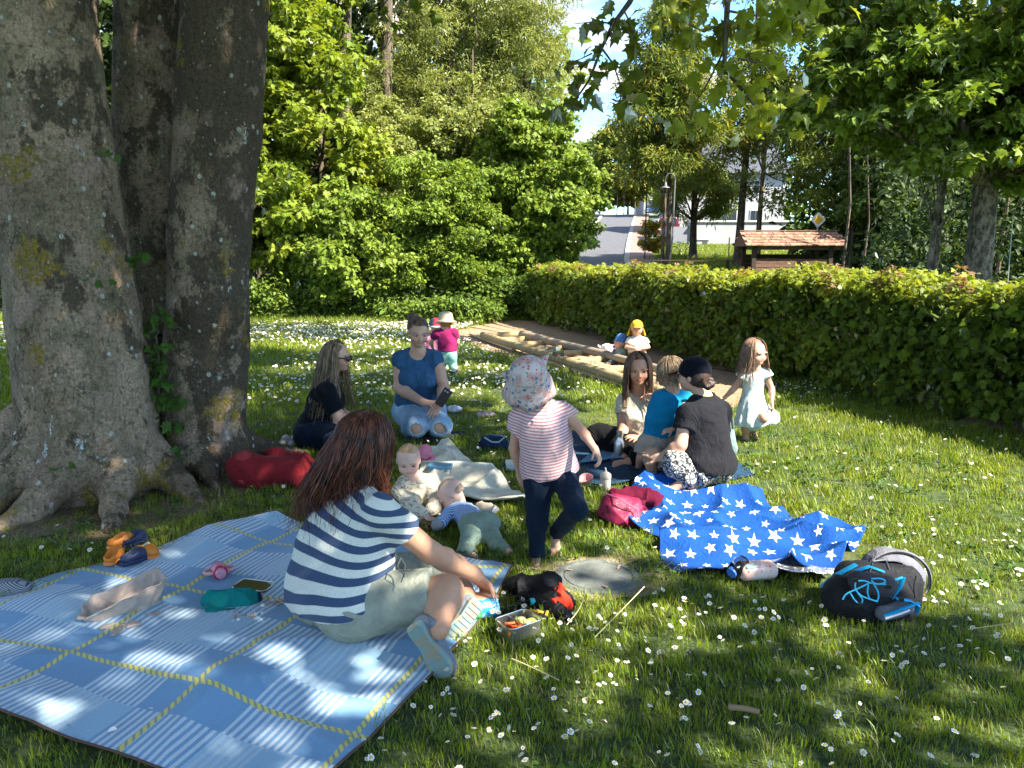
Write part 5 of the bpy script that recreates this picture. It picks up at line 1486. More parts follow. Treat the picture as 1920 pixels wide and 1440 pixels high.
def figure(J, S=1.0, hh=.225, face=(0, -1, 0), up=(0, 0, 1), kid=0.0, fat=1.0, arm=1.0, leg=1.0, hands=None, feet=None, bust=0.0, ears=True, wide=1.0, hip_w=.09, foot_s=None, hand_s=None):
    m = SDF(); J = {k: np.asarray(v, float) for k, v in J.items()}
    pel, nk = J['pelvis'], J['neck']
    shR, shL = J['shR'], J['shL']
    sp = nrm(nk - pel); r = perp(sp, shR - shL); f = np.cross(sp, r) * -1; f = np.cross(r, sp) * -1
    f = np.cross(sp, r); A = np.stack([r, f, sp])
    J['_f'] = f; J['_r'] = r; J['_sp'] = sp; J['_A'] = A
    T = lambda t, x=0, y=0: lerp(pel, nk, t) + r * x + f * y
    rp = perp(sp, r)
    hr = J.get('hipR', pel + r * hip_w * S - sp * .02 * S); hl = J.get('hipL', pel - r * hip_w * S - sp * .02 * S)
    J['hipR'], J['hipL'] = hr, hl
    J['head'] = J['head']
    add_head(m, J['head'], face, hh, up, kid, ears=ears)
    rr, ff, uu = head_frame(face, up)
    m.cone(J['head'] - uu * .22 * hh - ff * .10 * hh, nk + sp * .01, .24 * hh * (1 - .1 * kid), .25 * hh, k=.03 * S, tag='neck')
    L = np.linalg.norm(nk - pel)
    W = S * wide
    m.ell(T(.02), np.array([.165 * W, .125 * S * fat, .125 * S]), A, k=.06 * S, tag='torso')
    m.ell(T(.30, y=.01 * S * fat), np.array([.135 * W * fat, .110 * S * fat, .30 * L]), A, k=.06 * S, tag='torso')
    m.ell(T(.62), np.array([.150 * W, .115 * S, .28 * L]), A, k=.06 * S, tag='torso')
    m.ell(T(.80), np.array([.150 * W, .090 * S, .16 * L]), A, k=.05 * S, tag='torso')
    if bust:
        for s in (-1, 1): m.ell(T(.62, .07 * S * s, .085 * S), np.array([.065, .06, .065]) * S * bust, A, k=.04 * S, tag='torso')
    for sh in (shR, shL):
        m.cone(lerp(nk, sh, .15) + sp * .01 * S, sh, .038 * S, .045 * S, k=.03 * S, tag='torso')
        m.cone(T(.78), sh - sp * .02 * S, .052 * S, .044 * S, k=.035 * S, tag='torso')
    for s, hp in ((1, hr), (-1, hl)):
        m.ell(hp - f * .03 * S, np.array([.095, .10, .10]) * S * fat, A, k=.05 * S, tag='torso')
    for sd, sh in (('R', shR), ('L', shL)):
        if 'el' + sd not in J: continue
        el, wr = J['el' + sd], J['wr' + sd]
        m.cone(sh, el, .050 * S * arm, .039 * S * arm, k=.03 * S, tag='ua' + sd)
        mid = lerp(el, wr, .28)
        m.cone(el, mid, .039 * S * arm, .041 * S * arm, k=.02 * S, tag='fa' + sd)
        m.cone(mid, wr, .041 * S * arm, .0255 * S * arm, k=.02 * S, tag='fa' + sd)
        if hands and sd in hands:
            h = hands[sd]; add_hand(m, wr, h[0], h[1], hand_s or S, h[2] if len(h) > 2 else .4, 'hand' + sd, thumb=(1 if len(h) < 4 else h[3]))
    for sd, hp in (('R', hr), ('L', hl)):
        if 'kn' + sd not in J: continue
        kn, an = J['kn' + sd], J['an' + sd]
        m.cone(hp, kn, .090 * S * fat * leg, .058 * S * leg, k=.05 * S, tag='th' + sd)
        m.ell(kn, np.array([.057, .060, .060]) * S * leg, k=.03 * S, tag='kn' + sd)
        bk = perp(nrm(an - kn), hp - kn) if np.linalg.norm(np.cross(an - kn, hp - kn)) > 1e-5 else f
        c = lerp(kn, an, .30) + bk * .012 * S
        m.cone(kn, c, .052 * S * leg, .058 * S * leg, k=.03 * S, tag='sh' + sd)
        m.cone(c, an, .058 * S * leg, .036 * S * leg, k=.03 * S, tag='sh' + sd)
        if feet and sd in feet: add_foot(m, an, feet[sd][0], feet[sd][1], foot_s or S, 'ft' + sd)
    return m, J

SKIN = {}
def skin_mat(name, base):
    def c(b):
        v = b.coord(); n = b.noise(v, 9, 4)
        t = b.mix(b.ramp(n, .35, .65), tuple(x * k for x, k in zip(base, (.93, .86, .84))), base)
        return b.mix(1.0, t, b.attr('tint', 'Color'), 'MULTIPLY')
    return mat(name, c, lambda b: b.ramp(b.noise(b.coord(), 30, 3), .3, .7, .42, .58), bump=lambda b: b.noise(b.coord(), 260, 3), bdist=.001, bstr=.5, sss=.12, spec=.4)
SK = skin_mat('skin_fair', (.54, .325, .225)); SK_TAN = skin_mat('skin_sunned', (.49, .27, .17)); SK_BABY = skin_mat('skin_baby', (.64, .42, .33))
EYEW = mat('eye_white', (.7, .68, .65), .25); IRIS = mat('eye_iris', (.05, .035, .025), .15)
LASH = mat('brow_lash', (.05, .03, .02), .9)

def face_tint(V, head, face, up, hh, brow=(.35, .25, .2), lip=(.90, .60, .58), kid=0.0, strong=1.0):
    r, f, u = head_frame(face, up); L = (V - head) @ np.stack([r, f, u]).T / hh
    t = np.ones((len(V), 3)); x, y, z = L.T
    front = sstep(.15, .3, y)
    def put(mask, colr):
        nonlocal t
        m_ = np.clip(mask * front, 0, 1)[:, None]; t = t * (1 - m_) + t * np.array(colr) * m_
    put((1 - sstep(.085, .12, np.abs(x))) * (1 - sstep(.030, .05, np.abs(z + .265))) * .75, lip)
    put((1 - sstep(.07, .10, np.abs(x))) * (1 - sstep(.004, .012, np.abs(z + .266))) * .4, (.6, .4, .4))
    bz = z - (.10 - .04 * kid) + .9 * (np.abs(x) - .15) ** 2
    put((1 - sstep(.07, .10, np.abs(np.abs(x) - .15))) * (1 - sstep(.012, .028, np.abs(bz))) * .65 * strong, brow)
    ez = z + .0 + .04 * kid
    put((1 - sstep(.075, .10, np.abs(np.abs(x) - .15))) * (1 - sstep(.03, .06, np.abs(ez))) * .45, (.72, .58, .56))
    put((1 - sstep(.09, .17, np.hypot(np.abs(x) - .19, z + .14))) * .35, (1.05, .78, .76))
    put((1 - sstep(.02, .05, np.hypot(x, z + .11))) * .25, (1.05, .8, .78))
    return t

def put_body(t, m, J, h, skin, face, up, hh, kid=0.0, tags=None, brow=(.35, .25, .2), lip=(.90, .60, .58), name='body'):
    V, F = m.mesh(h, tags=tags, smooth=1)
    o = part(name, V, F, skin, t)
    tint = face_tint(V, J['head'], face, up, hh, brow, lip, kid)
    # knuckles, knees and soles a little redder
    for k in ('knR', 'knL', 'elR', 'elL'):
        if k in J:
            d = np.linalg.norm(V - J[k], axis=1) / (hh * .45); w = np.clip(1 - d, 0, 1)[:, None] * .25; tint = tint * (1 - w) + tint * np.array([1.02, .8, .78]) * w
    cattr(o.data, 'tint', tint)
    return o

def eyes(t, head, face, up, hh, kid=0.0, look=None, closed=False):
    r, f, u = head_frame(face, up)
    for s in (-1, 1):
        c = head + (r * .15 * s + f * (.335) + u * (0.0 - .04 * kid)) * hh
        R_ = .044 * hh; mb = MB(); mb.lathe([(R_ * math.sin(a), -R_ * math.cos(a)) for a in np.linspace(0, math.pi, 9)], c, look if look is not None else f, 14)
        mats = []
        V = mb.V[0]
        L = nrm(look if look is not None else f)
        for fc in mb.F:
            ce = np.mean([V[i] for i in fc], 0); mats.append(1 if nrm(ce - c) @ L > .80 else 0)
        mb.M = mats; e = mb.put('eye', [EYEW, IRIS], t, True)
        # upper lid with lashes, a thin arc
        arc = [head + (r * (.15 * s + .072 * math.cos(a)) + f * (.398 - .035 * abs(math.cos(a))) + u * (.028 * math.sin(a) + .006 - .04 * kid)) * hh for a in np.linspace(0.1, math.pi - .1, 7)]
        mb = MB(); mb.tube(arc, .0055 * hh, 5); mb.put('eyelid', LASH, t, True)

def garment(t, m, name, tags, material, h, infl=.008, cuts=(), subs=(), fold=(.003, 16, 1), stretch=(1, 1, 1), sv=None, mink=None, smooth=1, fold2=None, waist=None):
    st = np.array(stretch)
    def disp(P):
        d = wn(P * st, fold[1], fold[2]) * -fold[0]
        if fold2: 
            d = d - fold2[0] * 1.9 * crease(P * st, fold2[1], fold2[2])
        return d
    V, F = m.mesh(h, tags=tags, infl=infl, cuts=cuts, subs=subs, disp=disp, smooth=smooth, mink=mink, tcut={'torso': [waist]} if waist else None)
    o = part(name, V, F, material, t)
    if sv is not None: vattr(o.data, 'sv', sv(V))
    return o

def E_(c, rad, ax=None): return dict(t='e', c=np.asarray(c, float), rad=np.asarray(rad, float), ax=np.eye(3) if ax is None else np.asarray(ax), cut=[])
def C_(a, b, ra, rb): return dict(t='c', a=np.asarray(a, float), b=np.asarray(b, float), ra=ra, rb=rb, cut=[])
def B_(c, half, ax=None): return dict(t='b', c=np.asarray(c, float), rad=np.asarray(half, float), ax=np.eye(3) if ax is None else np.asarray(ax), r=.001, cut=[])

def hair_mat(name, a, c, rough=.42):
    return mat(name, lambda b: b.mix(b.ramp(b.noise(b.scale(b.coord(), (1, 1, .3)), 38, 4, .7), .35, .65), a, c), rough, bump=lambda b: b.noise(b.scale(b.coord(), (1, 1, .15)), 180, 3), bdist=.003, spec=.45)

def body_d(m, P, tags):
    d = np.full(len(P), 9.0)
    for q in m.p:
        if q['sub'] or (tags and q['tag'] not in tags): continue
        d = np.minimum(d, SDF.ev(q, P, 0))
    return d

def strands(t, m, J, hh, face, up, material, n, length, width, seed, amin=50, amax=180, wave=.012, wfreq=25, ponytail=None, tags=('torso', 'head', 'neck', 'uaL', 'uaR'), lift=.012, part_side=0.0, spread=1.0, name='hair_strand', seg=13, flare=.0, grav=(0, 0, -1), tip=.25, locks=24, front=0, margin=.012, jitter=.05, drift=(0, 0, 0)):
    """long hair: many tapered locks that run over the skull and then fall, pushed out by shoulders and back"""
    r, f, u = head_frame(face, up); c = J['head'] + (f * -.06 + u * .11) * hh
    rx, ry, rz_ = .36 * hh, .44 * hh, .405 * hh
    rs = np.random.RandomState(seed)
    g = nrm(grav)
    paths = np.zeros((n, seg, 3))
    lock = rs.randint(0, locks, n); lph = rs.rand(locks) * 6.28; lamp = .6 + .8 * rs.rand(locks); la = np.linspace(-1, 1, locks)
    for i in range(n):
        if front and rs.rand() < front: a = R(rs.uniform(35, amin)) * (1 if rs.rand() < .5 else -1)
        else:
            a = R(rs.uniform(amin, amax)) * (1 if rs.rand() < .5 else -1)
        j = int((a / math.pi * .5 + .5) * locks) % locks; lock[i] = j
        ph0 = abs(rs.normal()) * .25 + .05
        L = length * rs.uniform(.8, 1.05); step = L / (seg - 1)
        # on the skull: polar angle ph from the parting, then free
        ph = ph0 + rs.rand() * .9 if rs.rand() < .6 else ph0
        inflate = lift * (.3 + .7 * rs.rand())
        pos = None; free = False; vel = None
        for k in range(seg):
            if not free:
                d = f * math.cos(a) * math.sin(ph) * (ry + inflate) - r * math.sin(a) * math.sin(ph) * (rx + inflate) + u * math.cos(ph) * (rz_ + inflate)
                p = c + d + r * part_side * hh * max(0, 1 - ph) 
                ph += step / (.4 * hh)
                if ph > 1.75 or (k > 0 and (p - pos) @ g > .93 * np.linalg.norm(p - pos)): free = True; vel = nrm(p - pos) if pos is not None else g
            else:
                out = nrm(f * math.cos(a) - r * math.sin(a))
                vel = nrm(vel * .45 + g * .55 + out * flare + np.array(drift) * max(0, 1 - k / seg * 1.1))
                p = pos + vel * step
            pos = p; paths[i, k] = p
    tt = np.linspace(0, 1, seg)
    out = paths - c; out = out - (out @ g)[..., None] * g; out /= np.linalg.norm(out, axis=-1)[..., None] + 1e-6
    side = np.cross(out, g)
    W = np.sin(tt[None] * wfreq * length + lph[lock][:, None] + rs.rand(n)[:, None] * .7) * wave * lamp[lock][:, None] * sstep(.15, .8, tt)[None]
    W2 = np.cos(tt[None] * wfreq * length * .8 + lph[lock][:, None]) * wave * .6 * sstep(.2, .9, tt)[None]
    paths = paths + side * W[..., None] + out * W2[..., None] + (rs.normal(size=(n, 1, 3)) * jitter * .3 * length * (tt[None, :, None] ** 2))
    # collide
    flat = paths.reshape(-1, 3)
    for it in range(4):
        d = body_d(m, flat, tags); e = .004
        G = np.stack([body_d(m, flat + np.eye(3)[q] * e, tags) - d for q in range(3)], 1); G /= np.linalg.norm(G, axis=1)[:, None] + 1e-9
        push = np.maximum(0, margin - d); flat = flat + G * push[:, None]
    paths = flat.reshape(n, seg, 3)
    # tubes: flattened triangles
    Ts = np.gradient(paths, axis=1); Ts /= np.linalg.norm(Ts, axis=2)[..., None] + 1e-9
    o2 = paths - c; o2 /= np.linalg.norm(o2, axis=2)[..., None] + 1e-9
    Sd = np.cross(Ts, o2); Sd /= np.linalg.norm(Sd, axis=2)[..., None] + 1e-9; Nn = np.cross(Sd, Ts)
    w = width * (.6 + .8 * rs.rand(n))[:, None] * (1 - (1 - tip) * tt[None] ** 2) * np.minimum(1, .5 + tt[None] * 4)
    V = np.stack([paths + Sd * w[..., None] / 2, paths + Nn * w[..., None] * .35, paths - Sd * w[..., None] / 2, paths - Nn * w[..., None] * .2], 2)   # n,seg,4,3
    V = V.reshape(-1, 3)
    b = (np.arange(n) * seg * 4)[:, None, None] + (np.arange(seg - 1) * 4)[None, :, None]
    F = []
    for k in range(4):
        k2 = (k + 1) % 4
        F.append(np.stack([b[..., 0] + k, b[..., 0] + k2, b[..., 0] + 4 + k2, b[..., 0] + 4 + k], -1).reshape(-1, 4))
    o = part(name, V, np.concatenate(F), material, t); o['kind'] = 'stuff'
    return o

def hair_cap(t, J, hh, face, up, material, h=.006, infl=.03, cut_f=.12, cut_z=.12, nape=-.3, name='hair', fold=.004, freq=60, bun=None, extra=None, fringe=None):
    """close hair over the skull: open at the face"""
    r, f, u = head_frame(face, up); c = J['head']; A = np.stack([r, f, u]); m = SDF()
    P = lambda x, y, z: c + (r * x + f * y + u * z) * hh
    m.ell(P(0, -.06, .11), np.array([.345 + infl, .42 + infl, .385 + infl]) * hh, A, k=.03, tag='h')
    m.ell(P(0, -.2, -.12), np.array([.29 + infl, .22 + infl, .25]) * hh, A, k=.04, tag='h')
    if extra: extra(m, P, A)
    cutp = P(0, cut_f, cut_z)
    n1 = nrm(f * .8 - u * .62)
    cuts = [(cutp, n1)] if fringe is None else [(P(0, fringe[0], fringe[1]), nrm(f * .35 - u * .94))]
    cuts.append((P(0, 0, nape), -u))
    mm = SDF(); mm.p = m.p
    V, F = mm.mesh(h, cuts=cuts, disp=lambda Q: wn(Q * np.array([1, 1, .4]), freq, 3) * fold)
    return part(name, V, F, material, t), P

def pulled_hair(t, J, hh, face, up, material, target, n=160, w=.007, seed=2, name='hair_strand'):
    """hair combed from the hairline back over the skull to a knot"""
    r, f, u = head_frame(face, up); c = J['head'] + (f * -.06 + u * .11) * hh; rs = np.random.RandomState(seed)
    rad = np.array([.36, .435, .40]) * hh; A = np.stack([r, f, u]); tg = nrm((A @ (np.asarray(target) - c)) / rad); mb = MB()
    for i in range(n):
        a = rs.uniform(-1, 1) * 2.9; el = (.62 - .55 * sstep(.5, 1.4, abs(a)) - .75 * sstep(1.5, 2.4, abs(a))) + rs.normal() * .03
        s = nrm((math.sin(a) * math.cos(el), math.cos(a) * math.cos(el), math.sin(el))); P = []
        for k in range(8):
            q = k / 7; d = nrm(s * (1 - q) + tg * q * 1.02 + np.array([0, 0, .25 * q * (1 - q)])); P.append(c + A.T @ (d * rad * (1 + .015 * rs.rand() + .02 * math.sin(q * 3.1))))
        mb.tube(P, [w * x for x in (.25, .5, .6, .6, .6, .55, .5, .4)], 4, cap=False)
    o = mb.put(name, material, t, True); o['kind'] = 'stuff'

def bun(t, c, rad, material, seed=0):
    m = SDF(); c = np.asarray(c, float)
    m.ell(c, (rad, rad, rad * .85), tag='b')
    V, F = m.mesh(.005, disp=lambda Q: wn(Q, 120, seed) * rad * .12)
    part('hair_bun', V, F, material, t)

def shoe(t, heel, toe, sole_n, s, msole, mup, ankle, name='shoe', lace=None, low=True):
    """trainer: shaped sole slab, upper with tongue and collar, laces; sole_n is the way the sole faces"""
    heel = np.asarray(heel, float); toe = np.asarray(toe, float); d = nrm(toe - heel); L = np.linalg.norm(toe - heel); n = perp(d, sole_n); x = np.cross(d, n)
    prof = [(0, .02), (.03, .03), (.12, .034), (.28, .031), (.42, .028), (.58, .037), (.74, .044), (.88, .040), (.96, .026), (1, .010)]
    out = [(w, y) for y, w in prof]; inn = [(-w * .9, y) for y, w in prof][::-1]
    poly = [(a * s, b * L) for a, b in out + inn]
    root = bpy.data.objects.new(name, pymesh([(0, 0, 0)], [], False)) if False else None
    mb = MB(); mb.prism(poly, 0, .026 * s, fr=(np.stack([x, d, -n], 1), heel)); so = mb.put(name + '_sole', msole, t); bevel(so, .006 * s, 3)
    # tread
    mb = MB()
    for i in range(9):
        y = (.08 + i * .1) * L; w = np.interp(y / L, [p[0] for p in prof], [p[1] for p in prof]) * s * .8
        mb.box((-w, y, -.003 * s), (w, y + .035 * L, .001), rot=np.stack([x, d, -n], 1), org=heel)
    mb.put('tread', msole, so, world=True)
    m = SDF(); up = -n
    A = np.stack([x, d, up])
    m.ell(heel + d * .80 * L + up * .035 * s, (np.array([.042, .26 * L / s, .030])) * s, A, k=.03, tag='u')
    m.ell(heel + d * .45 * L + up * .045 * s, (np.array([.036, .36 * L / s, .040])) * s, A, k=.03, tag='u')
    m.ell(heel + d * .16 * L + up * .045 * s, (np.array([.034, .17 * L / s, .050])) * s, A, k=.03, tag='u')
    m.cone(heel + d * .2 * L + up * .06 * s, lerp(heel + d * .2 * L + up * .07 * s, ankle, .75), .038 * s, .040 * s, k=.03, tag='u')
    V, F = m.mesh(.005, tags=['u'], cuts=[(heel + up * .02 * s, n)], disp=lambda Q: wn(Q, 60, 4) * .0012)
    part(name + '_upper', V, F, mup, t)
    if lace is not None:
        mb = MB()
        for i in range(4):
            c = heel + d * (.45 + .09 * i) * L + up * (.088 - .006 * i) * s
            mb.tube([c - x * .022 * s, c + up * .006 * s, c + x * .022 * s], .0028 * s, 6)
        c = heel + d * .42 * L + up * .095 * s
        for q in (-1, 1):
            mb.tube([c, c + x * q * .02 * s + up * .015 * s, c + x * q * .04 * s - up * .0 * s, c + x * q * .03 * s - up * .03 * s], .0028 * s, 6)
            mb.tube([c + (x * q * .015 + up * .02 * math.sin(a) + x * q * .03 * (1 - math.cos(a)) * .5 + d * .01) * s for a in np.linspace(0, 6.28, 12)], .0025 * s, 6)
        mb.put('shoelace', lace, t, True)

def leglen(nm, J):
    o = []
    for a, b in (('shR', 'elR'), ('elR', 'wrR'), ('shL', 'elL'), ('elL', 'wrL'), ('hipR', 'knR'), ('knR', 'anR'), ('hipL', 'knL'), ('knL', 'anL'), ('pelvis', 'neck'), ('neck', 'head'), ('shR', 'shL')):
        if a in J and b in J: o.append('%s-%s %.2f' % (a, b, np.linalg.norm(J[a] - J[b])))
    print('FIG', nm, ' '.join(o), 'z:', {k: round(float(v[2]), 2) for k, v in J.items() if k[0] != '_' and v.shape == (3,)})

# ================================================================== PEOPLE
def stripes_mat(name, a, c, period, duty, rough=.9, vary=.0, third=None):
    def f(b):
        s = b.attr('sv') + (b.noise(b.coord(), 6, 2) - .5) * vary
        t = (s / period).fract()
        k = b.ramp(t, duty - .02, duty + .02) * (1 - b.ramp(t, .97, 1.0))
        col = b.mix(k, a, c)
        return b.hsv(col, v=b.ramp(b.noise(b.coord(), 220, 3), .3, .7, .86, 1.12))
    return mat(name, f, rough, bump=lambda b: b.noise(b.coord(), 350, 2) * .15 + b.noise(b.coord(), 28, 3, dist=1) * .9, bdist=.005, bstr=.5, sheen=.1, spec=.2)

def striped_woman():
    base = gp(640, 1180)
    t = thing('person', tuple(base), 'auburn-haired woman in blue striped shirt sitting on the plaid blanket, back to the camera', 'woman')
    J = dict(head=px(686, 836, 3.12), neck=px(660, 920, 3.08), pelvis=px(640, 1112, 3.03),
             shR=px(714, 960, 2.91), shL=px(592, 934, 3.20), elR=px(808, 1036, 3.05), wrR=px(893, 1078, 3.22), elL=px(700, 1040, 3.42), wrL=px(770, 1075, 3.40),
             knR=px(836, 1112, 2.90), anR=px(822, 1180, 2.73), knL=px(850, 1068, 3.45), anL=px(880, 1140, 3.12))
    face = (.66, .72, -.25); hh = .225
    m, J = figure(J, 1.0, hh, face, fat=1.12, wide=1.12, arm=1.12, leg=1.12, hip_w=.11, hands=dict(R=(px(925, 1118, 3.26) - J['wrR'], (.0, -.3, -1), .75, -1), L=((1, 0, -.2), (0, 0, -1), .3, 1)), bust=1.0)
    leglen('striped', J)
    put_body(t, m, J, .0062, SK_TAN, face, (0, 0, 1), hh)
    zt, zb = J['neck'][2], J['pelvis'][2] - .06
    def sv(V):
        x = V[:, 0] - J['pelvis'][0]; q = np.clip((V[:, 2] - zb) / (zt - zb), 0, 1)
        tilt = -.34 + .80 * q
        return V[:, 2] + tilt * (x - .0) + .008 * np.sin(V[:, 0] * 19) + 5
    ST = stripes_mat('shirt_navy_cream', (.56, .56, .50), (.040, .065, .125), .070, .50, vary=.008)
    sleeve_end = lerp(J['shR'], J['elR'], .48); sd = nrm(J['elR'] - J['shR'])
    m.cone(J['shR'] + np.array([0, 0, .005]), sleeve_end + sd * .05, .056, .064, k=.025, tag='slR', cut=[(sleeve_end, sd)])
    se2 = lerp(J['shL'], J['elL'], .4); s2 = nrm(J['elL'] - J['shL'])
    m.cone(J['shL'], se2 + s2 * .05, .056, .062, k=.025, tag='slL', cut=[(se2, s2)])
    m.ell(lerp(J['pelvis'], J['neck'], .32), (.21, .175, .26), J['_A'], k=.08, tag='loose')
    m.ell(lerp(J['pelvis'], J['neck'], .05), (.24, .195, .15), J['_A'], k=.05, tag='loose')
    hem = J['pelvis'] + np.array([0, 0, -.01])
    garment(t, m, 'shirt', ('torso', 'slR', 'slL', 'loose'), ST, .0062, infl=.008, cuts=[(hem, nrm((.26, .10, -.95)))], subs=[E_(J['neck'] + np.array([.03, .03, .045]), (.10, .09, .06))],
            fold=(.006, 12, 5), stretch=(1, 1, .8), sv=sv, fold2=(.010, 10, 12))
    SH = cloth_mat('shorts_khaki', (.25, .26, .205))
    for sd_, kn, hp in (('R', 'knR', 'hipR'), ('L', 'knL', 'hipL')):
        d = nrm(J[kn] - J[hp]); e = J[kn] - d * (.045 if sd_ == 'R' else .02)
        m.cone(J[hp], e + d * .05, .128, .098, k=.05, tag='shr', cut=[(e, d)])
    garment(t, m, 'shorts', ('torso', 'shr'), SH, .0065, infl={'torso': .018, 'shr': .0}, waist=(J['pelvis'] + np.array([0, 0, .07]), (0, 0, 1)), fold=(.004, 14, 7), fold2=(.007, 11, 3))
    # cord with a toggle at the waist
    mb = MB(); a = px(752, 1046, 2.89); mb.tube([a, px(745, 1062, 2.85), px(757, 1078, 2.83), px(752, 1092, 2.82)], .0022, 6); mb.tube([a, px(760, 1060, 2.85), px(758, 1082, 2.82)], .0022, 6)
    mb.put('drawstring', mat('cord_dark', (.08, .08, .07), .8), t, True)
    HM = hair_mat('hair_auburn', (.026, .009, .006), (.17, .048, .02), .36)
    hair_cap(t, J, hh, face, (0, 0, 1), HM, .006, .045, cut_f=.22, cut_z=-.1, nape=-.45)
    strands(t, m, J, hh, face, (0, 0, 1), HM, 1000, .47, .0050, 3, amin=42, amax=180, wave=.034, wfreq=24, lift=.032, locks=36, flare=.08, part_side=.05, jitter=.16, front=.0, drift=(-.42, -.05, 0))
    TEAL = mat('sole_teal', lambda b: b.mix(b.ramp(b.noise(b.coord(), 25, 4), .45, .62), (.16, .25, .24), (.26, .22, .15)), .85)
    UP = cloth_mat('shoe_grey', (.13, .15, .18)); LC = mat('lace_blue', (.25, .38, .62), .8)
    shoe(t, px(772, 1172, 2.70), px(838, 1272, 2.66), (-.35, -.93, .15), 1.12, TEAL, UP, J['anR'], 'right_shoe', LC)
    shoe(t, px(900, 1128, 3.0), px(838, 1212, 2.90), (.15, -.95, -.1), 1.1, TEAL, UP, J['anL'], 'left_shoe')
striped_woman()

def black_tee_woman():
    t = thing('person', tuple(gp(600, 830)), 'woman in black T-shirt and sunglasses with very long fair hair sitting in profile', 'woman')
    Y = 6.15
    J = dict(head=px(633, 669, Y), neck=px(618, 712, Y), pelvis=px(592, 806, Y), shR=px(610, 732, Y - .17), shL=px(616, 727, Y + .17), elR=px(636, 782, Y - .2), wrR=px(668, 812, Y - .25), elL=px(640, 775, Y + .2), wrL=px(672, 800, Y + .05),
             knR=px(662, 812, Y - .3), anR=px(618, 826, Y - .45), knL=px(670, 800, Y + .15), anL=px(640, 820, Y - .1))
    face = (.97, -.1, -.12); hh = .225
    m, J = figure(J, 1.0, hh, face, fat=1.1, wide=1.05, arm=1.15, leg=1.1, bust=1.1, hands=dict(R=((1, .2, -.2), (0, 0, -1), .3, -1)))
    leglen('black', J)
    put_body(t, m, J, .008, SK, face, (0, 0, 1), hh)
    BT = cloth_mat('tee_black', (.004, .005, .008)); JN = cloth_mat('jeans_dark', (.008, .014, .028))
    e = lerp(J['shR'], J['elR'], .78); d = nrm(J['elR'] - J['shR']); m.cone(J['shR'], e + d * .05, .056, .062, k=.025, tag='sl', cut=[(e, d)])
    e = lerp(J['shL'], J['elL'], .7); d = nrm(J['elL'] - J['shL']); m.cone(J['shL'], e + d * .05, .056, .062, k=.025, tag='sl', cut=[(e, d)])
    garment(t, m, 'shirt', ('torso', 'sl'), BT, .008, infl=.013, cuts=[(J['pelvis'] + np.array([0, 0, -.06]), (0, 0, -1))], subs=[E_(J['neck'] + np.array([.03, 0, .05]), (.09, .09, .06))], fold=(.004, 14, 6), fold2=(.006, 11, 4))
    garment(t, m, 'jeans', ('torso', 'thR', 'thL', 'knR', 'knL', 'shR', 'shL'), JN, .008, infl=.014, waist=(J['pelvis'] + np.array([0, 0, .06]), (0, 0, 1)), fold=(.003, 16, 8))
    HM = hair_mat('hair_fair_long', (.10, .065, .035), (.30, .20, .11))
    hair_cap(t, J, hh, face, (0, 0, 1), HM, .008, .015, cut_f=.18, cut_z=.28, nape=-.3)
    strands(t, m, J, hh, face, (0, 0, 1), HM, 320, .62, .010, 8, amin=68, amax=180, wave=.012, wfreq=16, lift=.02, flare=.12)
    r, f, u = head_frame(face, (0, 0, 1)); P = lambda x, y, z: J['head'] + (r * x + f * y + u * z) * hh
    g = SDF()
    for s in (-1, 1): g.ell(P(.15 * s, .44, .0), np.array([.13, .05, .10]) * hh, np.stack([r, f, u]), k=.003, tag='g')
    g.cone(P(-.06, .48, .02), P(.06, .48, .02), .004, .004, k=.003, tag='g')
    for s in (-1, 1): g.cone(P(.28 * s, .40, .03), P(.38 * s, -.02, .02), .006, .006, k=.003, tag='g')
    V, F = g.mesh(.005); part('sunglasses', V, F, mat('sunglass_black', (.008, .008, .008), .08, coat=.6), t)
black_tee_woman()

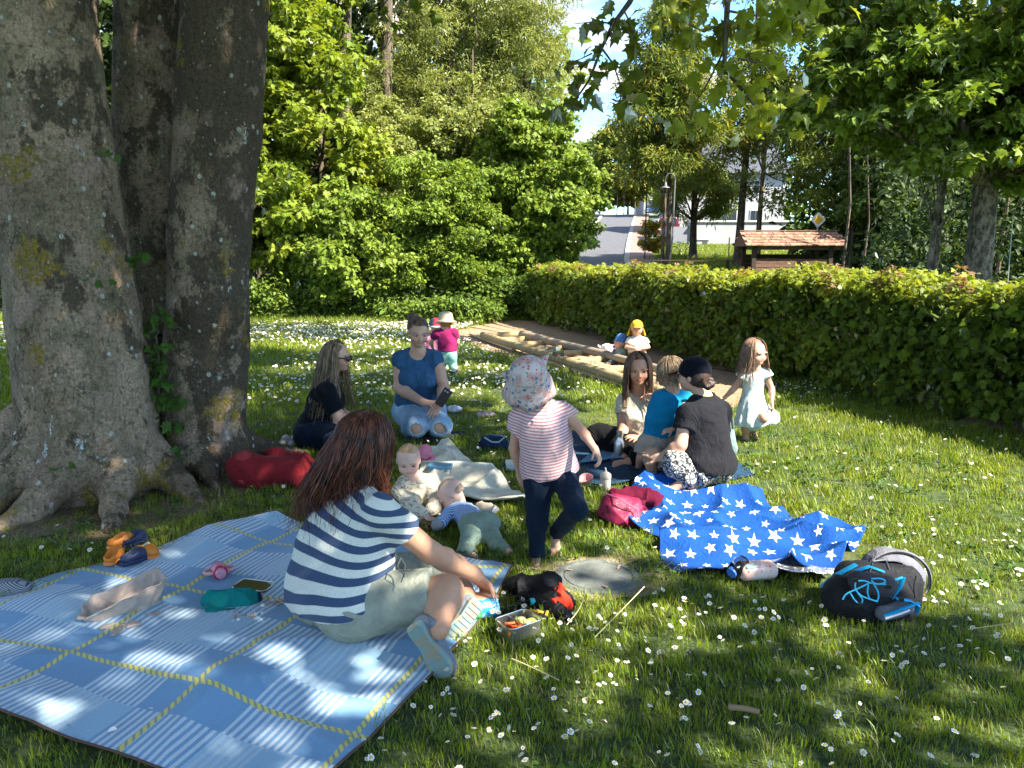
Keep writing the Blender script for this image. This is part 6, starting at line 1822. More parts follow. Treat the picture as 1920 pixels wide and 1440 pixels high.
def blue_woman():
    t = thing('person', tuple(gp(790, 812)), 'kneeling woman in blue top and ripped jeans, holding a phone, hair in a bun', 'woman')
    J = dict(head=px(784, 622, 6.40), neck=px(784, 661, 6.46), pelvis=px(786, 768, 6.62), shR=px(751, 676, 6.46), shL=px(818, 673, 6.46), elR=px(748, 728, 6.42), wrR=px(795, 755, 6.14), elL=px(832, 724, 6.44), wrL=px(826, 752, 6.16),
             knR=px(782, 800, 6.16), knL=px(826, 798, 6.16), anR=px(764, 818, 6.62), anL=px(812, 816, 6.62))
    face = (.30, -.92, -.30); hh = .23
    m, J = figure(J, 1.03, hh, face, fat=1.08, wide=1.05, arm=1.1, leg=1.12, bust=1.15, hands=dict(R=(px(828, 758, 6.02) - J['wrR'], (.2, .1, -1), .35, 1), L=(px(806, 782, 6.05) - J['wrL'], (-.2, .3, -1), .2, -1)))
    leglen('blue', J)
    put_body(t, m, J, .0075, SK, face, (0, 0, 1), hh)
    eyes(t, J['head'], face, (0, 0, 1), hh, look=nrm((.5, -.7, -.5)))
    TP = cloth_mat('top_blue', (.030, .085, .17))
    for sd in 'RL':
        sh, el = J['sh' + sd], J['el' + sd]; e = lerp(sh, el, .16); d = nrm(el - sh); m.cone(sh - d * .01, e + d * .05, .050, .054, k=.02, tag='sl', cut=[(e, d)])
    m.ell(lerp(J['pelvis'], J['neck'], .2), (.185, .16, .17), J['_A'], k=.05, tag='loose')
    garment(t, m, 'top', ('torso', 'sl', 'loose'), TP, .0075, infl=.012, cuts=[(J['pelvis'] + np.array([0, -.0, .02]), (0, 0, -1))], subs=[E_(J['neck'] + np.array([0, -.05, .03]), (.075, .09, .085))], fold=(.004, 14, 6), fold2=(.007, 13, 9), stretch=(1, 1, .5))
    JM = mat('jeans_pale', lambda b: b.hsv(b.mix(b.ramp(b.noise(b.coord(), 5, 3), .35, .65), (.20, .32, .45), (.36, .48, .60)), v=b.ramp(b.noise(b.coord(), 120, 3), .3, .7, .85, 1.15)), .9, bump=lambda b: b.noise(b.coord(), 40, 3, dist=1), bdist=.006)
    garment(t, m, 'jeans', ('torso', 'thR', 'thL', 'knR', 'knL', 'shR', 'shL'), JM, .0075, infl=.016, waist=(J['pelvis'] + np.array([0, 0, .06]), (0, 0, 1)), fold=(.003, 16, 8), fold2=(.005, 12, 5),
            subs=[E_(J['knR'] + np.array([.0, -.07, -.005]), (.048, .055, .045)), E_(J['knL'] + np.array([0, -.07, -.005]), (.050, .055, .048))])
    HM = hair_mat('hair_brown_tied', (.05, .027, .016), (.15, .085, .05), .55)
    hair_cap(t, J, hh, face, (0, 0, 1), HM, .007, .012, cut_f=.16, cut_z=.33, nape=-.25)
    pulled_hair(t, J, hh, face, (0, 0, 1), HM, px(775, 602, 6.5)); bun(t, px(775, 598, 6.5), .052, HM)
    m2 = MB(); c = px(832, 745, 6.0); ax = np.array([.55, 0, .84]); b = np.array([.84, 0, -.55]); w = np.array([0, -1, 0])
    p = thing('phone', tuple(c), 'black smartphone with a round camera block held by the kneeling woman', 'phone')
    m2.box((-.036, -.004, -.075), (.036, .004, .075), rot=np.stack([b, w, ax], 1), org=c); bevel(m2.put('case', mat('phone_black', (.012, .012, .014), .35), p), .006, 3)
    for k in range(2):
        m2 = MB(); cc = c + ax * (.05 - .0 * k) + b * (-.018 + .022 * k) + w * .006; m2.lathe([(0, 0), (.008, 0), (.008, .002), (0, .003)], cc, w, 12); m2.put('camera_lens', mat('lens_grey', (.25, .27, .3), .1), p, True)
blue_woman()

def floral_mat():
    def c(b):
        v = b.coord(); a = b.mix(b.ramp(b.noise(v, 22, 3), .4, .6), (.47, .27, .24), (.52, .44, .42))
        for sc, colr, th, ch in ((36, (.05, .17, .28), .30, .60), (48, (.50, .10, .08), .26, .58), (62, (.08, .26, .24), .28, .62)):
            d = b.vor(v, sc); r, g, bb = b.xyz(b.vor(v, sc, out='Color'))
            a = b.mix(b.ramp(d, th + .06, th - .02) * (r > ch), a, colr)
        return a
    return mat('hat_floral', c, .9, bump=lambda b: b.noise(b.coord(), 30, 3), bdist=.004)

def hat_lathe(t, name, c, axis, prof, material, seg=40, wob=None, thick=.003, sq=1.0):
    mb = MB(); mb.lathe(prof, c, axis, seg, wob=wob, sq=sq)
    mb.F = [f for f in mb.F if len(f) == 4]; mb.M = [0] * len(mb.F)
    o = mb.put(name, material, t, True)
    sm = o.modifiers.new('thickness', 'SOLIDIFY'); sm.thickness = thick
    return o

def hat_girl():
    t = thing('person', tuple(gp(1006, 1062)), 'small girl in floral sun hat and pink striped T-shirt standing on one leg', 'girl')
    J = dict(head=px(990, 716, 3.74), neck=px(1012, 758, 3.84), pelvis=px(1032, 886, 3.88), shR=px(972, 780, 3.88), shL=px(1052, 768, 3.88), elR=px(963, 840, 3.93), wrR=px(974, 885, 3.97), elL=px(1090, 806, 3.80), wrL=px(1116, 843, 3.70),
             hipR=px(1010, 900, 3.86), hipL=px(1056, 892, 3.86), knR=px(1008, 980, 3.80), anR=px(1006, 1046, 3.78), knL=px(1082, 955, 3.64), anL=px(1042, 1000, 3.86))
    face = (-.10, -.78, -.62); up = (-.05, -.6, .8); hh = .195
    m, J = figure(J, .62, hh, face, up, kid=1, fat=1.15, wide=.98, arm=.95, leg=.98, hands=dict(R=((.2, 0, -1), (.6, .5, 0), .3, -1), L=(px(1127, 866, 3.66) - J['wrL'], (-.7, .2, -.3), .75, -1)),
                  feet=dict(R=((-.05, -1, 0), (0, 0, 1)), L=((.05, -.40, -.9), (.1, -.95, .3))), hand_s=.62, foot_s=.68)
    leglen('hatgirl', J)
    put_body(t, m, J, .0048, SK, face, up, hh, kid=1)
    ST = stripes_mat('tee_pink_stripe', (.66, .50, .49), (.42, .19, .20), .0155, .52, vary=.003)
    for sd in 'RL':
        sh, el = J['sh' + sd], J['el' + sd]; e = lerp(sh, el, .42); d = nrm(el - sh); m.cone(sh, e + d * .03, .034, .041, k=.015, tag='sl', cut=[(e, d)])
    m.ell(lerp(J['pelvis'], J['neck'], .15), (.128, .092, .14), J['_A'], k=.05, tag='loose')
    m.ell(lerp(J['pelvis'], J['neck'], .55), (.112, .082, .13), J['_A'], k=.05, tag='loose')
    def sv(V):
        x = V[:, 0] - J['pelvis'][0]; return V[:, 2] - .16 * x - 1.1 * x * x + 3
    garment(t, m, 'shirt', ('torso', 'sl', 'loose'), ST, .0048, infl=.012, cuts=[(J['pelvis'] + np.array([0, 0, -.012]), nrm((.22, 0, -1)))], subs=[E_(J['neck'] + np.array([0, -.02, .03]), (.055, .05, .035))], fold=(.002, 22, 6), fold2=(.004, 18, 2), sv=sv)
    LG = cloth_mat('leggings_navy', (.005, .013, .028))
    dR = nrm(J['anR'] - J['knR'])
    for sd in 'RL':
        kn, an = J['kn' + sd], J['an' + sd]; d = nrm(an - kn); e = lerp(kn, an, .95); m.cone(kn, e + d * .03, .041, .034, k=.03, tag='lg', cut=[(e, d)])
        m.cone(J['hip' + sd], kn, .068, .043, k=.03, tag='lg')
    garment(t, m, 'leggings', ('torso', 'lg'), LG, .0048, infl=.005, waist=(J['pelvis'] + np.array([0, 0, .04]), (0, 0, 1)), fold=(.0015, 26, 8), fold2=(.0025, 30, 2))
    r, f, u = head_frame(face, up); c = J['head'] + (u * .11 - f * .05) * hh
    FM = floral_mat(); ax = nrm(u * .92 + f * .10)
    def wob(q, z): return 1 + .04 * math.sin(2 * q + 1) + (.05 * math.sin(5 * q) + .03 * math.sin(9 * q + 1)) * max(0, -z * 9)
    prof = [(.003, .112), (.03, .108), (.058, .092), (.078, .062), (.087, .02), (.088, -.008), (.098, -.035), (.112, -.065), (.122, -.095)]
    hat_lathe(t, 'sun_hat', c, ax, prof, FM, wob=wob, sq=1.08)
    mb = SDF()
    for s, q in ((1, px(1022, 672, 3.76)), (-1, px(947, 702, 3.74))):
        mb.cone(lerp(c, q, .55), q + (q - c) * .12, .042, .010, k=.01, tag='e')
    V, F = mb.mesh(.006); part('hat_ear', V, F, FM, t)
    mb = MB(); a = px(1022, 752, 3.74); mb.tube([a + (np.array([.010 * math.cos(q) * (1 + .3 * math.sin(q)), -.01, -.022 + .022 * math.sin(q)])) for q in np.linspace(0, 6.28, 14)], .0022, 6); mb.tube([a, a + [-.01, 0, .03]], .0025, 6); mb.put('hat_tie', mat('tie_pink', (.62, .28, .25), .8), t, True)
    HM = hair_mat('hair_child_brown', (.10, .06, .03), (.2, .12, .06)); hair_cap(t, J, hh, face, up, HM, .006, .02, nape=-.3)
hat_girl()

def sitting_baby():
    t = thing('person', tuple(gp(785, 945)), 'fair baby in a cream patterned knit suit sitting and frowning beside the cream blanket', 'baby')
    Y = 4.62
    J = dict(head=px(766, 863, Y), neck=px(776, 896, Y + .03), pelvis=px(788, 935, Y + .05), shR=px(757, 903, Y + .02), shL=px(803, 902, Y + .04), elR=px(744, 922, Y - .08), wrR=px(768, 939, Y - .18), elL=px(812, 925, Y - .04), wrL=px(808, 942, Y - .16),
             knR=px(768, 946, Y - .28), anR=px(792, 962, Y - .36), knL=px(822, 945, Y - .16), anL=px(806, 958, Y - .30))
    face = (.12, -.97, -.18); hh = .19
    m, J = figure(J, .50, hh, face, kid=1.2, fat=1.3, wide=1.15, arm=1.1, leg=1.1, hands=dict(R=((.8, -.3, -.2), (0, 0, -1), .8, -1), L=((0, -.8, -.4), (0, 0, -1), .5, 1)), feet=dict(R=((.6, -.6, .1), (0, -.2, 1)), L=((-.5, -.7, .1), (0, 0, 1))), hand_s=.5, foot_s=.5)
    leglen('baby', J)
    put_body(t, m, J, .0048, SK_BABY, face, (0, 0, 1), hh, kid=1.2, brow=(.6, .5, .4))
    eyes(t, J['head'], face, (0, 0, 1), hh, kid=1.2, look=nrm((.2, -.95, -.15)))
    def pat(b):
        v = b.coord(); n = b.noise(b.scale(v, (1, 1, 2.2)), 34, 4, .6)
        return b.mix(b.ramp(n, .52, .60) * .75, (.62, .56, .42), (.20, .13, .10))
    KM = mat('knit_cream', pat, .95, bump=lambda b: b.noise(b.coord(), 150, 3), bdist=.004)
    garment(t, m, 'knit_suit', ('torso', 'uaR', 'uaL', 'faR', 'faL', 'thR', 'thL', 'knR', 'knL', 'shR', 'shL'), KM, .0048, infl=.012, subs=[E_(J['neck'] + np.array([0, -.02, .04]), (.05, .05, .035)), E_(J['wrR'], (.026, .026, .026)), E_(J['wrL'], (.026, .026, .026))], fold=(.002, 30, 4), fold2=(.004, 24, 2))
    HM = hair_mat('hair_baby_fair', (.36, .20, .10), (.50, .32, .17)); hair_cap(t, J, hh, face, (0, 0, 1), HM, .0055, .014, cut_f=.18, cut_z=.24, nape=-.25, fold=.002)
sitting_baby()

def crawling_baby():
    t = thing('person', tuple(gp(880, 1000)), 'bald baby lying on its tummy in a blue striped top and sage green trousers', 'baby')
    J = dict(head=px(845, 928, 4.44), neck=px(862, 952, 4.36), pelvis=px(896, 988, 4.06), shR=px(876, 954, 4.42), shL=px(843, 962, 4.24), elR=px(868, 965, 4.5), wrR=px(850, 972, 4.52), elL=px(830, 978, 4.16), wrL=px(818, 985, 4.12),
             hipR=px(912, 985, 4.06), hipL=px(885, 1000, 4.0), knR=px(928, 1022, 3.93), anR=px(955, 1036, 3.86), knL=px(872, 1032, 3.87), anL=px(890, 1046, 3.82))
    face = (-.72, -.25, -.62); up = (-.25, .30, .9); hh = .185
    sp = nrm(J['neck'] - J['pelvis'])
    m, J = figure(J, .50, hh, face, up, kid=1.2, fat=1.05, wide=1.0, arm=1.1, leg=1.0, feet=dict(R=((.35, -.35, -.7), (.3, -.6, .3)), L=((.3, -.7, -.2), (0, .3, 1))), foot_s=.5)
    leglen('crawl', J)
    m.ell(px(820, 984, 4.12), (.034, .034, .034), k=.01, tag='mitt')
    put_body(t, m, J, .0048, SK_BABY, face, up, hh, kid=1.2, brow=(.7, .6, .5), tags=[q for q in {p['tag'] for p in m.p} if q != 'mitt'])
    eyes(t, J['head'], face, up, hh, kid=1.2)
    V, F = m.mesh(.005, tags=['mitt'], disp=lambda Q: wn(Q, 60, 3) * .002); part('mitten', V, F, cloth_mat('mitt_grey', (.25, .25, .25)), t)
    ST = stripes_mat('baby_top_stripe', (.42, .52, .66), (.07, .16, .40), .011, .5, vary=.004)
    garment(t, m, 'striped_top', ('torso', 'uaR', 'uaL', 'faR', 'faL'), ST, .0048, infl=.009, cuts=[(J['pelvis'] + sp * .055, -sp)], subs=[E_(J['neck'] + sp * .03, (.05, .05, .04))], fold=(.002, 30, 4), fold2=(.004, 26, 2), sv=lambda V: V @ sp + 5)
    garment(t, m, 'trousers', ('torso', 'thR', 'thL', 'knR', 'knL', 'shR', 'shL'), cloth_mat('trousers_sage', (.21, .28, .22)), .0048, infl=.009, waist=(J['pelvis'] + sp * .07, sp), fold=(.003, 24, 4), fold2=(.005, 22, 7),
            subs=[E_(J['anR'], (.03, .03, .03)), E_(J['anL'], (.03, .03, .03))])
    HM = hair_mat('hair_baby_down', (.30, .20, .13), (.42, .29, .2)); hair_cap(t, J, hh, face, up, HM, .0055, .001, cut_f=.12, cut_z=.3, nape=-.15, fold=.0005)
crawling_baby()

def brown_hair_woman():
    t = thing('person', tuple(gp(1195, 845)), 'woman with straight brown hair and cream T-shirt sitting and facing the camera', 'woman')
    J = dict(head=px(1197, 692, 5.88), neck=px(1199, 736, 5.94), pelvis=px(1200, 824, 6.02), shR=px(1171, 752, 5.94), shL=px(1229, 751, 5.98), elR=px(1168, 806, 5.86), wrR=px(1159, 845, 5.66), elL=px(1232, 802, 5.92), wrL=px(1206, 824, 5.70),
             knR=px(1124, 816, 5.84), anR=px(1192, 846, 5.62), knL=px(1262, 830, 5.70), anL=px(1196, 858, 5.48))
    face = (-.05, -.99, -.10); hh = .235
    m, J = figure(J, .98, hh, face, fat=.98, wide=.95, bust=.9, hands=dict(R=((.25, -.3, -.9), (.9, .1, .1), .9, 1), L=((-.7, -.5, .3), (0, .3, -1), .4, -1)), feet=dict(R=((-.9, -.3, 0), (0, -.6, .8)), L=((-.9, -.3, 0), (0, -.5, .8))))
    leglen('brown', J)
    put_body(t, m, J, .0072, SK_TAN, face, (0, 0, 1), hh, tags=None, brow=(.25, .18, .15))
    eyes(t, J['head'], face, (0, 0, 1), hh)
    TM = cloth_mat('tee_cream', (.52, .46, .34))
    for sd in 'RL':
        sh, el = J['sh' + sd], J['el' + sd]; e = lerp(sh, el, .45); d = nrm(el - sh); m.cone(sh, e + d * .05, .052, .062, k=.025, tag='sl', cut=[(e, d)])
    m.ell(lerp(J['pelvis'], J['neck'], .4), (.165, .135, .2), J['_A'], k=.05, tag='loose')
    garment(t, m, 'shirt', ('torso', 'sl', 'loose'), TM, .0075, infl=.012, cuts=[(J['pelvis'] + np.array([0, 0, .0]), (0, 0, -1))], subs=[E_(J['neck'] + np.array([0, -.04, .035]), (.085, .08, .06))], fold=(.004, 14, 6), fold2=(.006, 12, 9), stretch=(1, 1, .6))
    garment(t, m, 'trousers', ('torso', 'thR', 'thL', 'knR', 'knL', 'shR', 'shL'), cloth_mat('trousers_black', (.004, .004, .005)), .008, infl=.03, waist=(J['pelvis'] + np.array([0, 0, .03]), (0, 0, 1)), fold=(.005, 14, 6), fold2=(.008, 12, 9))
    HM = hair_mat('hair_brown_straight', (.06, .028, .015), (.18, .09, .05))
    hair_cap(t, J, hh, face, (0, 0, 1), HM, .007, .02, cut_f=.20, cut_z=.30, nape=-.35)
    strands(t, m, J, hh, face, (0, 0, 1), HM, 300, .42, .010, 18, amin=46, amax=180, wave=.005, wfreq=12, lift=.014, flare=.02, front=.0, margin=.016)
brown_hair_woman()

def turquoise_toddler():
    t = thing('person', tuple(gp(1215, 895)), 'barefoot toddler in turquoise T-shirt and beige shorts standing between two women', 'toddler')
    J = dict(head=px(1254, 699, 5.32), neck=px(1260, 731, 5.33), pelvis=px(1232, 822, 5.33), shL=px(1237, 744, 5.36), shR=px(1284, 743, 5.33), elL=px(1222, 744, 5.52), wrL=px(1212, 743, 5.68), elR=px(1284, 778, 5.20), wrR=px(1262, 805, 5.12),
             hipL=px(1217, 832, 5.36), hipR=px(1246, 834, 5.32), knL=px(1206, 862, 5.38), anL=px(1200, 878, 5.42), knR=px(1224, 872, 5.22), anR=px(1222, 897, 5.18))
    J['knL'] = px(1203, 858, 5.34); J['anL'] = px(1196, 880, 5.42); J['knR'] = px(1221, 868, 5.12); J['anR'] = px(1219, 894, 5.12)
    face = (-.85, .45, -.12); hh = .20
    m, J = figure(J, .56, hh, face, kid=1.1, fat=1.15, wide=1.0, hands=dict(L=((-.3, .9, -.3), (0, 0, -1), .5, 1), R=((-1, 0, -.2), (0, .5, -.8), .5, 1)), feet=dict(L=((-.95, -.25, -.02), (0, 0, 1)), R=((-.95, -.3, -.02), (0, 0, 1))), hand_s=.55, foot_s=.58)
    leglen('toddler', J)
    put_body(t, m, J, .0055, SK, face, (0, 0, 1), hh, kid=1.1)
    for sd in 'RL':
        sh, el = J['sh' + sd], J['el' + sd]; e = lerp(sh, el, .40); d = nrm(el - sh); m.cone(sh, e + d * .03, .034, .040, k=.015, tag='sl', cut=[(e, d)])
    m.ell(lerp(J['pelvis'], J['neck'], .4), (.112, .09, .17), J['_A'], k=.05, tag='loose')
    garment(t, m, 'shirt', ('torso', 'sl', 'loose'), cloth_mat('tee_turquoise', (.004, .18, .36)), .0055, infl=.008, cuts=[(J['pelvis'] + np.array([0, 0, .01]), nrm((.25, 0, -1)))], subs=[E_(J['neck'] + np.array([0, 0, .035]), (.05, .05, .035))], fold=(.003, 20, 6), fold2=(.006, 17, 12))
    for sd in 'RL':
        hp, kn = J['hip' + sd], J['kn' + sd]; d = nrm(kn - hp); e = kn + d * -.01; m.cone(hp, e + d * .03, .070, .058, k=.03, tag='shr', cut=[(e, d)])
    garment(t, m, 'shorts', ('torso', 'shr'), cloth_mat('shorts_beige', (.36, .30, .25)), .0055, infl=.012, waist=(J['pelvis'] + np.array([0, 0, .04]), (0, 0, 1)), fold=(.003, 24, 6), fold2=(.005, 22, 12))
    HM = hair_mat('hair_toddler_blond', (.15, .095, .05), (.33, .23, .13))
    hair_cap(t, J, hh, face, (0, 0, 1), HM, .0055, .04, cut_f=.16, cut_z=.1, nape=-.36, fold=.005, freq=75)
    strands(t, m, J, hh, face, (0, 0, 1), HM, 170, .17, .009, 5, amin=40, amax=180, wave=.008, wfreq=60, lift=.016, flare=.05, seg=8, jitter=.15)
turquoise_toddler()

def cap_woman():
    t = thing('person', tuple(gp(1310, 905)), 'woman in dark cap, grey T-shirt and leaf print trousers sitting, back turned', 'woman')
    J = dict(head=px(1300, 704, 5.12), neck=px(1320, 748, 5.08), pelvis=px(1322, 872, 5.02), shL=px(1288, 776, 4.99), shR=px(1352, 770, 5.22), elL=px(1276, 834, 4.92), wrL=px(1240, 858, 4.98), elR=px(1345, 830, 5.40), wrR=px(1290, 850, 5.50),
             knL=px(1258, 872, 4.86), anL=px(1240, 898, 4.98), knR=px(1262, 862, 5.35), anR=px(1222, 892, 5.12))
    J['knL'] = px(1268, 868, 4.90); J['anL'] = px(1290, 900, 4.86)
    face = (-.80, .58, -.05); hh = .225
    m, J = figure(J, 1.0, hh, face, fat=1.02, wide=.98, hands=dict(L=((-.75, .5, .25), (0, .7, -.4), .6, 1), R=((-1, 0, 0), (0, 0, -1), .3, -1)), feet=dict(L=((-.95, -.1, -.05), (0, -.2, 1)), R=((-.95, -.2, -.05), (0, -.2, 1))))
    leglen('cap', J)
    put_body(t, m, J, .0068, SK, face, (0, 0, 1), hh)
    for sd in 'RL':
        sh, el = J['sh' + sd], J['el' + sd]; e = lerp(sh, el, .50); d = nrm(el - sh); m.cone(sh, e + d * .05, .052, .058, k=.025, tag='sl', cut=[(e, d)])
    m.ell(lerp(J['pelvis'], J['neck'], .25), (.175, .135, .2), J['_A'], k=.06, tag='loose'); m.ell(lerp(J['pelvis'], J['neck'], .02), (.175, .145, .12), J['_A'], k=.05, tag='loose')
    garment(t, m, 'shirt', ('torso', 'sl', 'loose'), cloth_mat('tee_charcoal', (.012, .012, .015)), .0068, infl=.017, cuts=[(J['pelvis'] + np.array([0, 0, -.02]), nrm((-.15, 0, -1)))], subs=[E_(J['neck'] + np.array([-.01, .01, .045]), (.075, .07, .05))], fold=(.004, 13, 6), fold2=(.006, 11, 12))
    def leafp(b):
        v = b.coord(); w = b.scale(v, (1, 1, 1.0))
        a = b.vor(w, 34, feature='DISTANCE_TO_EDGE'); n = b.noise(w, 40, 3, .6, 2.0); x, y, z = b.xyz(v)
        st = ((x * 60 + z * 80 + n * 26).sin())
        return b.mix((st > .1) * b.ramp(a, .05, .09), (.012, .012, .014), (.62, .62, .60))
    garment(t, m, 'trousers', ('torso', 'thR', 'thL', 'knR', 'knL', 'shR', 'shL'), mat('trousers_leaf', leafp, .9), .0068, infl={'torso': .006, 'thR': .017, 'thL': .017, 'knR': .017, 'knL': .017, 'shR': .017, 'shL': .017}, waist=(J['pelvis'] + np.array([0, 0, .04]), (0, 0, 1)), cuts=[((0, 0, .012), (0, 0, -1))], fold=(.005, 14, 6), fold2=(.008, 13, 9))
    HM = hair_mat('hair_dark_brown', (.020, .012, .009), (.06, .034, .024))
    hair_cap(t, J, hh, face, (0, 0, 1), HM, .007, .025, cut_f=.14, cut_z=.0, nape=-.42)
    bun(t, px(1327, 720, 4.98), .048, HM, 4); pulled_hair(t, J, hh, face, (0, 0, 1), HM, px(1325, 716, 4.98), 120)
    r, f, u = head_frame(face, (0, 0, 1)); A = np.stack([r, f, u]); P = lambda x, y, z: J['head'] + (r * x + f * y + u * z) * hh
    c = SDF(); c.ell(P(0, -.06, .15), np.array([.40, .475, .42]) * hh, A, k=.02, tag='c')
    V, F = c.mesh(.006, cuts=[(P(0, 0, -.06), nrm(-u + f * .32)), ], disp=lambda Q: wn(Q, 30, 3) * .001)
    CM = cloth_mat('cap_navy', (.003, .004, .008)); part('cap', V, F, CM, t)
    c = SDF(); c.ell(P(0, .52, .06), np.array([.30, .30, .03]) * hh, np.stack([r, nrm(f - u * .25), nrm(u + f * .25)]), k=.02, tag='c'); V, F = c.mesh(.005); part('cap_visor', V, F, CM, t)
cap_woman()

def dress_girl():
    t = thing('person', tuple(gp(1408, 828)), 'little girl with long brown hair in a pale mint dress stepping barefoot over the grass', 'girl')
    Y = 6.28
    J = dict(head=px(1416, 661, Y - .03), neck=px(1414, 691, Y), pelvis=px(1410, 762, Y + .02), shR=px(1395, 702, Y), shL=px(1435, 701, Y), elR=px(1378, 727, Y + .03), wrR=px(1358, 746, Y + .05), elL=px(1447, 729, Y - .02), wrL=px(1447, 756, Y - .08),
             hipR=px(1402, 770, Y), hipL=px(1420, 770, Y), knR=px(1398, 800, Y), anR=px(1398, 820, Y + .03), knL=px(1432, 784, Y - .16), anL=px(1412, 808, Y + .10))
    face = (.50, -.85, -.08); hh = .205
    m, J = figure(J, .58, hh, face, kid=.9, fat=.98, wide=.92, hands=dict(R=((-.85, .2, -.5), (0, -.5, -.8), .25, 1), L=((.1, -.3, -.9), (-.9, 0, 0), .6, -1)), feet=dict(R=((.35, -.9, 0), (0, 0, 1)), L=((.3, -.75, -.5), (0, -.5, .8))), hand_s=.56, foot_s=.62)
    leglen('dress', J)
    put_body(t, m, J, .0055, SK, face, (0, 0, 1), hh, kid=.9)
    eyes(t, J['head'], face, (0, 0, 1), hh, kid=.9)
    def dm(b):
        v = b.coord(); n = b.noise(v, 26, 4, .6); n2 = b.noise(b.scale(v, (1, 1, .7)), 40, 4)
        a = b.mix(b.ramp(n, .56, .62) * .65, (.50, .58, .56), (.20, .28, .32))
        return b.mix(b.ramp(n2, .60, .66) * .5, a, (.30, .40, .36))
    DM = mat('dress_mint', dm, .9, bump=lambda b: b.noise(b.coord(), 30, 3, dist=1), bdist=.006)
    # skirt: gathered at the waist, blown to the right
    w = lerp(J['pelvis'], J['neck'], .28)
    c0 = px(1412, 790, Y - .02)
    m.cone(w, lerp(w, c0, .45), .070, .100, k=.03, tag='skirt'); m.cone(lerp(w, c0, .35), c0 + np.array([.0, 0, 0]), .095, .135, k=.03, tag='skirt')
    m.cone(lerp(w, c0, .5), px(1442, 785, Y - .05), .08, .075, k=.04, tag='skirt')
    for sd in 'RL': m.cone(J['sh' + sd], lerp(J['sh' + sd], J['el' + sd], .3), .040, .052, k=.02, tag='frill', cut=[(lerp(J['sh' + sd], J['el' + sd], .22), nrm(J['el' + sd] - J['sh' + sd]))])
    def fold_disp(P):
        q = np.arctan2(P[:, 1] - w[1], P[:, 0] - w[0]); k = np.clip((w[2] - P[:, 2]) / .2, 0, 1)
        return np.sin(q * 11 + P[:, 2] * 6) * .008 * k + np.sin(q * 19 + 1) * .003 * k + wn(P, 22, 4) * .0025
    V, F = m.mesh(.0055, tags=('torso', 'skirt', 'frill'), infl=.008, cuts=[(px(1410, 793, Y), nrm((.12, 0, -1)))], subs=[E_(J['neck'] + np.array([0, -.02, .03]), (.055, .05, .035))] + [E_(px(1412, 802, Y), (.12, .10, .06))], disp=fold_disp)
    part('dress', V, F, DM, t)
    HM = hair_mat('hair_girl_brown', (.12, .065, .04), (.27, .16, .10))
    hair_cap(t, J, hh, face, (0, 0, 1), HM, .0055, .02, cut_f=.2, cut_z=.28, nape=-.35)
    strands(t, m, J, hh, face, (0, 0, 1), HM, 260, .33, .008, 28, amin=50, amax=180, wave=.010, wfreq=22, lift=.014, flare=.10)
dress_girl()

def simple_child(label, cat, J, S, hh, face, cl, kid=1.0, up=(0, 0, 1), pants=None, hands=None, feet=None, sleeves=.5, hair=None, h=.0075, pt=('thR', 'thL', 'knR', 'knL', 'shR', 'shL'), skin=None):
    t = thing('person', (float(J['pelvis'][0]), float(J['pelvis'][1]), 0), label, cat)
    m, J = figure(J, S, hh, face, up, kid=kid, fat=1.12, wide=1.0, hands=hands, feet=feet, hand_s=.55, foot_s=.55)
    leglen(label[:20], J)
    put_body(t, m, J, h, skin or SK, face, up, hh, kid=kid)
    for sd in 'RL':
        if 'el' + sd not in J: continue
        sh, el = J['sh' + sd], J['el' + sd]; e = lerp(sh, el, min(1, sleeves)); d = nrm(el - sh); m.cone(sh, e + d * .03, .034, .040, k=.015, tag='sl', cut=[(e, d)])
    tg = ('torso', 'sl') + (('faR', 'faL') if sleeves > 1 else ())
    m.ell(lerp(J['pelvis'], J['neck'], .35), np.array([.17, .15, .30]) * S, J['_A'], k=.04, tag='loose')
    garment(t, m, 'shirt', tg + ('loose',), cl, h, infl=.008, cuts=[(J['pelvis'] + np.array([0, 0, .01]), (0, 0, -1))], subs=[E_(J['neck'] + np.array([0, 0, .03]), (.05, .05, .035))], fold=(.003, 20, 6), fold2=(.005, 18, 3))
    if pants: garment(t, m, 'trousers', ('torso',) + pt, pants, h, infl=.010, waist=(J['pelvis'] + np.array([0, 0, .04]), (0, 0, 1)), fold=(.003, 20, 6))
    if hair: hair_cap(t, J, hh, face, up, hair, h, .03, nape=-.3)
    return t, m, J

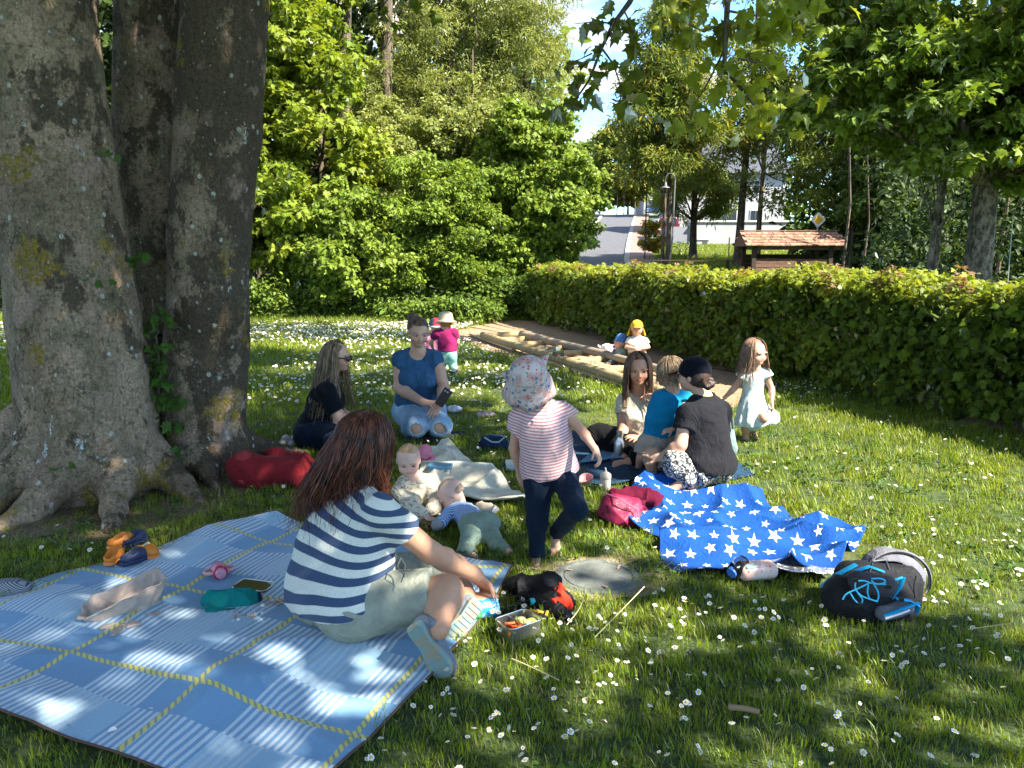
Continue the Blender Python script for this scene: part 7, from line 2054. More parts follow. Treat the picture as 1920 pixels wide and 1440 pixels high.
def background_children():
    # yellow cap
    Y = 10.35
    J = dict(head=px(1194, 616, Y), neck=px(1195, 634, Y), pelvis=px(1195, 664, Y), shR=px(1180, 638, Y), shL=px(1210, 638, Y), elR=px(1174, 651, Y - .03), wrR=px(1191, 654, Y - .15), elL=px(1216, 651, Y - .03), wrL=px(1199, 654, Y - .15),
             knR=px(1187, 681, Y - .18), anR=px(1186, 679, Y + .12), knL=px(1203, 681, Y - .18), anL=px(1204, 679, Y + .12))
    face = (-.05, -1, .02)
    t, m, J = simple_child('smiling child with a mustard yellow neck-flap cap kneeling in the sandpit', 'child', J, .56, .20, face, cloth_mat('tee_offwhite', (.60, .57, .50)), pants=cloth_mat('trousers_ochre', (.38, .20, .05)), hands=dict(R=((.8, -.3, 0), (0, 0, -1), .8, -1), L=((-.8, -.3, 0), (0, 0, -1), .8, 1)))
    eyes(t, J['head'], face, (0, 0, 1), .20, 1)
    YM = cloth_mat('cap_mustard', (.66, .36, .03)); r, f, u = head_frame(face, (0, 0, 1)); A = np.stack([r, f, u]); P = lambda x, y, z: J['head'] + (r * x + f * y + u * z) * .20
    c = SDF(); c.ell(P(0, -.06, .15), np.array([.41, .48, .42]) * .2, A, k=.02, tag='c'); V, F = c.mesh(.006, cuts=[(P(0, .1, .08), -u)]); part('cap', V, F, YM, t)
    c = SDF(); c.ell(P(0, .50, .13), np.array([.30, .26, .03]) * .2, A, k=.01, tag='c'); V, F = c.mesh(.006); part('cap_visor', V, F, YM, t)
    c = SDF(); c.cone(P(0, -.15, .1), P(0, -.22, -.45), .082, .125, k=.02, tag='c'); V, F = c.mesh(.006, cuts=[(P(0, 0, -.48), -u), (P(0, -.02, 0), f)], subs=[C_(P(0, -.1, .2), P(0, -.16, -.6), .074, .114)], disp=lambda Q: wn(Q, 25, 3) * .003); part('neck_flap', V, F, YM, t)
    # blue hat
    Y = 10.5
    J = dict(head=px(1163, 641, Y), neck=px(1166, 656, Y), pelvis=px(1167, 676, Y), shR=px(1160, 659, Y + .09), shL=px(1166, 660, Y - .09), elR=px(1156, 670, Y + .1), wrR=px(1146, 677, Y + .1), elL=px(1158, 671, Y - .12), wrL=px(1147, 679, Y - .12),
             knR=px(1148, 678, Y + .06), anR=px(1136, 681, Y + .1), knL=px(1150, 680, Y - .12), anL=px(1138, 683, Y - .1))
    face = (-.93, -.30, .02)
    t, m, J = simple_child('small child in blue sun hat sitting in profile in the sandpit', 'child', J, .54, .195, face, cloth_mat('top_greygreen', (.22, .26, .20)), pants=cloth_mat('trousers_slate', (.06, .08, .10)), sleeves=1.2, hands=dict(R=((-1, 0, -.2), (0, 0, -1), .3), L=((-1, 0, -.2), (0, 0, -1), .3)))
    BM = cloth_mat('hat_blue', (.07, .16, .40)); r, f, u = head_frame(face, (0, 0, 1)); P = lambda x, y, z: J['head'] + (r * x + f * y + u * z) * .195
    hat_lathe(t, 'sun_hat', P(0, -.06, .12), nrm(u - f * .25), [(.002, .085), (.03, .082), (.06, .062), (.078, .02), (.080, -.01), (.10, -.03)], BM, 28)
    # magenta toddler
    Y = 9.75
    J = dict(head=px(836, 605, Y + .05), neck=px(836, 619, Y + .03), pelvis=px(840, 660, Y - .02), shL=px(817, 625, Y), shR=px(853, 624, Y), elL=px(808, 642, Y + .06), wrL=px(812, 655, Y + .14), elR=px(858, 642, Y + .04), wrR=px(856, 655, Y + .14),
             hipL=px(832, 668, Y), hipR=px(846, 668, Y), knL=px(828, 690, Y + .14), anL=px(832, 694, Y - .14), knR=px(850, 690, Y + .05), anR=px(855, 696, Y - .22))
    face = (-.15, .95, -.25)
    t, m, J = simple_child('toddler in magenta T-shirt, mint leggings and straw hat kneeling on the meadow', 'toddler', J, .60, .20, face, cloth_mat('tee_magenta', (.20, .012, .075)), pants=cloth_mat('leggings_mint', (.24, .47, .41)), hands=dict(R=((0, .6, -.5), (0, 0, -1), .4), L=((0, .6, -.5), (0, 0, -1), .4)), feet=dict(R=((.55, -.75, -.1), (0, .3, -1)), L=((.2, -.9, -.1), (0, .3, -1))), hair=hair_mat('hair_copper', (.25, .09, .03), (.40, .17, .06)))
    SM = mat('straw_hat', lambda b: b.mix(((b.xyz(b.coord())[2] * 420).sin() > .3), (.42, .36, .22), (.56, .50, .36)), .9, bump=lambda b: b.noise(b.coord(), 120, 2), bdist=.005)
    r, f, u = head_frame(face, (0, 0, 1)); P = lambda x, y, z: J['head'] + (r * x + f * y + u * z) * .20
    hat_lathe(t, 'straw_hat', P(0, -.06, .12), nrm(u - f * .1), [(.002, .105), (.05, .102), (.074, .085), (.084, .04), (.088, .0), (.115, -.012), (.135, -.03)], SM, 36, thick=.005)
    # child half hidden behind the kneeling woman
    Y = 10.3
    J = dict(head=px(817, 612, Y), neck=px(815, 628, Y), pelvis=px(812, 662, Y), shR=px(828, 634, Y), shL=px(800, 634, Y), elR=px(832, 650, Y), wrR=px(826, 660, Y - .1), elL=px(798, 650, Y), wrL=px(804, 662, Y - .1),
             knR=px(822, 672, Y - .15), anR=px(820, 674, Y + .1), knL=px(806, 672, Y - .15), anL=px(806, 674, Y + .1))
    face = (.2, .9, -.1)
    t, m, J = simple_child('child in red and grey cap almost hidden behind the kneeling woman', 'child', J, .56, .20, face, cloth_mat('top_pink', (.50, .18, .26)), pants=cloth_mat('trousers_slate', (.06, .08, .10)), sleeves=.9)
    r, f, u = head_frame(face, (0, 0, 1)); A = np.stack([r, f, u]); P = lambda x, y, z: J['head'] + (r * x + f * y + u * z) * .20
    RM = mat('cap_red_grey', lambda b: b.mix((b.xyz(b.coord())[0] > .02), (.10, .11, .15), (.50, .04, .07)), .9)
    c = SDF(); c.ell(P(0, -.06, .15), np.array([.42, .49, .43]) * .2, A, k=.02, tag='c'); V, F = c.mesh(.006, cuts=[(P(0, 0, .02), -u)]); part('cap', V, F, RM, t)
    mb = MB(); c0 = P(0, -.05, .0); mb.lathe([(.092, -.012), (.099, -.012), (.099, .006), (.092, .006)], c0, u, 28); mb.put('cap_band', mat('band_white', (.65, .65, .65), .8), t, True)
background_children()

# ================================================================== BLANKETS
def resample(P, n):
    P = np.array(P, float); d = np.r_[0, np.cumsum(np.linalg.norm(np.diff(P, axis=0), axis=1))]; t = np.linspace(0, d[-1], n)
    Q = np.stack([np.interp(t, d, P[:, k]) for k in range(P.shape[1])], 1)
    for _ in range(3): Q[1:-1] = .5 * Q[1:-1] + .25 * (Q[:-2] + Q[2:])
    return Q
def coons(top, bot, left, right, nu, nv):
    """patch between four edges; u runs along top/bot, v from bot to top"""
    T, B, L, R_ = resample(top, nu), resample(bot, nu), resample(left, nv), resample(right, nv)   # left/right go bottom to top
    u = np.linspace(0, 1, nu)[:, None, None]; v = np.linspace(0, 1, nv)[None, :, None]
    return (1 - v) * B[:, None] + v * T[:, None] + (1 - u) * L[None] + u * R_[None] - ((1 - u) * (1 - v) * B[0] + u * (1 - v) * B[-1] + (1 - u) * v * T[0] + u * v * T[-1])
def cloth_patch(t, name, G, height, material, uv=None, thick=.005, sub=0):
    nu, nv = G.shape[:2]; P = G.reshape(-1, 3).copy(); P[:, 2] = 0
    F = np.array([(i * nv + j, (i + 1) * nv + j, (i + 1) * nv + j + 1, i * nv + j + 1) for i in range(nu - 1) for j in range(nv - 1)])
    U = (P[:, :2] if uv is None else uv(P)); P[:, 2] = height(P)
    a = np.cross(P[F[0][1]] - P[F[0][0]], P[F[0][3]] - P[F[0][0]])
    if a[2] < 0: F = F[:, ::-1]
    o = part(name, P, F, material, t); vattr(o.data, 'cu', U[:, 0]); vattr(o.data, 'cv', U[:, 1])
    sm = o.modifiers.new('thickness', 'SOLIDIFY'); sm.thickness = thick; sm.offset = -1
    return o, P.reshape(nu, nv, 3)
def ridge(P, freq, seed, st=(1, 1)):
    w = wn(np.column_stack([P[:, 0] * st[0], P[:, 1] * st[1], P[:, 0] * 0]), freq, seed); return np.clip(1 - np.abs(w), 0, 1) ** 2

def plaid_blanket():
    t = thing('picnic_blanket', (-1.3, 3.1, 0), 'large blue plaid picnic blanket with yellow dashed lines and pinstripe blocks under the sitting woman', 'blanket')
    C = [-2.8, 2.87, 0]; D = [-.60, 1.95, 0]
    G = coons([gp(520, 973), gp(725, 1020), gp(860, 1052), gp(962, 1084)], [C, gp(0, 1357), gp(120, 1398), gp(250, 1437), D], [C, [-2.62, 3.1, 0], gp(0, 1115), gp(100, 1078), gp(180, 1060), gp(350, 1015), gp(520, 973)], [D, gp(640, 1442), gp(740, 1350), gp(805, 1283), gp(880, 1195), gp(962, 1084)], 230, 200)
    e1 = np.array([.92, -.38]); e2 = np.array([.34, .94]); M = np.linalg.inv(np.stack([e1, e2], 1)); o = gp(370, 1310)[:2]
    def hgt(P): return .024 + .022 * wn(P, 5.5, 12) + .030 * ridge(P, 4.2, 3) * sstep(-.8, .2, wn(P, 2.5, 5)) + .010 * ridge(P, 9, 6) + .004 * wn(P, 14, 4) + .03 * np.exp(-((P[:, 0] - .0) ** 2 + (P[:, 1] - 3.5) ** 2) / .02)
    def H(P): return np.maximum(hgt(P), .008)
    def uv(P):
        q = (P[:, :2] - o) @ M.T / .65
        return q + np.column_stack([wn(P, 4.0, 7), wn(P, 4.0, 8)]) * .045
    def col(b):
        u, v = b.attr('cu'), b.attr('cv')
        fu, fv = u.fract(), v.fract()
        bu = (fu > .36) * (fu < .80); bv = (fv > .30) * (fv < .74)
        st = ((u * (.65 / .029)).fract() > .5)
        either = bu.max(bv); both = bu * bv
        blue = b.mix(b.noise(b.vec(u, v, 0), 1.3, 2), (.13, .265, .42), (.18, .33, .50))
        c = b.mix(either, blue, b.mix(st, (.47, .55, .61), (.17, .31, .47)))
        c = b.mix(both, c, b.mix((fu > .62) * 1.0, b.mix(st * .45, (.30, .45, .57), (.52, .57, .58)), (.27, .43, .56)))
        du = (fu - .5).abs() * -1 + .5; dv = (fv - .5).abs() * -1 + .5
        dash = (((u + v) * (.65 / .030)).fract() > .42)
        yl = ((du < .018).max(dv < .018)) * (du.max(dv) > .0)
        c = b.mix(yl, c, b.mix(dash, (.24, .30, .22), (.62, .53, .13)))
        return b.hsv(c, v=b.ramp(b.noise(b.coord(), 300, 2), .3, .7, .9, 1.1))
    m = mat('plaid_cloth', col, .85, bump=lambda b: b.noise(b.coord(), 420, 2) * .1 + b.noise(b.coord(), 16, 4, dist=.6), bdist=.006, bstr=.5, sheen=.15, spec=.25)
    ob, Q = cloth_patch(t, 'cloth', G, H, m, uv)
    mb = MB()
    for edge in (Q[:, 0], Q[-1, :], Q[:, -1], Q[0, :]): mb.tube(list(edge[::4]) + [edge[-1]], .0045, 5)
    mb.put('edge_binding', mat('binding_brown', (.09, .05, .035), .9), t, True)
plaid_blanket()

def star_blanket():
    t = thing('star_blanket', (1.2, 4.3, 0), 'crumpled royal blue picnic blanket printed with white stars, with silver backing', 'blanket')
    g = lambda L: [gp(*q) for q in L]
    G = coons(g([(1190, 928), (1240, 912), (1290, 925), (1345, 935), (1395, 930), (1440, 958), (1510, 985), (1560, 1005), (1625, 1028)]), g([(1178, 992), (1235, 1015), (1238, 1050), (1258, 1074), (1310, 1080), (1400, 1082), (1480, 1086), (1572, 1090)]),
              g([(1178, 992), (1180, 960), (1190, 928)]), g([(1572, 1090), (1600, 1060), (1625, 1028)]), 220, 110)
    def H(P): return .012 + .085 * ridge(P, 5.2, 31, (.5, 1.6)) + .050 * ridge(P, 10, 12, (.7, 1.3)) + .010 * wn(P, 12, 5) + .006 * wn(P, 30, 6) + .006
    def H2(P): return np.maximum(H(P), .006)
    def col(b):
        s = 9.6; u = b.attr('cu') * s; v = b.attr('cv') * s; row = v.floor(); u = u + (row * .5)
        cu = u.fract() - .5; cv = v.fract() - .5
        cell = b.vec(u.floor(), row, 0); n = b.new('ShaderNodeTexWhiteNoise', noise_dimensions='3D'); b.put(n.inputs[0], cell); r = S(b.nt, n.outputs[0]); rr, gg, bb = b.xyz(S(b.nt, n.outputs[1]))
        cu = cu + (rr - .5) * .25; cv = cv + (gg - .5) * .25
        rad = (cu * cu + cv * cv).sqrt(); R0 = bb * .18 + .20
        th = cv.atan2(cu) + r * 6.283
        ph = ((th.mod(1.25664)) - .62832).abs()                  # 0 at a tip
        x = ph.cos() * rad; y = ph.sin() * rad
        # straight edge from tip (R0,0) to the inner corner (.4R0 at 36 degrees)
        ix, iy = .40 * math.cos(.62832), .40 * math.sin(.62832)
        ins = (x - R0) * (-iy) + y * (ix - 1.0)
        star = ins > 0
        return b.mix(star, b.mix(b.noise(b.coord(), 9, 3), (.004, .040, .18), (.009, .070, .28)), (.60, .61, .64))
    m = mat('star_cloth', col, .75, bump=lambda b: b.noise(b.coord(), 28, 4, dist=1.2), bdist=.012, bstr=.6, spec=.15)
    ob, Q = cloth_patch(t, 'cloth', G, H2, m, None)
    SV = mat('silver_foil', (.62, .62, .64), .28, metal=.85, bump=lambda b: b.noise(b.coord(), 40, 4, dist=2), bdist=.012)
    G2 = coons(g([(1475, 1062), (1520, 1064), (1565, 1074)]), g([(1400, 1086), (1480, 1092), (1560, 1098)]), g([(1400, 1086), (1440, 1075), (1475, 1062)]), g([(1560, 1098), (1563, 1088), (1565, 1074)]), 50, 20)
    cloth_patch(t, 'silver_backing', G2, lambda P: .055 + .012 * ridge(P, 30, 4) + .006 * wn(P, 25, 3), SV)
star_blanket()

def navy_rug():
    t = thing('navy_rug', (1.0, 5.5, 0), 'dark blue picnic rug under the group of two women and the toddler', 'blanket')
    g = lambda L: [gp(*q) for q in L]
    G = coons(g([(1070, 818), (1130, 812), (1200, 800), (1330, 848), (1422, 890)]), g([(1078, 905), (1130, 912), (1180, 910), (1290, 905), (1375, 902)]), g([(1078, 905), (1065, 860), (1070, 818)]), g([(1375, 902), (1398, 896), (1422, 890)]), 120, 70)
    m = cloth_mat('rug_navy', (.012, .040, .085))
    cloth_patch(t, 'cloth', G, lambda P: np.maximum(.016 + .022 * ridge(P, 6, 9) * (P[:, 0] < 1.0) + .008 * wn(P, 9, 3), .008), m)
    # folded lighter underside at its left
    G = coons(g([(1120, 856), (1165, 850), (1200, 852)]), g([(1085, 880), (1140, 872), (1190, 868)]), g([(1085, 880), (1100, 866), (1120, 856)]), g([(1190, 868), (1196, 860), (1200, 852)]), 40, 14)
    cloth_patch(t, 'turned_fold', G, lambda P: .05 + .012 * wn(P, 12, 3), cloth_mat('rug_light', (.12, .24, .38)))
navy_rug()

def cream_blanket():
    t = thing('cream_blanket', (-.3, 5.1, 0), 'crumpled cream fleece baby blanket with faint pattern lying between babies and girl', 'blanket')
    g = lambda L: [gp(*q) for q in L]
    G = coons(g([(800, 856), (835, 832), (870, 860), (910, 888), (950, 915), (988, 948)]), g([(770, 935), (820, 948), (870, 950), (930, 954), (985, 958)]), g([(770, 935), (790, 890), (800, 856)]), g([(985, 958), (990, 954), (988, 948)]), 110, 90)
    def col(b):
        v = b.coord(); return b.mix(b.ramp(b.noise(v, 8, 4, .6), .52, .62) * .5, (.56, .52, .40), (.30, .31, .22))
    cloth_patch(t, 'cloth', G, lambda P: np.maximum(.02 + .055 * ridge(P, 6.5, 19, (.8, 1.2)) + .035 * ridge(P, 12, 5) + .012 * wn(P, 14, 6), .01), mat('fleece_cream', col, .95, bump=lambda b: b.noise(b.coord(), 40, 4, dist=1), bdist=.01, sheen=.3), thick=.01)
cream_blanket()

# ================================================================== LITTLE THINGS
def text_obj(name, s, size, ext, material, parent):
    c = bpy.data.curves.new(name, 'FONT'); c.body = s; c.size = size; c.extrude = ext
    tmp = bpy.data.objects.new('tmp', c); COL.objects.link(tmp)
    me = bpy.data.meshes.new_from_object(tmp.evaluated_get(bpy.context.evaluated_depsgraph_get())); bpy.data.objects.remove(tmp)
    return link_mesh(name, me, material, parent)
def heap(t, name, prims, h, material, amp=.012, freq=14, seed=1, fine=.003, cuts=(), subs=(), k=.03):
    m = SDF()
    for q in prims:
        if len(q) == 2: m.ell(q[0], q[1], k=k, tag='x')
        else: m.cone(q[0], q[1], q[2], q[3], k=k, tag='x')
    def d(P): return -amp * 1.9 * crease(P, freq, seed) - fine * wn(P, freq * 3, seed + 3)
    V, F = m.mesh(h, cuts=list(cuts) + [((0, 0, .001), (0, 0, -1))], subs=subs, disp=d)
    return part(name, V, F, material, t)
def at(pxx, py, z): 
    p = gp(pxx, py, z); return p

def clothes_and_bags():
    # red jacket bag by the tree
    t = thing('red_bag', tuple(gp(512, 915)), 'limp red fabric bag lying on the grass between the tree and the sitting woman', 'bag')
    c = lambda x, y, z: px(x, y, 5.05 + z)
    RM = cloth_mat('fabric_red', (.17, .012, .016))
    heap(t, 'body', [(c(465, 880, 0), c(560, 885, 0), .105, .10), (c(520, 862, .1), c(585, 880, .1), .07, .06)], .0075, RM, .022, 9, 4, .003)
    heap(t, 'hem_band', [(c(458, 860, -.02), c(458, 895, -.06), .055, .05)], .007, cloth_mat('fabric_red_pale', (.28, .035, .035)), .006, 20, 4, .001)
    heap(t, 'strap', [(c(572, 855, .0), c(592, 872, -.05), .018, .015)], .006, RM, .003, 20, 5, .001)
    # white baby shoes
    WS = mat('shoe_white', (.62, .57, .55), .8); 
    for i, x in enumerate((531, 547)):
        p = gp(x, 838); t = thing('baby_shoe', tuple(p), ('left', 'right')[i] + ' small white strappy shoe on the grass behind the red bag', 'shoe', 'white baby shoes')
        heap(t, 'upper', [(p + [0, .0, .02], p + [0, .09, .03], .03, .028), (p + [0, .08, .03], p + [0, .085, .055], .026, .024)], .005, WS, .001, 50, 3, .0005)
        for k in range(3): 
            mb = MB(); a = [p + np.array([.034 * math.cos(q), .02 + .03 * k, .022 + .034 * math.sin(q)]) for q in np.linspace(.1, 3.0, 9)]; mb.tube(a, .0045, 6, flat=2.0); mb.put('strap', mat('strap_pink_grey', (.42, .33, .33), .8), t, True)
        mb = MB(); mb.lathe([(.030, 0), (.034, .004), (.032, .012)], p + [0, .045, 0], (0, 0, 1), 16, sq=1.9); mb.put('sole', WS, t, True)
    # orange clogs
    OR = mat('clog_orange', lambda b: b.mix(b.ramp(b.vor(b.coord(), 90), .2, .35), (.60, .13, .010), (.58, .19, .02)), .5); ORS = mat('clog_edge', (.70, .22, .05), .5); NV = mat('clog_navy', (.015, .025, .07), .5); DKI = mat('clog_inside', (.10, .025, .015), .9)
    for i, (heel, toe, mt, lab) in enumerate((((205, 1066), (232, 1042), OR, 'orange clog nearest the camera at the blanket edge'), ((255, 1046), (298, 1052), OR, 'right orange clog with a pale strap at the blanket edge'), ((208, 1040), (236, 1030), OR, 'orange clog leaning behind the others'), ((238, 1036), (262, 1024), NV, 'dark blue clog behind the orange clogs'), ((232, 1066), (260, 1056), NV, 'dark blue clog between the two orange clogs'))):
        a = gp(*heel); b_ = gp(*toe); d = nrm(b_ - a); b_ = a + d * .125; x = np.array([-d[1], d[0], 0]); z = .015 + .012 * (i in (2, 3)); A = np.stack([x, d, [0, 0, 1]])
        t = thing('clog', tuple(a), lab, 'shoe', 'children clogs by the blanket')
        mb = MB(); mb.prism([(-.028, 0), (-.031, .05), (-.037, .1), (-.02, .14), (.02, .14), (.037, .1), (.031, .05), (.028, 0), (.018, -.012), (-.018, -.012)], z, z + .018, fr=(np.stack([x, d, [0, 0, 1]], 1), a)); bevel(mb.put('sole', ORS if mt is OR else NV, t), .005, 2)
        m = SDF(); m.ell(a + d * .085 + [0, 0, z + .03], (.036, .052, .034), A, k=.02, tag='c'); m.cone(a + d * .02 + [0, 0, z + .03], a + d * .07 + [0, 0, z + .032], .031, .034, k=.02, tag='c')
        V, F = m.mesh(.0045, cuts=[(a + [0, 0, z + .016], (0, 0, -1))], subs=[E_(a + d * .035 + [0, 0, z + .06], (.025, .048, .045), A)]); part('upper', V, F, mt, t)
        mb = MB(); mb.prism([(-.02, .0), (-.022, .075), (.022, .075), (.02, .0)], z + .0185, z + .0205, fr=(np.stack([x, d, [0, 0, 1]], 1), a)); mb.put('insole', DKI, t)
        if i == 1:
            mb = MB(); mb.tube([a + d * .07 + x * .037 * math.cos(q) + np.array([0, 0, z + .03 + .038 * math.sin(q)]) for q in np.linspace(.1, 3.04, 11)], .006, 6, flat=.5); mb.put('strap', mat('strap_pale', (.55, .42, .3), .7), t, True)
    # striped cap at the left edge
    p = gp(20, 1112, .0); t = thing('striped_hat', tuple(p), 'grey and white striped baby hat lying at the far left edge of the blanket', 'hat')
    SM_ = mat('hat_stripe_grey', lambda b: b.mix(((b.xyz(b.coord())[0] * 500 + b.xyz(b.coord())[2] * 900).sin() > 0), (.05, .06, .09), (.30, .31, .33)), .9)
    heap(t, 'crown', [(p + [-.02, .0, .025], (.085, .06, .042)), (p + [.03, .01, .02], (.06, .05, .032))], .005, SM_, .003, 30, 3, .001)
    # beige bandeau hat
    p = gp(235, 1150, .02); t = thing('beige_sun_hat', (p[0], p[1], .02), 'beige fabric sun hat with tie strings lying folded on the plaid blanket', 'hat')
    BM = cloth_mat('fabric_beige', (.40, .32, .27)); Yb = p[1]
    q = lambda x, y, dy=0: px(x, y, Yb + dy)
    a, c_ = q(160, 1192, -.06), q(306, 1128, .06); a[2] = .03; c_[2] = .05; lo = nrm(c_ - a); sh = np.array([-lo[1], lo[0], 0]); L_ = np.linalg.norm(c_ - a) / 2
    V = []; nr, ns = 14, 72
    for j in range(nr):
        v = j / (nr - 1)
        for k in range(ns):
            w = 2 * math.pi * k / ns; x_, y_ = math.cos(w), math.sin(w); x_ = math.copysign(abs(x_) ** .75, x_); y_ = math.copysign(abs(y_) ** .85, y_)
            rx = L_ * (.72 + .36 * v ** .6); ry = .046 + .036 * v ** .5
            wr = .010 * math.sin(w * 5 + v * 3) * (1 - v * .4) + .006 * math.sin(w * 11 + 1 - v * 5)
            top = .088 + .050 * x_ + .030 * (y_ > 0) * abs(y_) + .008 * math.sin(w * 3)
            V.append(lerp(a, c_, .5) * [1, 1, 0] + lo * [1, 1, 0] * x_ * (rx + wr) + sh * y_ * (ry + wr) + sh * .02 * math.sin(x_ * 2) + np.array([0, 0, .026 + top * v ** 1.2 - .014 * (v > .93)]))
    F = [(j * ns + k, j * ns + (k + 1) % ns, (j + 1) * ns + (k + 1) % ns, (j + 1) * ns + k) for j in range(nr - 1) for k in range(ns)] + [tuple(range(ns))[::-1]]
    o = part('crown', V, F, BM, t); sm = o.modifiers.new('thickness', 'SOLIDIFY'); sm.thickness = .004; o.modifiers.new('smooth', 'SUBSURF').render_levels = 1
    for pts in ([q(215, 1180, -.12), q(200, 1205, -.15), q(190, 1212, -.17)], [q(235, 1180, -.12), q(225, 1210, -.17), q(215, 1232, -.22)], [q(245, 1180, -.1), q(262, 1196, -.13), q(240, 1205, -.15)], [q(270, 1165, -.05), q(290, 1165, -.04), q(300, 1150, -.02)]):
        mb = MB(); P = [np.array([v[0], v[1], max(v[2], .035)]) for v in pts]; mb.tube(P, [.012, .018, .014], 8, flat=.35); mb.put('tie', BM, t, True)
    # teal hat, navy ball cap, tray
    p = gp(440, 1140, .02); t = thing('teal_hat', (p[0], p[1], .02), 'crumpled teal green sun hat with dark blue end on the plaid blanket', 'hat')
    heap(t, 'crown', [(gp(398, 1130, .045), gp(462, 1125, .05), .040, .042), (gp(392, 1148, .03), gp(440, 1146, .03), .022, .02)], .005, cloth_mat('fabric_teal', (.004, .16, .155)), .010, 20, 3, .001)
    heap(t, 'dark_end', [(gp(478, 1122, .048), (.030, .034, .034))], .005, cloth_mat('fabric_darkblue', (.008, .018, .07)), .002, 30, 3, .001)
    p = gp(478, 1112, .02); t = thing('metal_tin', (p[0], p[1], .02), 'flat olive coloured metal tin lid behind the teal hat', 'tin')
    d = nrm(gp(510, 1112) - gp(440, 1103)); x = np.array([-d[1], d[0], 0]); fr = (np.stack([d, x, [0, 0, 1]], 1), gp(476, 1106, .02))
    def rrect(w, l, r): return [(sx * (w - r) + r * math.cos(a), sy * (l - r) + r * math.sin(a)) for sx, sy, a0 in ((1, 1, 0), (-1, 1, 1.57), (-1, -1, 3.14), (1, -1, 4.71)) for a in np.linspace(a0, a0 + 1.57, 5)]
    mb = MB(); mb.prism(rrect(.085, .05, .02), .012, .022, fr=fr); mb.put('base', mat('tin_olive', (.14, .12, .04), .35, metal=.6), t)
    mb = MB(); P = [fr[0] @ np.array([a, c, .024]) + fr[1] for a, c in rrect(.085, .05, .02)]; mb.tube(P + [P[0]], .003, 6); mb.put('rim', mat('tin_rim', (.5, .5, .48), .3, metal=.8), t, True)
    # sippy cup
    p = gp(416, 1082, .03); t = thing('sippy_cup', (p[0], p[1], .02), 'pink and red two-handled baby cup lying on the plaid blanket', 'cup')
    RP = mat('cup_red', (.55, .02, .09), .35); PK = mat('cup_pink', (.62, .30, .36), .3, bump=lambda b: b.noise(b.coord(), 60, 2)); ax = nrm(gp(420, 1092) - gp(405, 1058)); ax[2] = .08
    o_ = gp(408, 1064, .05)
    mb = MB(); mb.lathe([(0, .0), (.026, .0), (.033, .01), (.034, .02)], o_, ax, 20); mb.put('lid', RP, t, True)
    mb = MB(); mb.lathe([(.033, .021), (.031, .05), (.029, .08)], o_, ax, 20); mb.put('cup', PK, t, True)
    mb = MB(); mb.lathe([(.032, .081), (.034, .088), (.030, .096)], o_, ax, 20); mb.put('base_ring', RP, t, True)
    mb = MB(); mb.lathe([(.025, .097), (.022, .115), (0, .118)], o_, ax, 20); mb.put('base', PK, t, True)
    sd = nrm(np.cross(ax, (0, 0, 1)))
    for s in (-1, 1):
        mb = MB(); cc = o_ + ax * .045 + sd * s * .03; mb.tube([cc + sd * s * .035 * math.sin(a) + ax * .035 * -math.cos(a) for a in np.linspace(0, math.pi, 9)], .008, 8); mb.put('handle', mat('handle_pink', (.66, .34, .36), .4), t, True)
    # bead chain with letters
    p = gp(465, 1158, .03); t = thing('bead_chain', (p[0], p[1], .02), 'wooden bead dummy chain with letter beads lying on the plaid blanket', 'bead chain')
    WB = mat('bead_wood', (.40, .25, .15), .6); WW = mat('bead_white', (.68, .66, .62), .5); GY = mat('bead_grey', (.28, .25, .23), .6); YB = mat('bead_yellow', (.75, .48, .02), .5)
    Lb = [(447, 1150, .009, WB), (440, 1157, .009, WB), (437, 1166, .008, WW), (448, 1163, .010, WW), (454, 1156, .009, GY), (441, 1161, .008, WB), (493, 1136, .011, WW), (504, 1130, .008, WB), (511, 1133, .008, GY), (517, 1129, .009, WB), (523, 1134, .010, GY), (528, 1128, .009, WB), (512, 1126, .006, WW), (519, 1138, .009, GY), (505, 1140, .008, WB)]
    for x, y, r, mt in Lb:
        mb = MB(); mb.lathe([(r * math.sin(a), -r * math.cos(a)) for a in np.linspace(0, math.pi, 8)], gp(x, y, .03 + r), (0, 0, 1), 12); mb.put('bead', mt, t, True)
    mb = MB(); a, c_ = gp(452, 1172, .035), gp(466, 1171, .035); mb.tube([a, c_], .007, 8); mb.put('bar_bead', WW, t, True)
    mb = MB(); a, c_ = gp(499, 1146, .035), gp(513, 1144, .035); mb.tube([a, c_], .007, 8); mb.put('bar_bead', WW, t, True)
    heap(t, 'wooden_disc', [(gp(462, 1158, .034), gp(478, 1162, .034), .013, .014)], .003, WB, 0, 10, 1, 0)
    mb = MB(); P = [gp(474 + 12 * math.cos(a), 1140 + 4 * math.sin(a), .036) for a in np.linspace(0, 6.28, 18)]; mb.tube(P, .0055, 8); mb.put('ring', YB, t, True)
    for k, ch in enumerate('nobru'):
        o = text_obj('letter_bead', ch, .026, .003, WW, t)
        q_ = gp(463 + 6.2 * k, 1157 - 1.5 * k, .048); o.location = q_ - np.array(t.location); o.rotation_euler = (.5, 0, .15)
    # cones, dry leaves and blossoms
    rs = np.random.RandomState(6)
    CN = mat('dry_blossom', (.36, .24, .18), .9)
    p = gp(388, 1012, .02); t = thing('fallen_blossom', (p[0], p[1], .02), 'pinkish brown dried blossom cluster on the far edge of the plaid blanket', 'blossom')
    V0, F0 = leaf_geo('oval')
    for k in range(14):
        V = (V0 @ euler_mats(rs.rand(1, 3) * 6)[0].T) * rs.uniform(.025, .04) + gp(388 + rs.normal() * 5, 1012 + rs.normal() * 4, .035 + .015 * rs.rand()); part('petal', V, F0, CN, t)
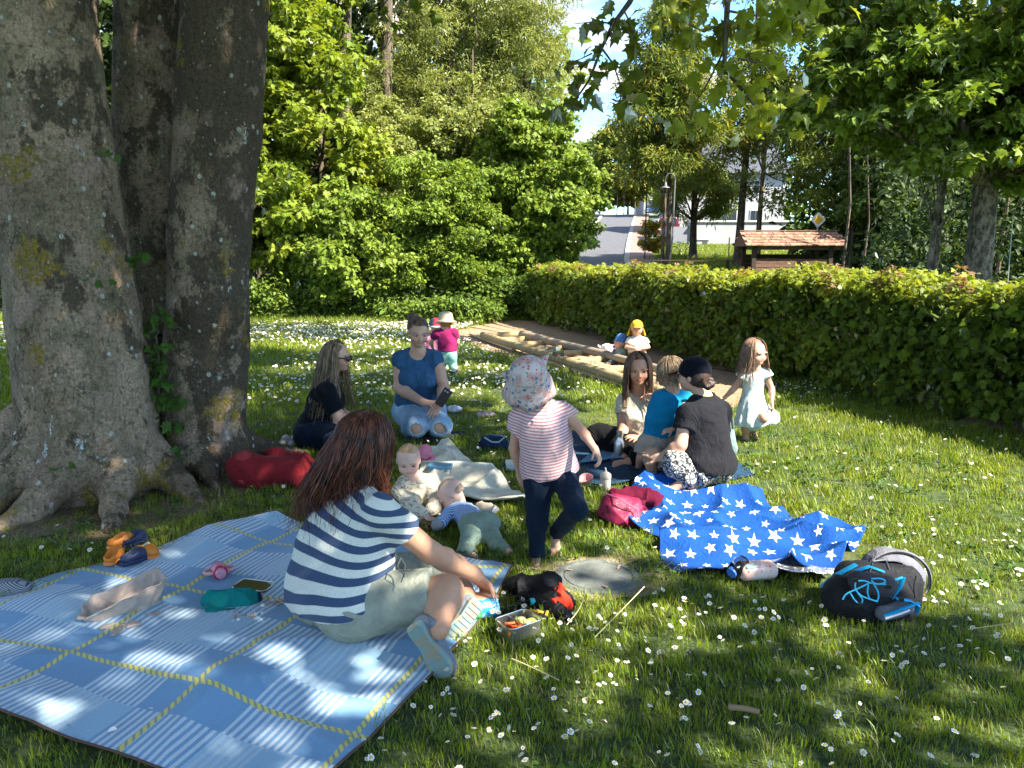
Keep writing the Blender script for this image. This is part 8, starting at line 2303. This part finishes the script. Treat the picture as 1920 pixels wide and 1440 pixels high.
    for i, (x, y, lab) in enumerate(((144, 1162, 'single tan dry leaf left of the beige hat'), (412, 1290, 'small dry leaf bits beside the crossing of the yellow lines'), (398, 1326, 'pale dry petal on the near side of the plaid blanket'), (537, 1118, 'red-brown dry leaf beside the striped woman'), (295, 1333, 'small white blossom on the near edge of the plaid blanket'), (202, 1370, 'white fallen daisy head on the near plaid blanket'))):
        p = gp(x, y, .035); V = (V0 @ euler_mats(np.array([[.4, .3, rs.rand() * 6]]))[0].T) * .035 + p; o = part('fallen_leaf', V - p, F0, CN if i not in (4, 5) else PETAL, None, world=False); o.location = p; tag(o, lab, 'leaf')
clothes_and_bags()

def food_and_bottles():
    ST = mat('stainless', (.55, .54, .50), .28, metal=.9); STB = mat('stainless_brushed', (.62, .62, .62), .32, metal=.9, bump=lambda b: b.noise(b.scale(b.coord(), (1, 1, .05)), 300, 2), bdist=.001)
    # lunch box
    o_ = gp(972, 1196, 0); d = nrm(gp(1018, 1180) - gp(950, 1205)); x = np.array([-d[1], d[0], 0])
    t = thing('lunch_box', tuple(o_), 'open stainless steel lunch box with carrot sticks and apple slices on the grass', 'lunch box')
    def rr(w, l, r): return [(sx * (w - r) + r * math.cos(a), sy * (l - r) + r * math.sin(a)) for sx, sy, a0 in ((1, 1, 0), (-1, 1, 1.57), (-1, -1, 3.14), (1, -1, 4.71)) for a in np.linspace(a0, a0 + 1.57, 6)]
    fr = (np.stack([d, x, [0, 0, 1]], 1), o_ + np.array([0, .02, .008]))
    W, L_, H = .082, .060, .062
    out, inn = rr(W, L_, .024), rr(W - .003, L_ - .003, .022); n = len(out)
    V = [(a, b, 0) for a, b in rr(W - .006, L_ - .006, .02)] + [(a, b, H) for a, b in out] + [(a, b, H) for a, b in inn] + [(a, b, .004) for a, b in inn]
    F = [tuple(range(n))[::-1]] + [(k * n + i, k * n + (i + 1) % n, (k + 1) * n + (i + 1) % n, (k + 1) * n + i) for k in range(3) for i in range(n)] + [tuple(range(3 * n, 4 * n))]
    V = np.array(V) @ fr[0].T + fr[1]; auto_smooth(part('tin', V, F, ST, t))
    mb = MB(); P = [fr[0] @ np.array([a, b, H + .001]) + fr[1] for a, b in out]; mb.tube(P + [P[0]], .0022, 6); mb.put('rim', ST, t, True)
    mb = MB(); mb.box((-.006, -L_ + .004, .004), (-.003, L_ - .004, H - .006), rot=fr[0], org=fr[1]); mb.put('divider', ST, t)
    CR = mat('carrot', (.72, .16, .015), .45); CR2 = mat('pepper_red', (.66, .04, .015), .35); AP = mat('apple_flesh', (.62, .54, .26), .5); AP2 = mat('apple_green', (.30, .38, .08), .45)
    rs = np.random.RandomState(2)
    for k in range(20):
        a = rs.uniform(-.5, .5) + (1.2 if k % 3 == 0 else 0); c = np.array([-.045 + rs.normal() * .012, rs.uniform(-.034, .034), .022 + .0015 * k]); v = np.array([math.cos(a) * .022, math.sin(a) * .022, rs.normal() * .006])
        mb = MB(); mb.tube([fr[0] @ (c - v) + fr[1], fr[0] @ (c + v) + fr[1]], [.0052, .0062], 6); mb.put('carrot_stick' if k % 4 else 'pepper_strip', CR if k % 4 else CR2, t, True)
    for k in range(7):
        c = np.array([.035 + rs.normal() * .012, -.036 + .012 * k, .034 + .002 * (k % 3)]); m = SDF(); A = euler_mats(np.array([[rs.normal() * .4, .5 + rs.normal() * .3, rs.rand() * 3]]))[0]
        m.ell(fr[0] @ c + fr[1], (.030, .013, .018), A); V, F = m.mesh(.003); part('apple_slice', V, F, AP if k % 2 else AP2, t)
    # big water bottle lying
    p = gp(930, 1170, .04); t = thing('water_bottle', (p[0], p[1], .0), 'clear plastic water bottle with blue green label and turquoise cap lying on the grass', 'bottle')
    a = gp(868, 1148, .042); c = gp(998, 1128, .042); ax = nrm(c - a); L = .31; a = c - ax * L
    PL = mat('clear_plastic', (.9, .95, .97), .04, trans=1.0, ior=1.15, bump=lambda b: b.noise(b.coord(), 40, 2), bdist=.002)
    prof = [(.0, .004), (.030, .0), (.040, .012), (.041, .10), (.0405, .102), (.0405, .165), (.041, .168), (.039, .18), (.041, .195), (.038, .21), (.040, .225), (.034, .25), (.022, .275), (.013, .29), (.013, .298)]
    mb = MB(); mb.lathe(prof, a, ax, 28); mb.put('bottle_wall', PL, t, True)
    mb = MB(); mb.lathe([(r - .003, z + .003) for r, z in prof[1:12]], a, ax, 24); 
    def lab(b):
        xx = b.attr('lv'); return b.mix((xx > .072) * 1.0, b.mix(b.ramp(b.noise(b.coord(), 50, 2), .45, .55), (.03, .30, .08), (.12, .48, .16)), b.mix(b.ramp(b.noise(b.coord(), 30, 3), .52, .58), (.02, .30, .58), (.35, .60, .72)))
    mb.V = []; mb.F = []; mb.M = []; mb.n = 0; mb.lathe([(.0418, z) for z in np.linspace(.045, .150, 12)], a, ax, 28)
    mb.F = [f for f in mb.F if len(f) == 4]; mb.M = [0] * len(mb.F)
    o = mb.put('label', mat('bottle_label', lab, .4), t, True); vattr(o.data, 'lv', (np.concatenate(mb.V) - a) @ ax)
    tx = text_obj('label_text', 'SSEN', .034, .0004, mat('print_navy', (.03, .06, .16), .5), o)
    yv = -ax; zv = nrm(np.array([0, -.55, .85]) - ax * (np.array([0, -.55, .85]) @ ax)); xv = np.cross(yv, zv)
    Mx = Matrix(((xv[0], yv[0], zv[0]), (xv[1], yv[1], zv[1]), (xv[2], yv[2], zv[2])))
    tx.location = Vector(a + ax * .142 + zv * .0425 - xv * .03 - np.array(t.location)); tx.rotation_euler = Mx.to_euler()
    mb = MB(); mb.lathe([(.0155, .298), (.016, .300), (.016, .318), (.014, .320), (0, .320)], a, ax, 20); mb.put('cap', mat('cap_turquoise', (.02, .38, .42), .35), t, True)
    # orange pink food box under her hand
    p = gp(905, 1150, 0); t = thing('food_box', tuple(p), 'pink and apricot coloured plastic box held by the striped woman', 'box')
    q = gp(903, 1140, .03); d = nrm(gp(940, 1120) - gp(880, 1128)); x = np.array([-d[1], d[0], 0]); f2 = (np.stack([d, x, [0, 0, 1]], 1), q)
    for nm, z0, z1, w, mt in (('base', -.02, .018, .070, mat('box_lilac', (.36, .25, .36), .5)), ('rim', .019, .026, .073, mat('box_pink', (.62, .22, .34), .5)), ('lid', .027, .052, .071, mat('box_apricot', (.66, .36, .22), .5))):
        mb = MB(); mb.prism(rr(w, w * .72, .02), z0, z1, fr=f2); bevel(mb.put(nm, mt, t), .004, 2)
    p = gp(1020, 1165, .0); t = thing('yellow_snack', tuple(p), 'small dark dish with yellow snacks between bottle cap and black jacket', 'dish')
    q = gp(1006, 1156, .02); mb = MB(); mb.lathe([(0, 0), (.035, 0), (.05, .012), (.048, .014), (.03, .006), (0, .006)], q, (0, 0, 1), 20); mb.put('dish', mat('dish_dark', (.03, .03, .03), .4), t, True)
    for k in range(9): 
        mb = MB(); c = q + np.array([rs.normal() * .014, rs.normal() * .014, .015 + rs.rand() * .008]); mb.tube([c, c + rs.normal(size=3) * .012 * [1, 1, .2]], .006, 6); mb.put('snack', mat('snack_yellow', (.72, .45, .04), .6), t, True)
    # black and red jacket
    t = thing('black_jacket', tuple(gp(1020, 1130)), 'crumpled black jacket with red lining beside the round cover', 'jacket')
    g3 = lambda x, y, z: gp(x, y, z)
    heap(t, 'shell', [(g3(965, 1100, .04), g3(1030, 1100, .05), .06, .065), (g3(1010, 1110, .03), g3(1050, 1130, .03), .05, .04), (g3(1040, 1140, .02), g3(1058, 1160, .02), .035, .022), (g3(985, 1125, .02), g3(1040, 1140, .02), .035, .03)], .006, cloth_mat('fabric_black', (.004, .004, .005), rough=.55), .020, 13, 7, .003)
    heap(t, 'lining', [(g3(1048, 1112, .075), g3(1062, 1122, .06), .026, .022), (g3(1040, 1128, .06), g3(1068, 1135, .04), .018, .016)], .005, cloth_mat('fabric_bright_red', (.62, .035, .015)), .012, 22, 8, .002)
    mb = MB(); mb.tube([gp(1050, 1165, .03), gp(1066, 1155, .04), gp(1080, 1162, .02), gp(1070, 1172, .01), gp(1052, 1172, .01)], .0025, 6); mb.put('cord', mat('cord_black', (.01, .01, .01), .8), t, True)
    # round cover plate
    t = thing('round_cover', tuple(PLATE_C), 'round weathered concrete cover set in the lawn beside the girl', 'cover')
    CM = mat('cover_concrete', lambda b: b.mix(b.ramp(b.noise(b.coord(), 8, 5), .35, .65), (.085, .095, .085), (.15, .16, .14)), .9, bump=lambda b: b.noise(b.coord(), 60, 4), bdist=.004)
    r0 = .205
    earth_patch('ground', [(PLATE_C[0] + .29 * math.cos(a), PLATE_C[1] + .27 * math.sin(a)) for a in np.linspace(0, 6.28, 15)[:-1]], 8, .003, (.27, .22, .12))
    mb = MB(); mb.lathe([(r0, -.03), (r0, .004), (r0 - .01, .009), (r0 - .035, .009), (r0 - .038, .005), (r0 - .046, .005), (r0 - .049, .009), (0, .010)], PLATE_C, (0, 0, 1), 56); mb.put('disc', CM, t, True)
    for k in range(3):
        a = .6 + k * 2.1; mb = MB(); mb.tube([PLATE_C + [(r0 - .08) * math.cos(a), (r0 - .08) * math.sin(a), .012], PLATE_C + [(r0 - .05) * math.cos(a + .1), (r0 - .05) * math.sin(a + .1), .019]], .006, 6, flat=.4); mb.put('dry_bit', mat('dry_blossom'), t, True)
    # thermos in the woman's hand
    p = px(1158, 862, 5.62); t = thing('thermos_flask', (p[0], p[1], p[2]), 'brushed steel drinking bottle held upright by the brown-haired woman', 'bottle')
    a = px(1159, 866, 5.62); u = nrm(np.array([.04, .0, 1.0]))
    mb = MB(); mb.lathe([(0, 0), (.033, 0), (.036, .005), (.036, .13), (.033, .15), (.022, .172), (.022, .19)], a, u, 24); mb.put('flask', STB, t, True)
    mb = MB(); mb.lathe([(.0235, .191), (.024, .193), (.024, .222), (.0, .222)], a, u, 24); mb.put('cap', STB, t, True)
    mb = MB(); mb.lathe([(.0242, .2225), (.0242, .228), (0, .228)], a, u, 24); mb.put('cap_top', mat('bamboo', (.5, .33, .17), .6), t, True)
    # baby bottle
    a = gp(1135, 918, .0); t = thing('baby_bottle', tuple(a), 'cream coloured straw bottle standing behind the magenta bag', 'bottle'); u = (0, 0, 1)
    BC = mat('bottle_cream', (.62, .54, .46), .45)
    mb = MB(); mb.lathe([(0, 0), (.030, 0), (.034, .004), (.034, .075)], a, u, 24); mb.put('bottle_wall', BC, t, True)
    mb = MB(); mb.lathe([(.0345, .0755), (.036, .078), (.036, .095), (.033, .105), (.018, .116), (0, .118)], a, u, 24); mb.put('cap', mat('bottle_cap_sand', (.58, .48, .38), .45), t, True)
    mb = MB(); mb.tube([a + [0, 0, .116], a + [0, 0, .132], a + [-.003, 0, .147]], [.009, .006, .005], 8); mb.put('spout', mat('spout_pale', (.66, .6, .55), .4), t, True)
    # pink bowl-like baby shoe
    a = gp(1100, 905, .03); t = thing('pink_bowl', (a[0], a[1], .02), 'small pink silicone bowl tipped on the navy rug', 'bowl')
    mb = MB(); mb.lathe([(0, 0), (.03, .004), (.045, .02), (.05, .04), (.047, .04), (.042, .022), (.028, .008), (0, .005)], a, nrm((-.3, -.3, 1)), 24, wob=lambda q, z: 1 + .08 * math.sin(3 * q) * (z > .03)); mb.put('shell', mat('silicone_pink', (.60, .26, .25), .6), t, True)
    # clear jug and wipes on star blanket
    a = gp(1378, 1068, .07); t = thing('clear_jar', (a[0], a[1], .04), 'clear plastic pot with a blue end lying on the star blanket', 'jar')
    ax = nrm(np.array([.55, .5, .25])); a = a - ax * .02
    mb = MB(); mb.lathe([(0, 0), (.032, 0), (.036, .02), (.036, .07), (.030, .095), (0, .1)], a, ax, 24); mb.put('jar_wall', PL, t, True)
    mb = MB(); mb.lathe([(0, -.002), (.024, -.003), (.024, -.012), (0, -.013)], a, ax, 20); mb.put('blue_base', mat('plastic_blue', (.04, .16, .55), .4), t, True)
    a = gp(1418, 1076, .05); t = thing('wipes_pack', (a[0], a[1], .04), 'plump pink and apricot wipes packet with red dots on the star blanket', 'packet')
    def wp(b):
        v = b.coord(); d = b.vor(v, 55); n = b.noise(v, 16, 2); x, y, z = b.xyz(v)
        return b.mix(b.ramp(d, .34, .28) * (z > .028), b.mix(b.ramp(n, .45, .6), (.66, .42, .33), (.72, .60, .52)), (.60, .07, .06))
    m = SDF(); d = nrm(np.array([.97, .22, 0])); m.box(a + np.array([.01, .03, .005]), (.098, .052, .038), np.stack([d, [-d[1], d[0], 0], [0, 0, 1]]), r=.034, tag='x'); V, F = m.mesh(.005, disp=lambda P: wn(P, 30, 3) * .003)
    part('pack', V, F, mat('wipes_film', wp, .35, coat=.3), t)
    m = SDF(); m.box(a + np.array([-.03, -.005, .038]), (.028, .02, .006), np.stack([d, [-d[1], d[0], 0], [0, 0, 1]]), r=.005, tag='x'); V, F = m.mesh(.004); part('lid', V, F, mat('lid_mint', (.35, .55, .50), .4), t)
    # blue lunchbox on the cream blanket
    a = gp(826, 886, .05); t = thing('blue_lunchbox', (a[0], a[1], .05), 'steel snack box with pale blue lid on the cream blanket behind the babies', 'lunch box')
    d = nrm(np.array([1, -.12, .0])); fr2 = (np.stack([d, [.12, 1, 0], [0, 0, 1]], 1), a)
    for nm, z0, z1, w, mt in (('tin', 0, .035, .078, mat('stainless')), ('lid', .036, .058, .080, mat('lid_blue', (.10, .26, .36), .4))):
        mb = MB(); mb.prism(rr(w, .05, .018), z0, z1, fr=fr2); bevel(mb.put(nm, mt, t), .004, 2)
    for s in (-1, 1):
        mb = MB(); mb.box((s * .045 - .012, -.054, .018), (s * .045 + .012, -.0505, .05), rot=fr2[0], org=fr2[1]); mb.put('clip', mat('clip_blue', (.06, .19, .28), .4), t)
    # plastic tub
    a = gp(963, 880, .0); t = thing('plastic_tub', tuple(a), 'white translucent plastic tub on the grass behind the striped girl', 'tub')
    mb = MB(); mb.prism(rr(.055, .045, .012), .0, .05, fr=(np.eye(3), a)); bevel(mb.put('tub', mat('tub_white', (.62, .62, .62), .3), t), .006, 2)
    mb = MB(); mb.prism(rr(.058, .048, .012), .051, .058, fr=(np.eye(3), a)); bevel(mb.put('lid', mat('tub_white'), t), .003, 2)
    # rice cakes packet
    a = gp(908, 965, .035); t = thing('snack_bag', (a[0], a[1], 0), 'open shiny snack bag spilling crumbs beside the lying baby', 'snack bag')
    heap(t, 'foil', [(a + [0, .01, 0], (.055, .04, .03)), (a + [.03, .04, .01], (.045, .03, .03))], .005, mat('foil_grey', (.50, .48, .45), .3, metal=.5), .008, 24, 5, .003, subs=[E_(a + np.array([-.01, -.03, .01]), (.038, .03, .022))])
    heap(t, 'paper', [(a + [-.0, .05, .03], (.06, .02, .03))], .005, mat('paper_beige', (.45, .36, .25), .8), .008, 24, 9, .002)
food_and_bottles()

def more_bits():
    # pink hat and dark strap behind the sitting baby
    p = px(797, 850, 5.35); t = thing('pink_sun_hat', tuple(gp(797, 868)), 'rose pink sun hat behind the sitting baby', 'hat')
    heap(t, 'crown', [(px(796, 846, 5.35), (.055, .05, .05)), (px(801, 858, 5.30), (.06, .05, .02))], .005, cloth_mat('hat_rose', (.55, .18, .24)), .004, 20, 2, .001)
    mb = MB(); mb.tube([px(785, 861, 5.24), px(800, 862, 5.23), px(808, 858, 5.25)], .012, 8, flat=.5); mb.put('band', mat('band_maroon', (.10, .01, .03), .8), t, True)
    # blue cloth the baby holds
    t = thing('blue_cloth', tuple(gp(790, 962)), 'bright dark blue folded cloth in front of the sitting baby', 'cloth')
    heap(t, 'cloth', [(gp(775, 950, .05), gp(800, 957, .04), .028, .022)], .005, cloth_mat('cloth_ultramarine', (.01, .015, .28)), .008, 26, 3, .001)
    t = thing('leopard_cloth', tuple(gp(797, 985)), 'brown black spotted cloth on the grass under the blue cloth', 'cloth')
    LP_ = mat('leopard_print', lambda b: b.mix(b.ramp(b.vor(b.coord(), 40), .3, .4), (.02, .015, .01), (.34, .20, .07)), .9)
    heap(t, 'cloth', [(gp(785, 975, .012), gp(806, 988, .012), .045, .03)], .006, LP_, .008, 22, 3, .002, k=.02)
    # navy pouch
    t = thing('navy_pouch', tuple(gp(928, 840)), 'dark navy open pouch bag on the grass left of the striped girl', 'bag')
    c = px(928, 830, 6.05)
    heap(t, 'body', [(px(915, 833, 6.0), px(940, 833, 6.0), .065, .06)], .006, cloth_mat('pouch_navy', (.012, .028, .06)), .006, 18, 3, .001, subs=[E_(px(928, 822, 5.98), (.07, .04, .022))])
    mb = MB(); mb.tube([px(908, 820, 5.95), px(922, 829, 5.93), px(935, 829, 5.93), px(946, 820, 5.95)], .006, 6); mb.put('piping', mat('piping_grey', (.35, .4, .45), .6), t, True)
    mb = MB(); mb.tube([px(905, 824, 6.05), px(915, 816, 6.1), px(940, 817, 6.1), px(950, 826, 6.05)], .008, 6); mb.put('handle', mat('pouch_strap', (.05, .1, .2), .8), t, True)
    t = thing('turquoise_toy', tuple(gp(960, 850)), 'turquoise and navy fabric toy just right of the navy pouch', 'toy')
    heap(t, 'body', [(px(956, 838, 6.0), (.03, .03, .03)), (px(963, 847, 5.95), (.028, .025, .02))], .005, mat('toy_turq', lambda b: b.mix(b.ramp(b.noise(b.coord(), 30, 2), .45, .55), (.04, .10, .16), (.10, .38, .42)), .8), .006, 30, 3, .001)
    # small shoes behind
    for i, (x, y, mt, lab) in enumerate(((903, 783, (.50, .34, .36), 'left of the two pale pink socks on the grass behind'), (916, 783, (.52, .38, .38), 'right of the two pale pink socks on the grass behind'), (848, 773, (.56, .56, .60), 'white cloth toy on the grass right of the kneeling woman'))):
        p = gp(x, y); t = thing('sock' if i < 2 else 'cloth_toy', tuple(p), lab, 'sock' if i < 2 else 'toy', 'pink socks on the grass' if i < 2 else None)
        heap(t, 'body', [(p + [-.02, 0, .03], p + [.035 * (1 + i * .3), 0, .03], .028, .024)], .006, cloth_mat('sock_%d' % i, mt), .010, 28, 3 + i, .003)
    # dark mat under the kneeling woman
    t = thing('dark_jacket', tuple(gp(825, 830)), 'flat dark blue jacket the kneeling woman sits on', 'jacket')
    heap(t, 'cloth', [(gp(770, 828, .0), gp(850, 822, .0), .05, .045), (gp(835, 815, .01), gp(868, 815, .0), .04, .03)], .008, cloth_mat('jacket_slate', (.022, .035, .055)), .014, 16, 3, .002)
    # magenta bag
    t = thing('magenta_backpack', tuple(gp(1165, 985)), 'magenta children backpack with dots slumped at the left end of the star blanket', 'backpack')
    PM = mat('backpack_magenta', lambda b: b.mix(b.ramp(b.vor(b.coord(), 22), .26, .20), (.22, .006, .04), (.08, .002, .015)), .6, bump=lambda b: b.noise(b.coord(), 30, 3), bdist=.006)
    heap(t, 'front', [(px(1150, 952, 4.35), px(1185, 960, 4.35), .085, .075), (px(1160, 972, 4.28), px(1190, 976, 4.28), .05, .045)], .006, PM, .010, 12, 4, .001)
    heap(t, 'fabric', [(px(1150, 925, 4.42), px(1225, 938, 4.42), .045, .04), (px(1200, 945, 4.35), px(1222, 968, 4.3), .035, .02)], .006, cloth_mat('fabric_maroon', (.09, .004, .02)), .018, 16, 5, .003)
    mb = MB(); mb.tube([px(1135, 925, 4.36), px(1160, 935, 4.26), px(1195, 955, 4.24), px(1200, 985, 4.22)], .004, 6); mb.put('zip', mat('zip_pink', (.6, .1, .2), .5), t, True)
    for (x, y) in ((1158, 942), (1175, 962), (1160, 958), (1182, 950)):
        mb = MB(); c = px(x, y, 4.262); mb.tube([c + np.array([.009 * math.cos(a), 0, .009 * math.sin(a)]) for a in np.linspace(0, 6.28, 12)], .0016, 4); mb.put('printed_ring', mat('ring_pale', (.55, .3, .35), .6), t, True)
    # grey green bag behind the cap woman
    t = thing('sage_backpack', tuple(gp(1362, 850)), 'sage green bag standing behind the woman in the dark cap', 'backpack')
    heap(t, 'body', [(px(1358, 790, 5.42), px(1362, 840, 5.40), .065, .075)], .007, cloth_mat('bag_sage', (.15, .22, .20)), .008, 12, 3, .002)
    mb = MB(); mb.tube([px(1352, 770, 5.4), px(1366, 765, 5.38), px(1372, 785, 5.36), px(1374, 805, 5.34)], .008, 6); mb.put('strap', mat('strap_black', (.015, .02, .02), .8), t, True)
    # big grey backpack
    t = thing('grey_backpack', tuple(gp(1640, 1165)), 'open black and grey hiking backpack with bright blue straps and laces', 'backpack')
    BK = cloth_mat('pack_black', (.012, .012, .014), rough=.65); GR = cloth_mat('pack_grey', (.13, .13, .15), rough=.7); BL = mat('strap_blue', (.0, .34, .62), .55); BL2 = mat('lace_cyan', (.03, .42, .66), .5)
    Y = 3.2
    q = lambda x, y, dy=0: px(x, y, Y + dy)
    m = SDF()
    m.cone(q(1580, 1120, .0), q(1690, 1125, .05), .085, .075, k=.05, tag='x'); m.cone(q(1600, 1090, .12), q(1690, 1090, .14), .085, .08, k=.05, tag='x'); m.cone(q(1620, 1155, -.06), q(1690, 1150, -.04), .045, .045, k=.05, tag='x')
    m.ell(q(1645, 1110, .02), (.14, .12, .07), k=.05, tag='x')
    V, F = m.mesh(.006, cuts=[((0, 0, .004), (0, 0, -1))], disp=lambda P: -.010 * (1 - np.abs(wn(P, 14, 8))) ** 2 - .002 * wn(P, 50, 3)); part('body', V, F, BK, t)
    heap(t, 'front_pocket', [(q(1610, 1092, -.05), q(1660, 1100, -.06), .048, .05)], .006, cloth_mat('pack_charcoal', (.05, .048, .052)), .006, 16, 4, .001)
    # lid: a hood shaped shell standing open behind
    m = SDF(); c = q(1672, 1075, .20); m.ell(c, (.155, .10, .115), np.stack([nrm((.9, .1, -.35)), nrm((-.1, 1, 0)), nrm((.35, .1, .9))]), k=.02, tag='x')
    V, F = m.mesh(.006, subs=[E_(c + np.array([-.02, -.045, -.02]), (.140, .10, .100), np.stack([nrm((.9, .1, -.35)), nrm((-.1, 1, 0)), nrm((.35, .1, .9))]))], cuts=[((0, 0, .004), (0, 0, -1))], disp=lambda P: wn(P, 25, 3) * .003); part('lid', V, F, GR, t)
    m = SDF(); m.ell(c + np.array([-.015, -.04, -.025]), (.145, .045, .095), k=.02, tag='x'); V, F = m.mesh(.007, cuts=[((0, 0, .004), (0, 0, -1))]); part('lid_lining', V, F, mat('pack_lining', (.008, .008, .009), .9), t)
    heap(t, 'side_pocket', [(q(1655, 1150, -.12), q(1700, 1135, -.10), .032, .034)], .006, GR, .006, 20, 5, .002)
    def strap(nm, pts, w, mt, fl=.22):
        mb = MB(); mb.tube(pts, w, 8, flat=fl); mb.put(nm, mt, t, True)
    strap('strap', [q(1540, 1100, .05), q(1568, 1078, .05), q(1605, 1058, .06)], .018, BL); strap('strap', [q(1604, 1070, -.02), q(1630, 1062, -.02), q(1658, 1072, -.03)], .014, BL)
    strap('strap', [q(1658, 1155, -.17), q(1690, 1142, -.17), q(1722, 1130, -.13)], .012, BL); strap('strap', [q(1680, 1122, -.13), q(1705, 1126, -.13), q(1722, 1135, -.11), q(1718, 1150, -.11)], .014, BL)
    strap('strap', [q(1670, 1122, -.09), q(1688, 1100, -.07), q(1694, 1082, -.05)], .011, BL); strap('strap', [q(1670, 1120, -.09), q(1666, 1102, -.08), q(1675, 1088, -.06), q(1692, 1083, -.05)], .006, BL, 1)
    def lace(L):
        P = [q(x, y, -.13) for x, y in L]; P = resample(P, 16); mb = MB(); mb.tube(list(P), .0032, 6); mb.put('lace', BL2, t, True)
    lace([(1580, 1124), (1584, 1114), (1610, 1103), (1632, 1092)]); lace([(1604, 1090), (1602, 1105), (1615, 1118), (1645, 1128)]); lace([(1604, 1090), (1620, 1088), (1634, 1094), (1662, 1096)]); lace([(1634, 1085), (1655, 1084), (1664, 1092), (1640, 1097), (1634, 1088)])
    lace([(1628, 1092), (1626, 1112), (1630, 1122)]); lace([(1636, 1092), (1646, 1108), (1648, 1120), (1644, 1128)]); lace([(1594, 1112), (1602, 1125), (1612, 1134)]); lace([(1608, 1112), (1618, 1124), (1614, 1136)])
    strap('white_edge', [q(1660, 1160, -.185), q(1690, 1150, -.185), q(1705, 1144, -.17)], .005, mat('reflective_grey', (.6, .6, .62), .4), 1)
    rim = [c + np.array([.9, .1, -.35]) / .97 * .157 * math.cos(a) + np.array([.35, .1, .9]) / .97 * .117 * math.sin(a) + np.array([.01, -.045, 0]) for a in np.linspace(-.35, 3.3, 22)]
    strap('lid_rim', rim, .009, GR, .8); strap('zip', [v + np.array([0, -.010, -.004]) for v in rim], .0025, BK, 1)
    strap('handle_loop', [q(1630, 1072, .02), q(1636, 1052, .03), q(1660, 1050, .04), q(1666, 1068, .03)], .008, GR, .5)
    for (x, y) in ((1604, 1088), (1666, 1100), (1612, 1134), (1690, 1124), (1568, 1080)):
        mb = MB(); mb.box((-.011, -.004, -.008), (.011, .004, .008), org=q(x, y, -.14)); bevel(mb.put('buckle', mat('buckle_black', (.01, .01, .01), .35), t), .002, 2)
    strap('buckle_cord', [q(1718, 1080, .0), q(1714, 1100, -.03), q(1716, 1120, -.06)], .004, BK, 1)
    # twigs and long straws
    TW = mat('twig_bark', (.26, .17, .09), .9)
    a, c = gp(1366, 1326, .03), gp(1424, 1335, .03); mb = MB(); mb.tube([a, lerp(a, c, .5) + [0, 0, .004], c], [.011, .010, .009], 9); o = mb.put('stick', TW, None, True); tag(o, 'short thick brown stick lying in the foreground grass', 'stick')
    SY = mat('straw_pale', (.48, .42, .20), .8)
    for i, (L, lab) in enumerate((([(1115, 1195), (1160, 1150), (1208, 1100)], 'long pale grass stalk right of the round cover, pointing up right'), ([(960, 1235), (1000, 1252), (1048, 1275)], 'pale stalk in the grass below the lunch box'), ([(1062, 1172), (1090, 1140), (1098, 1105)], 'curved pale stalk beside the black jacket'), ([(1815, 1180), (1870, 1172), (1918, 1165)], 'faint long stalk at the right edge of the lawn'))):
        P = [gp(x, y, .05 + .04 * k * (i != 1)) for k, (x, y) in enumerate(L)]; mb = MB(); mb.tube(list(resample(P, 8)), .0022, 5); o = mb.put('grass_stalk', SY, None, True); tag(o, lab, 'grass stalk')
more_bits()
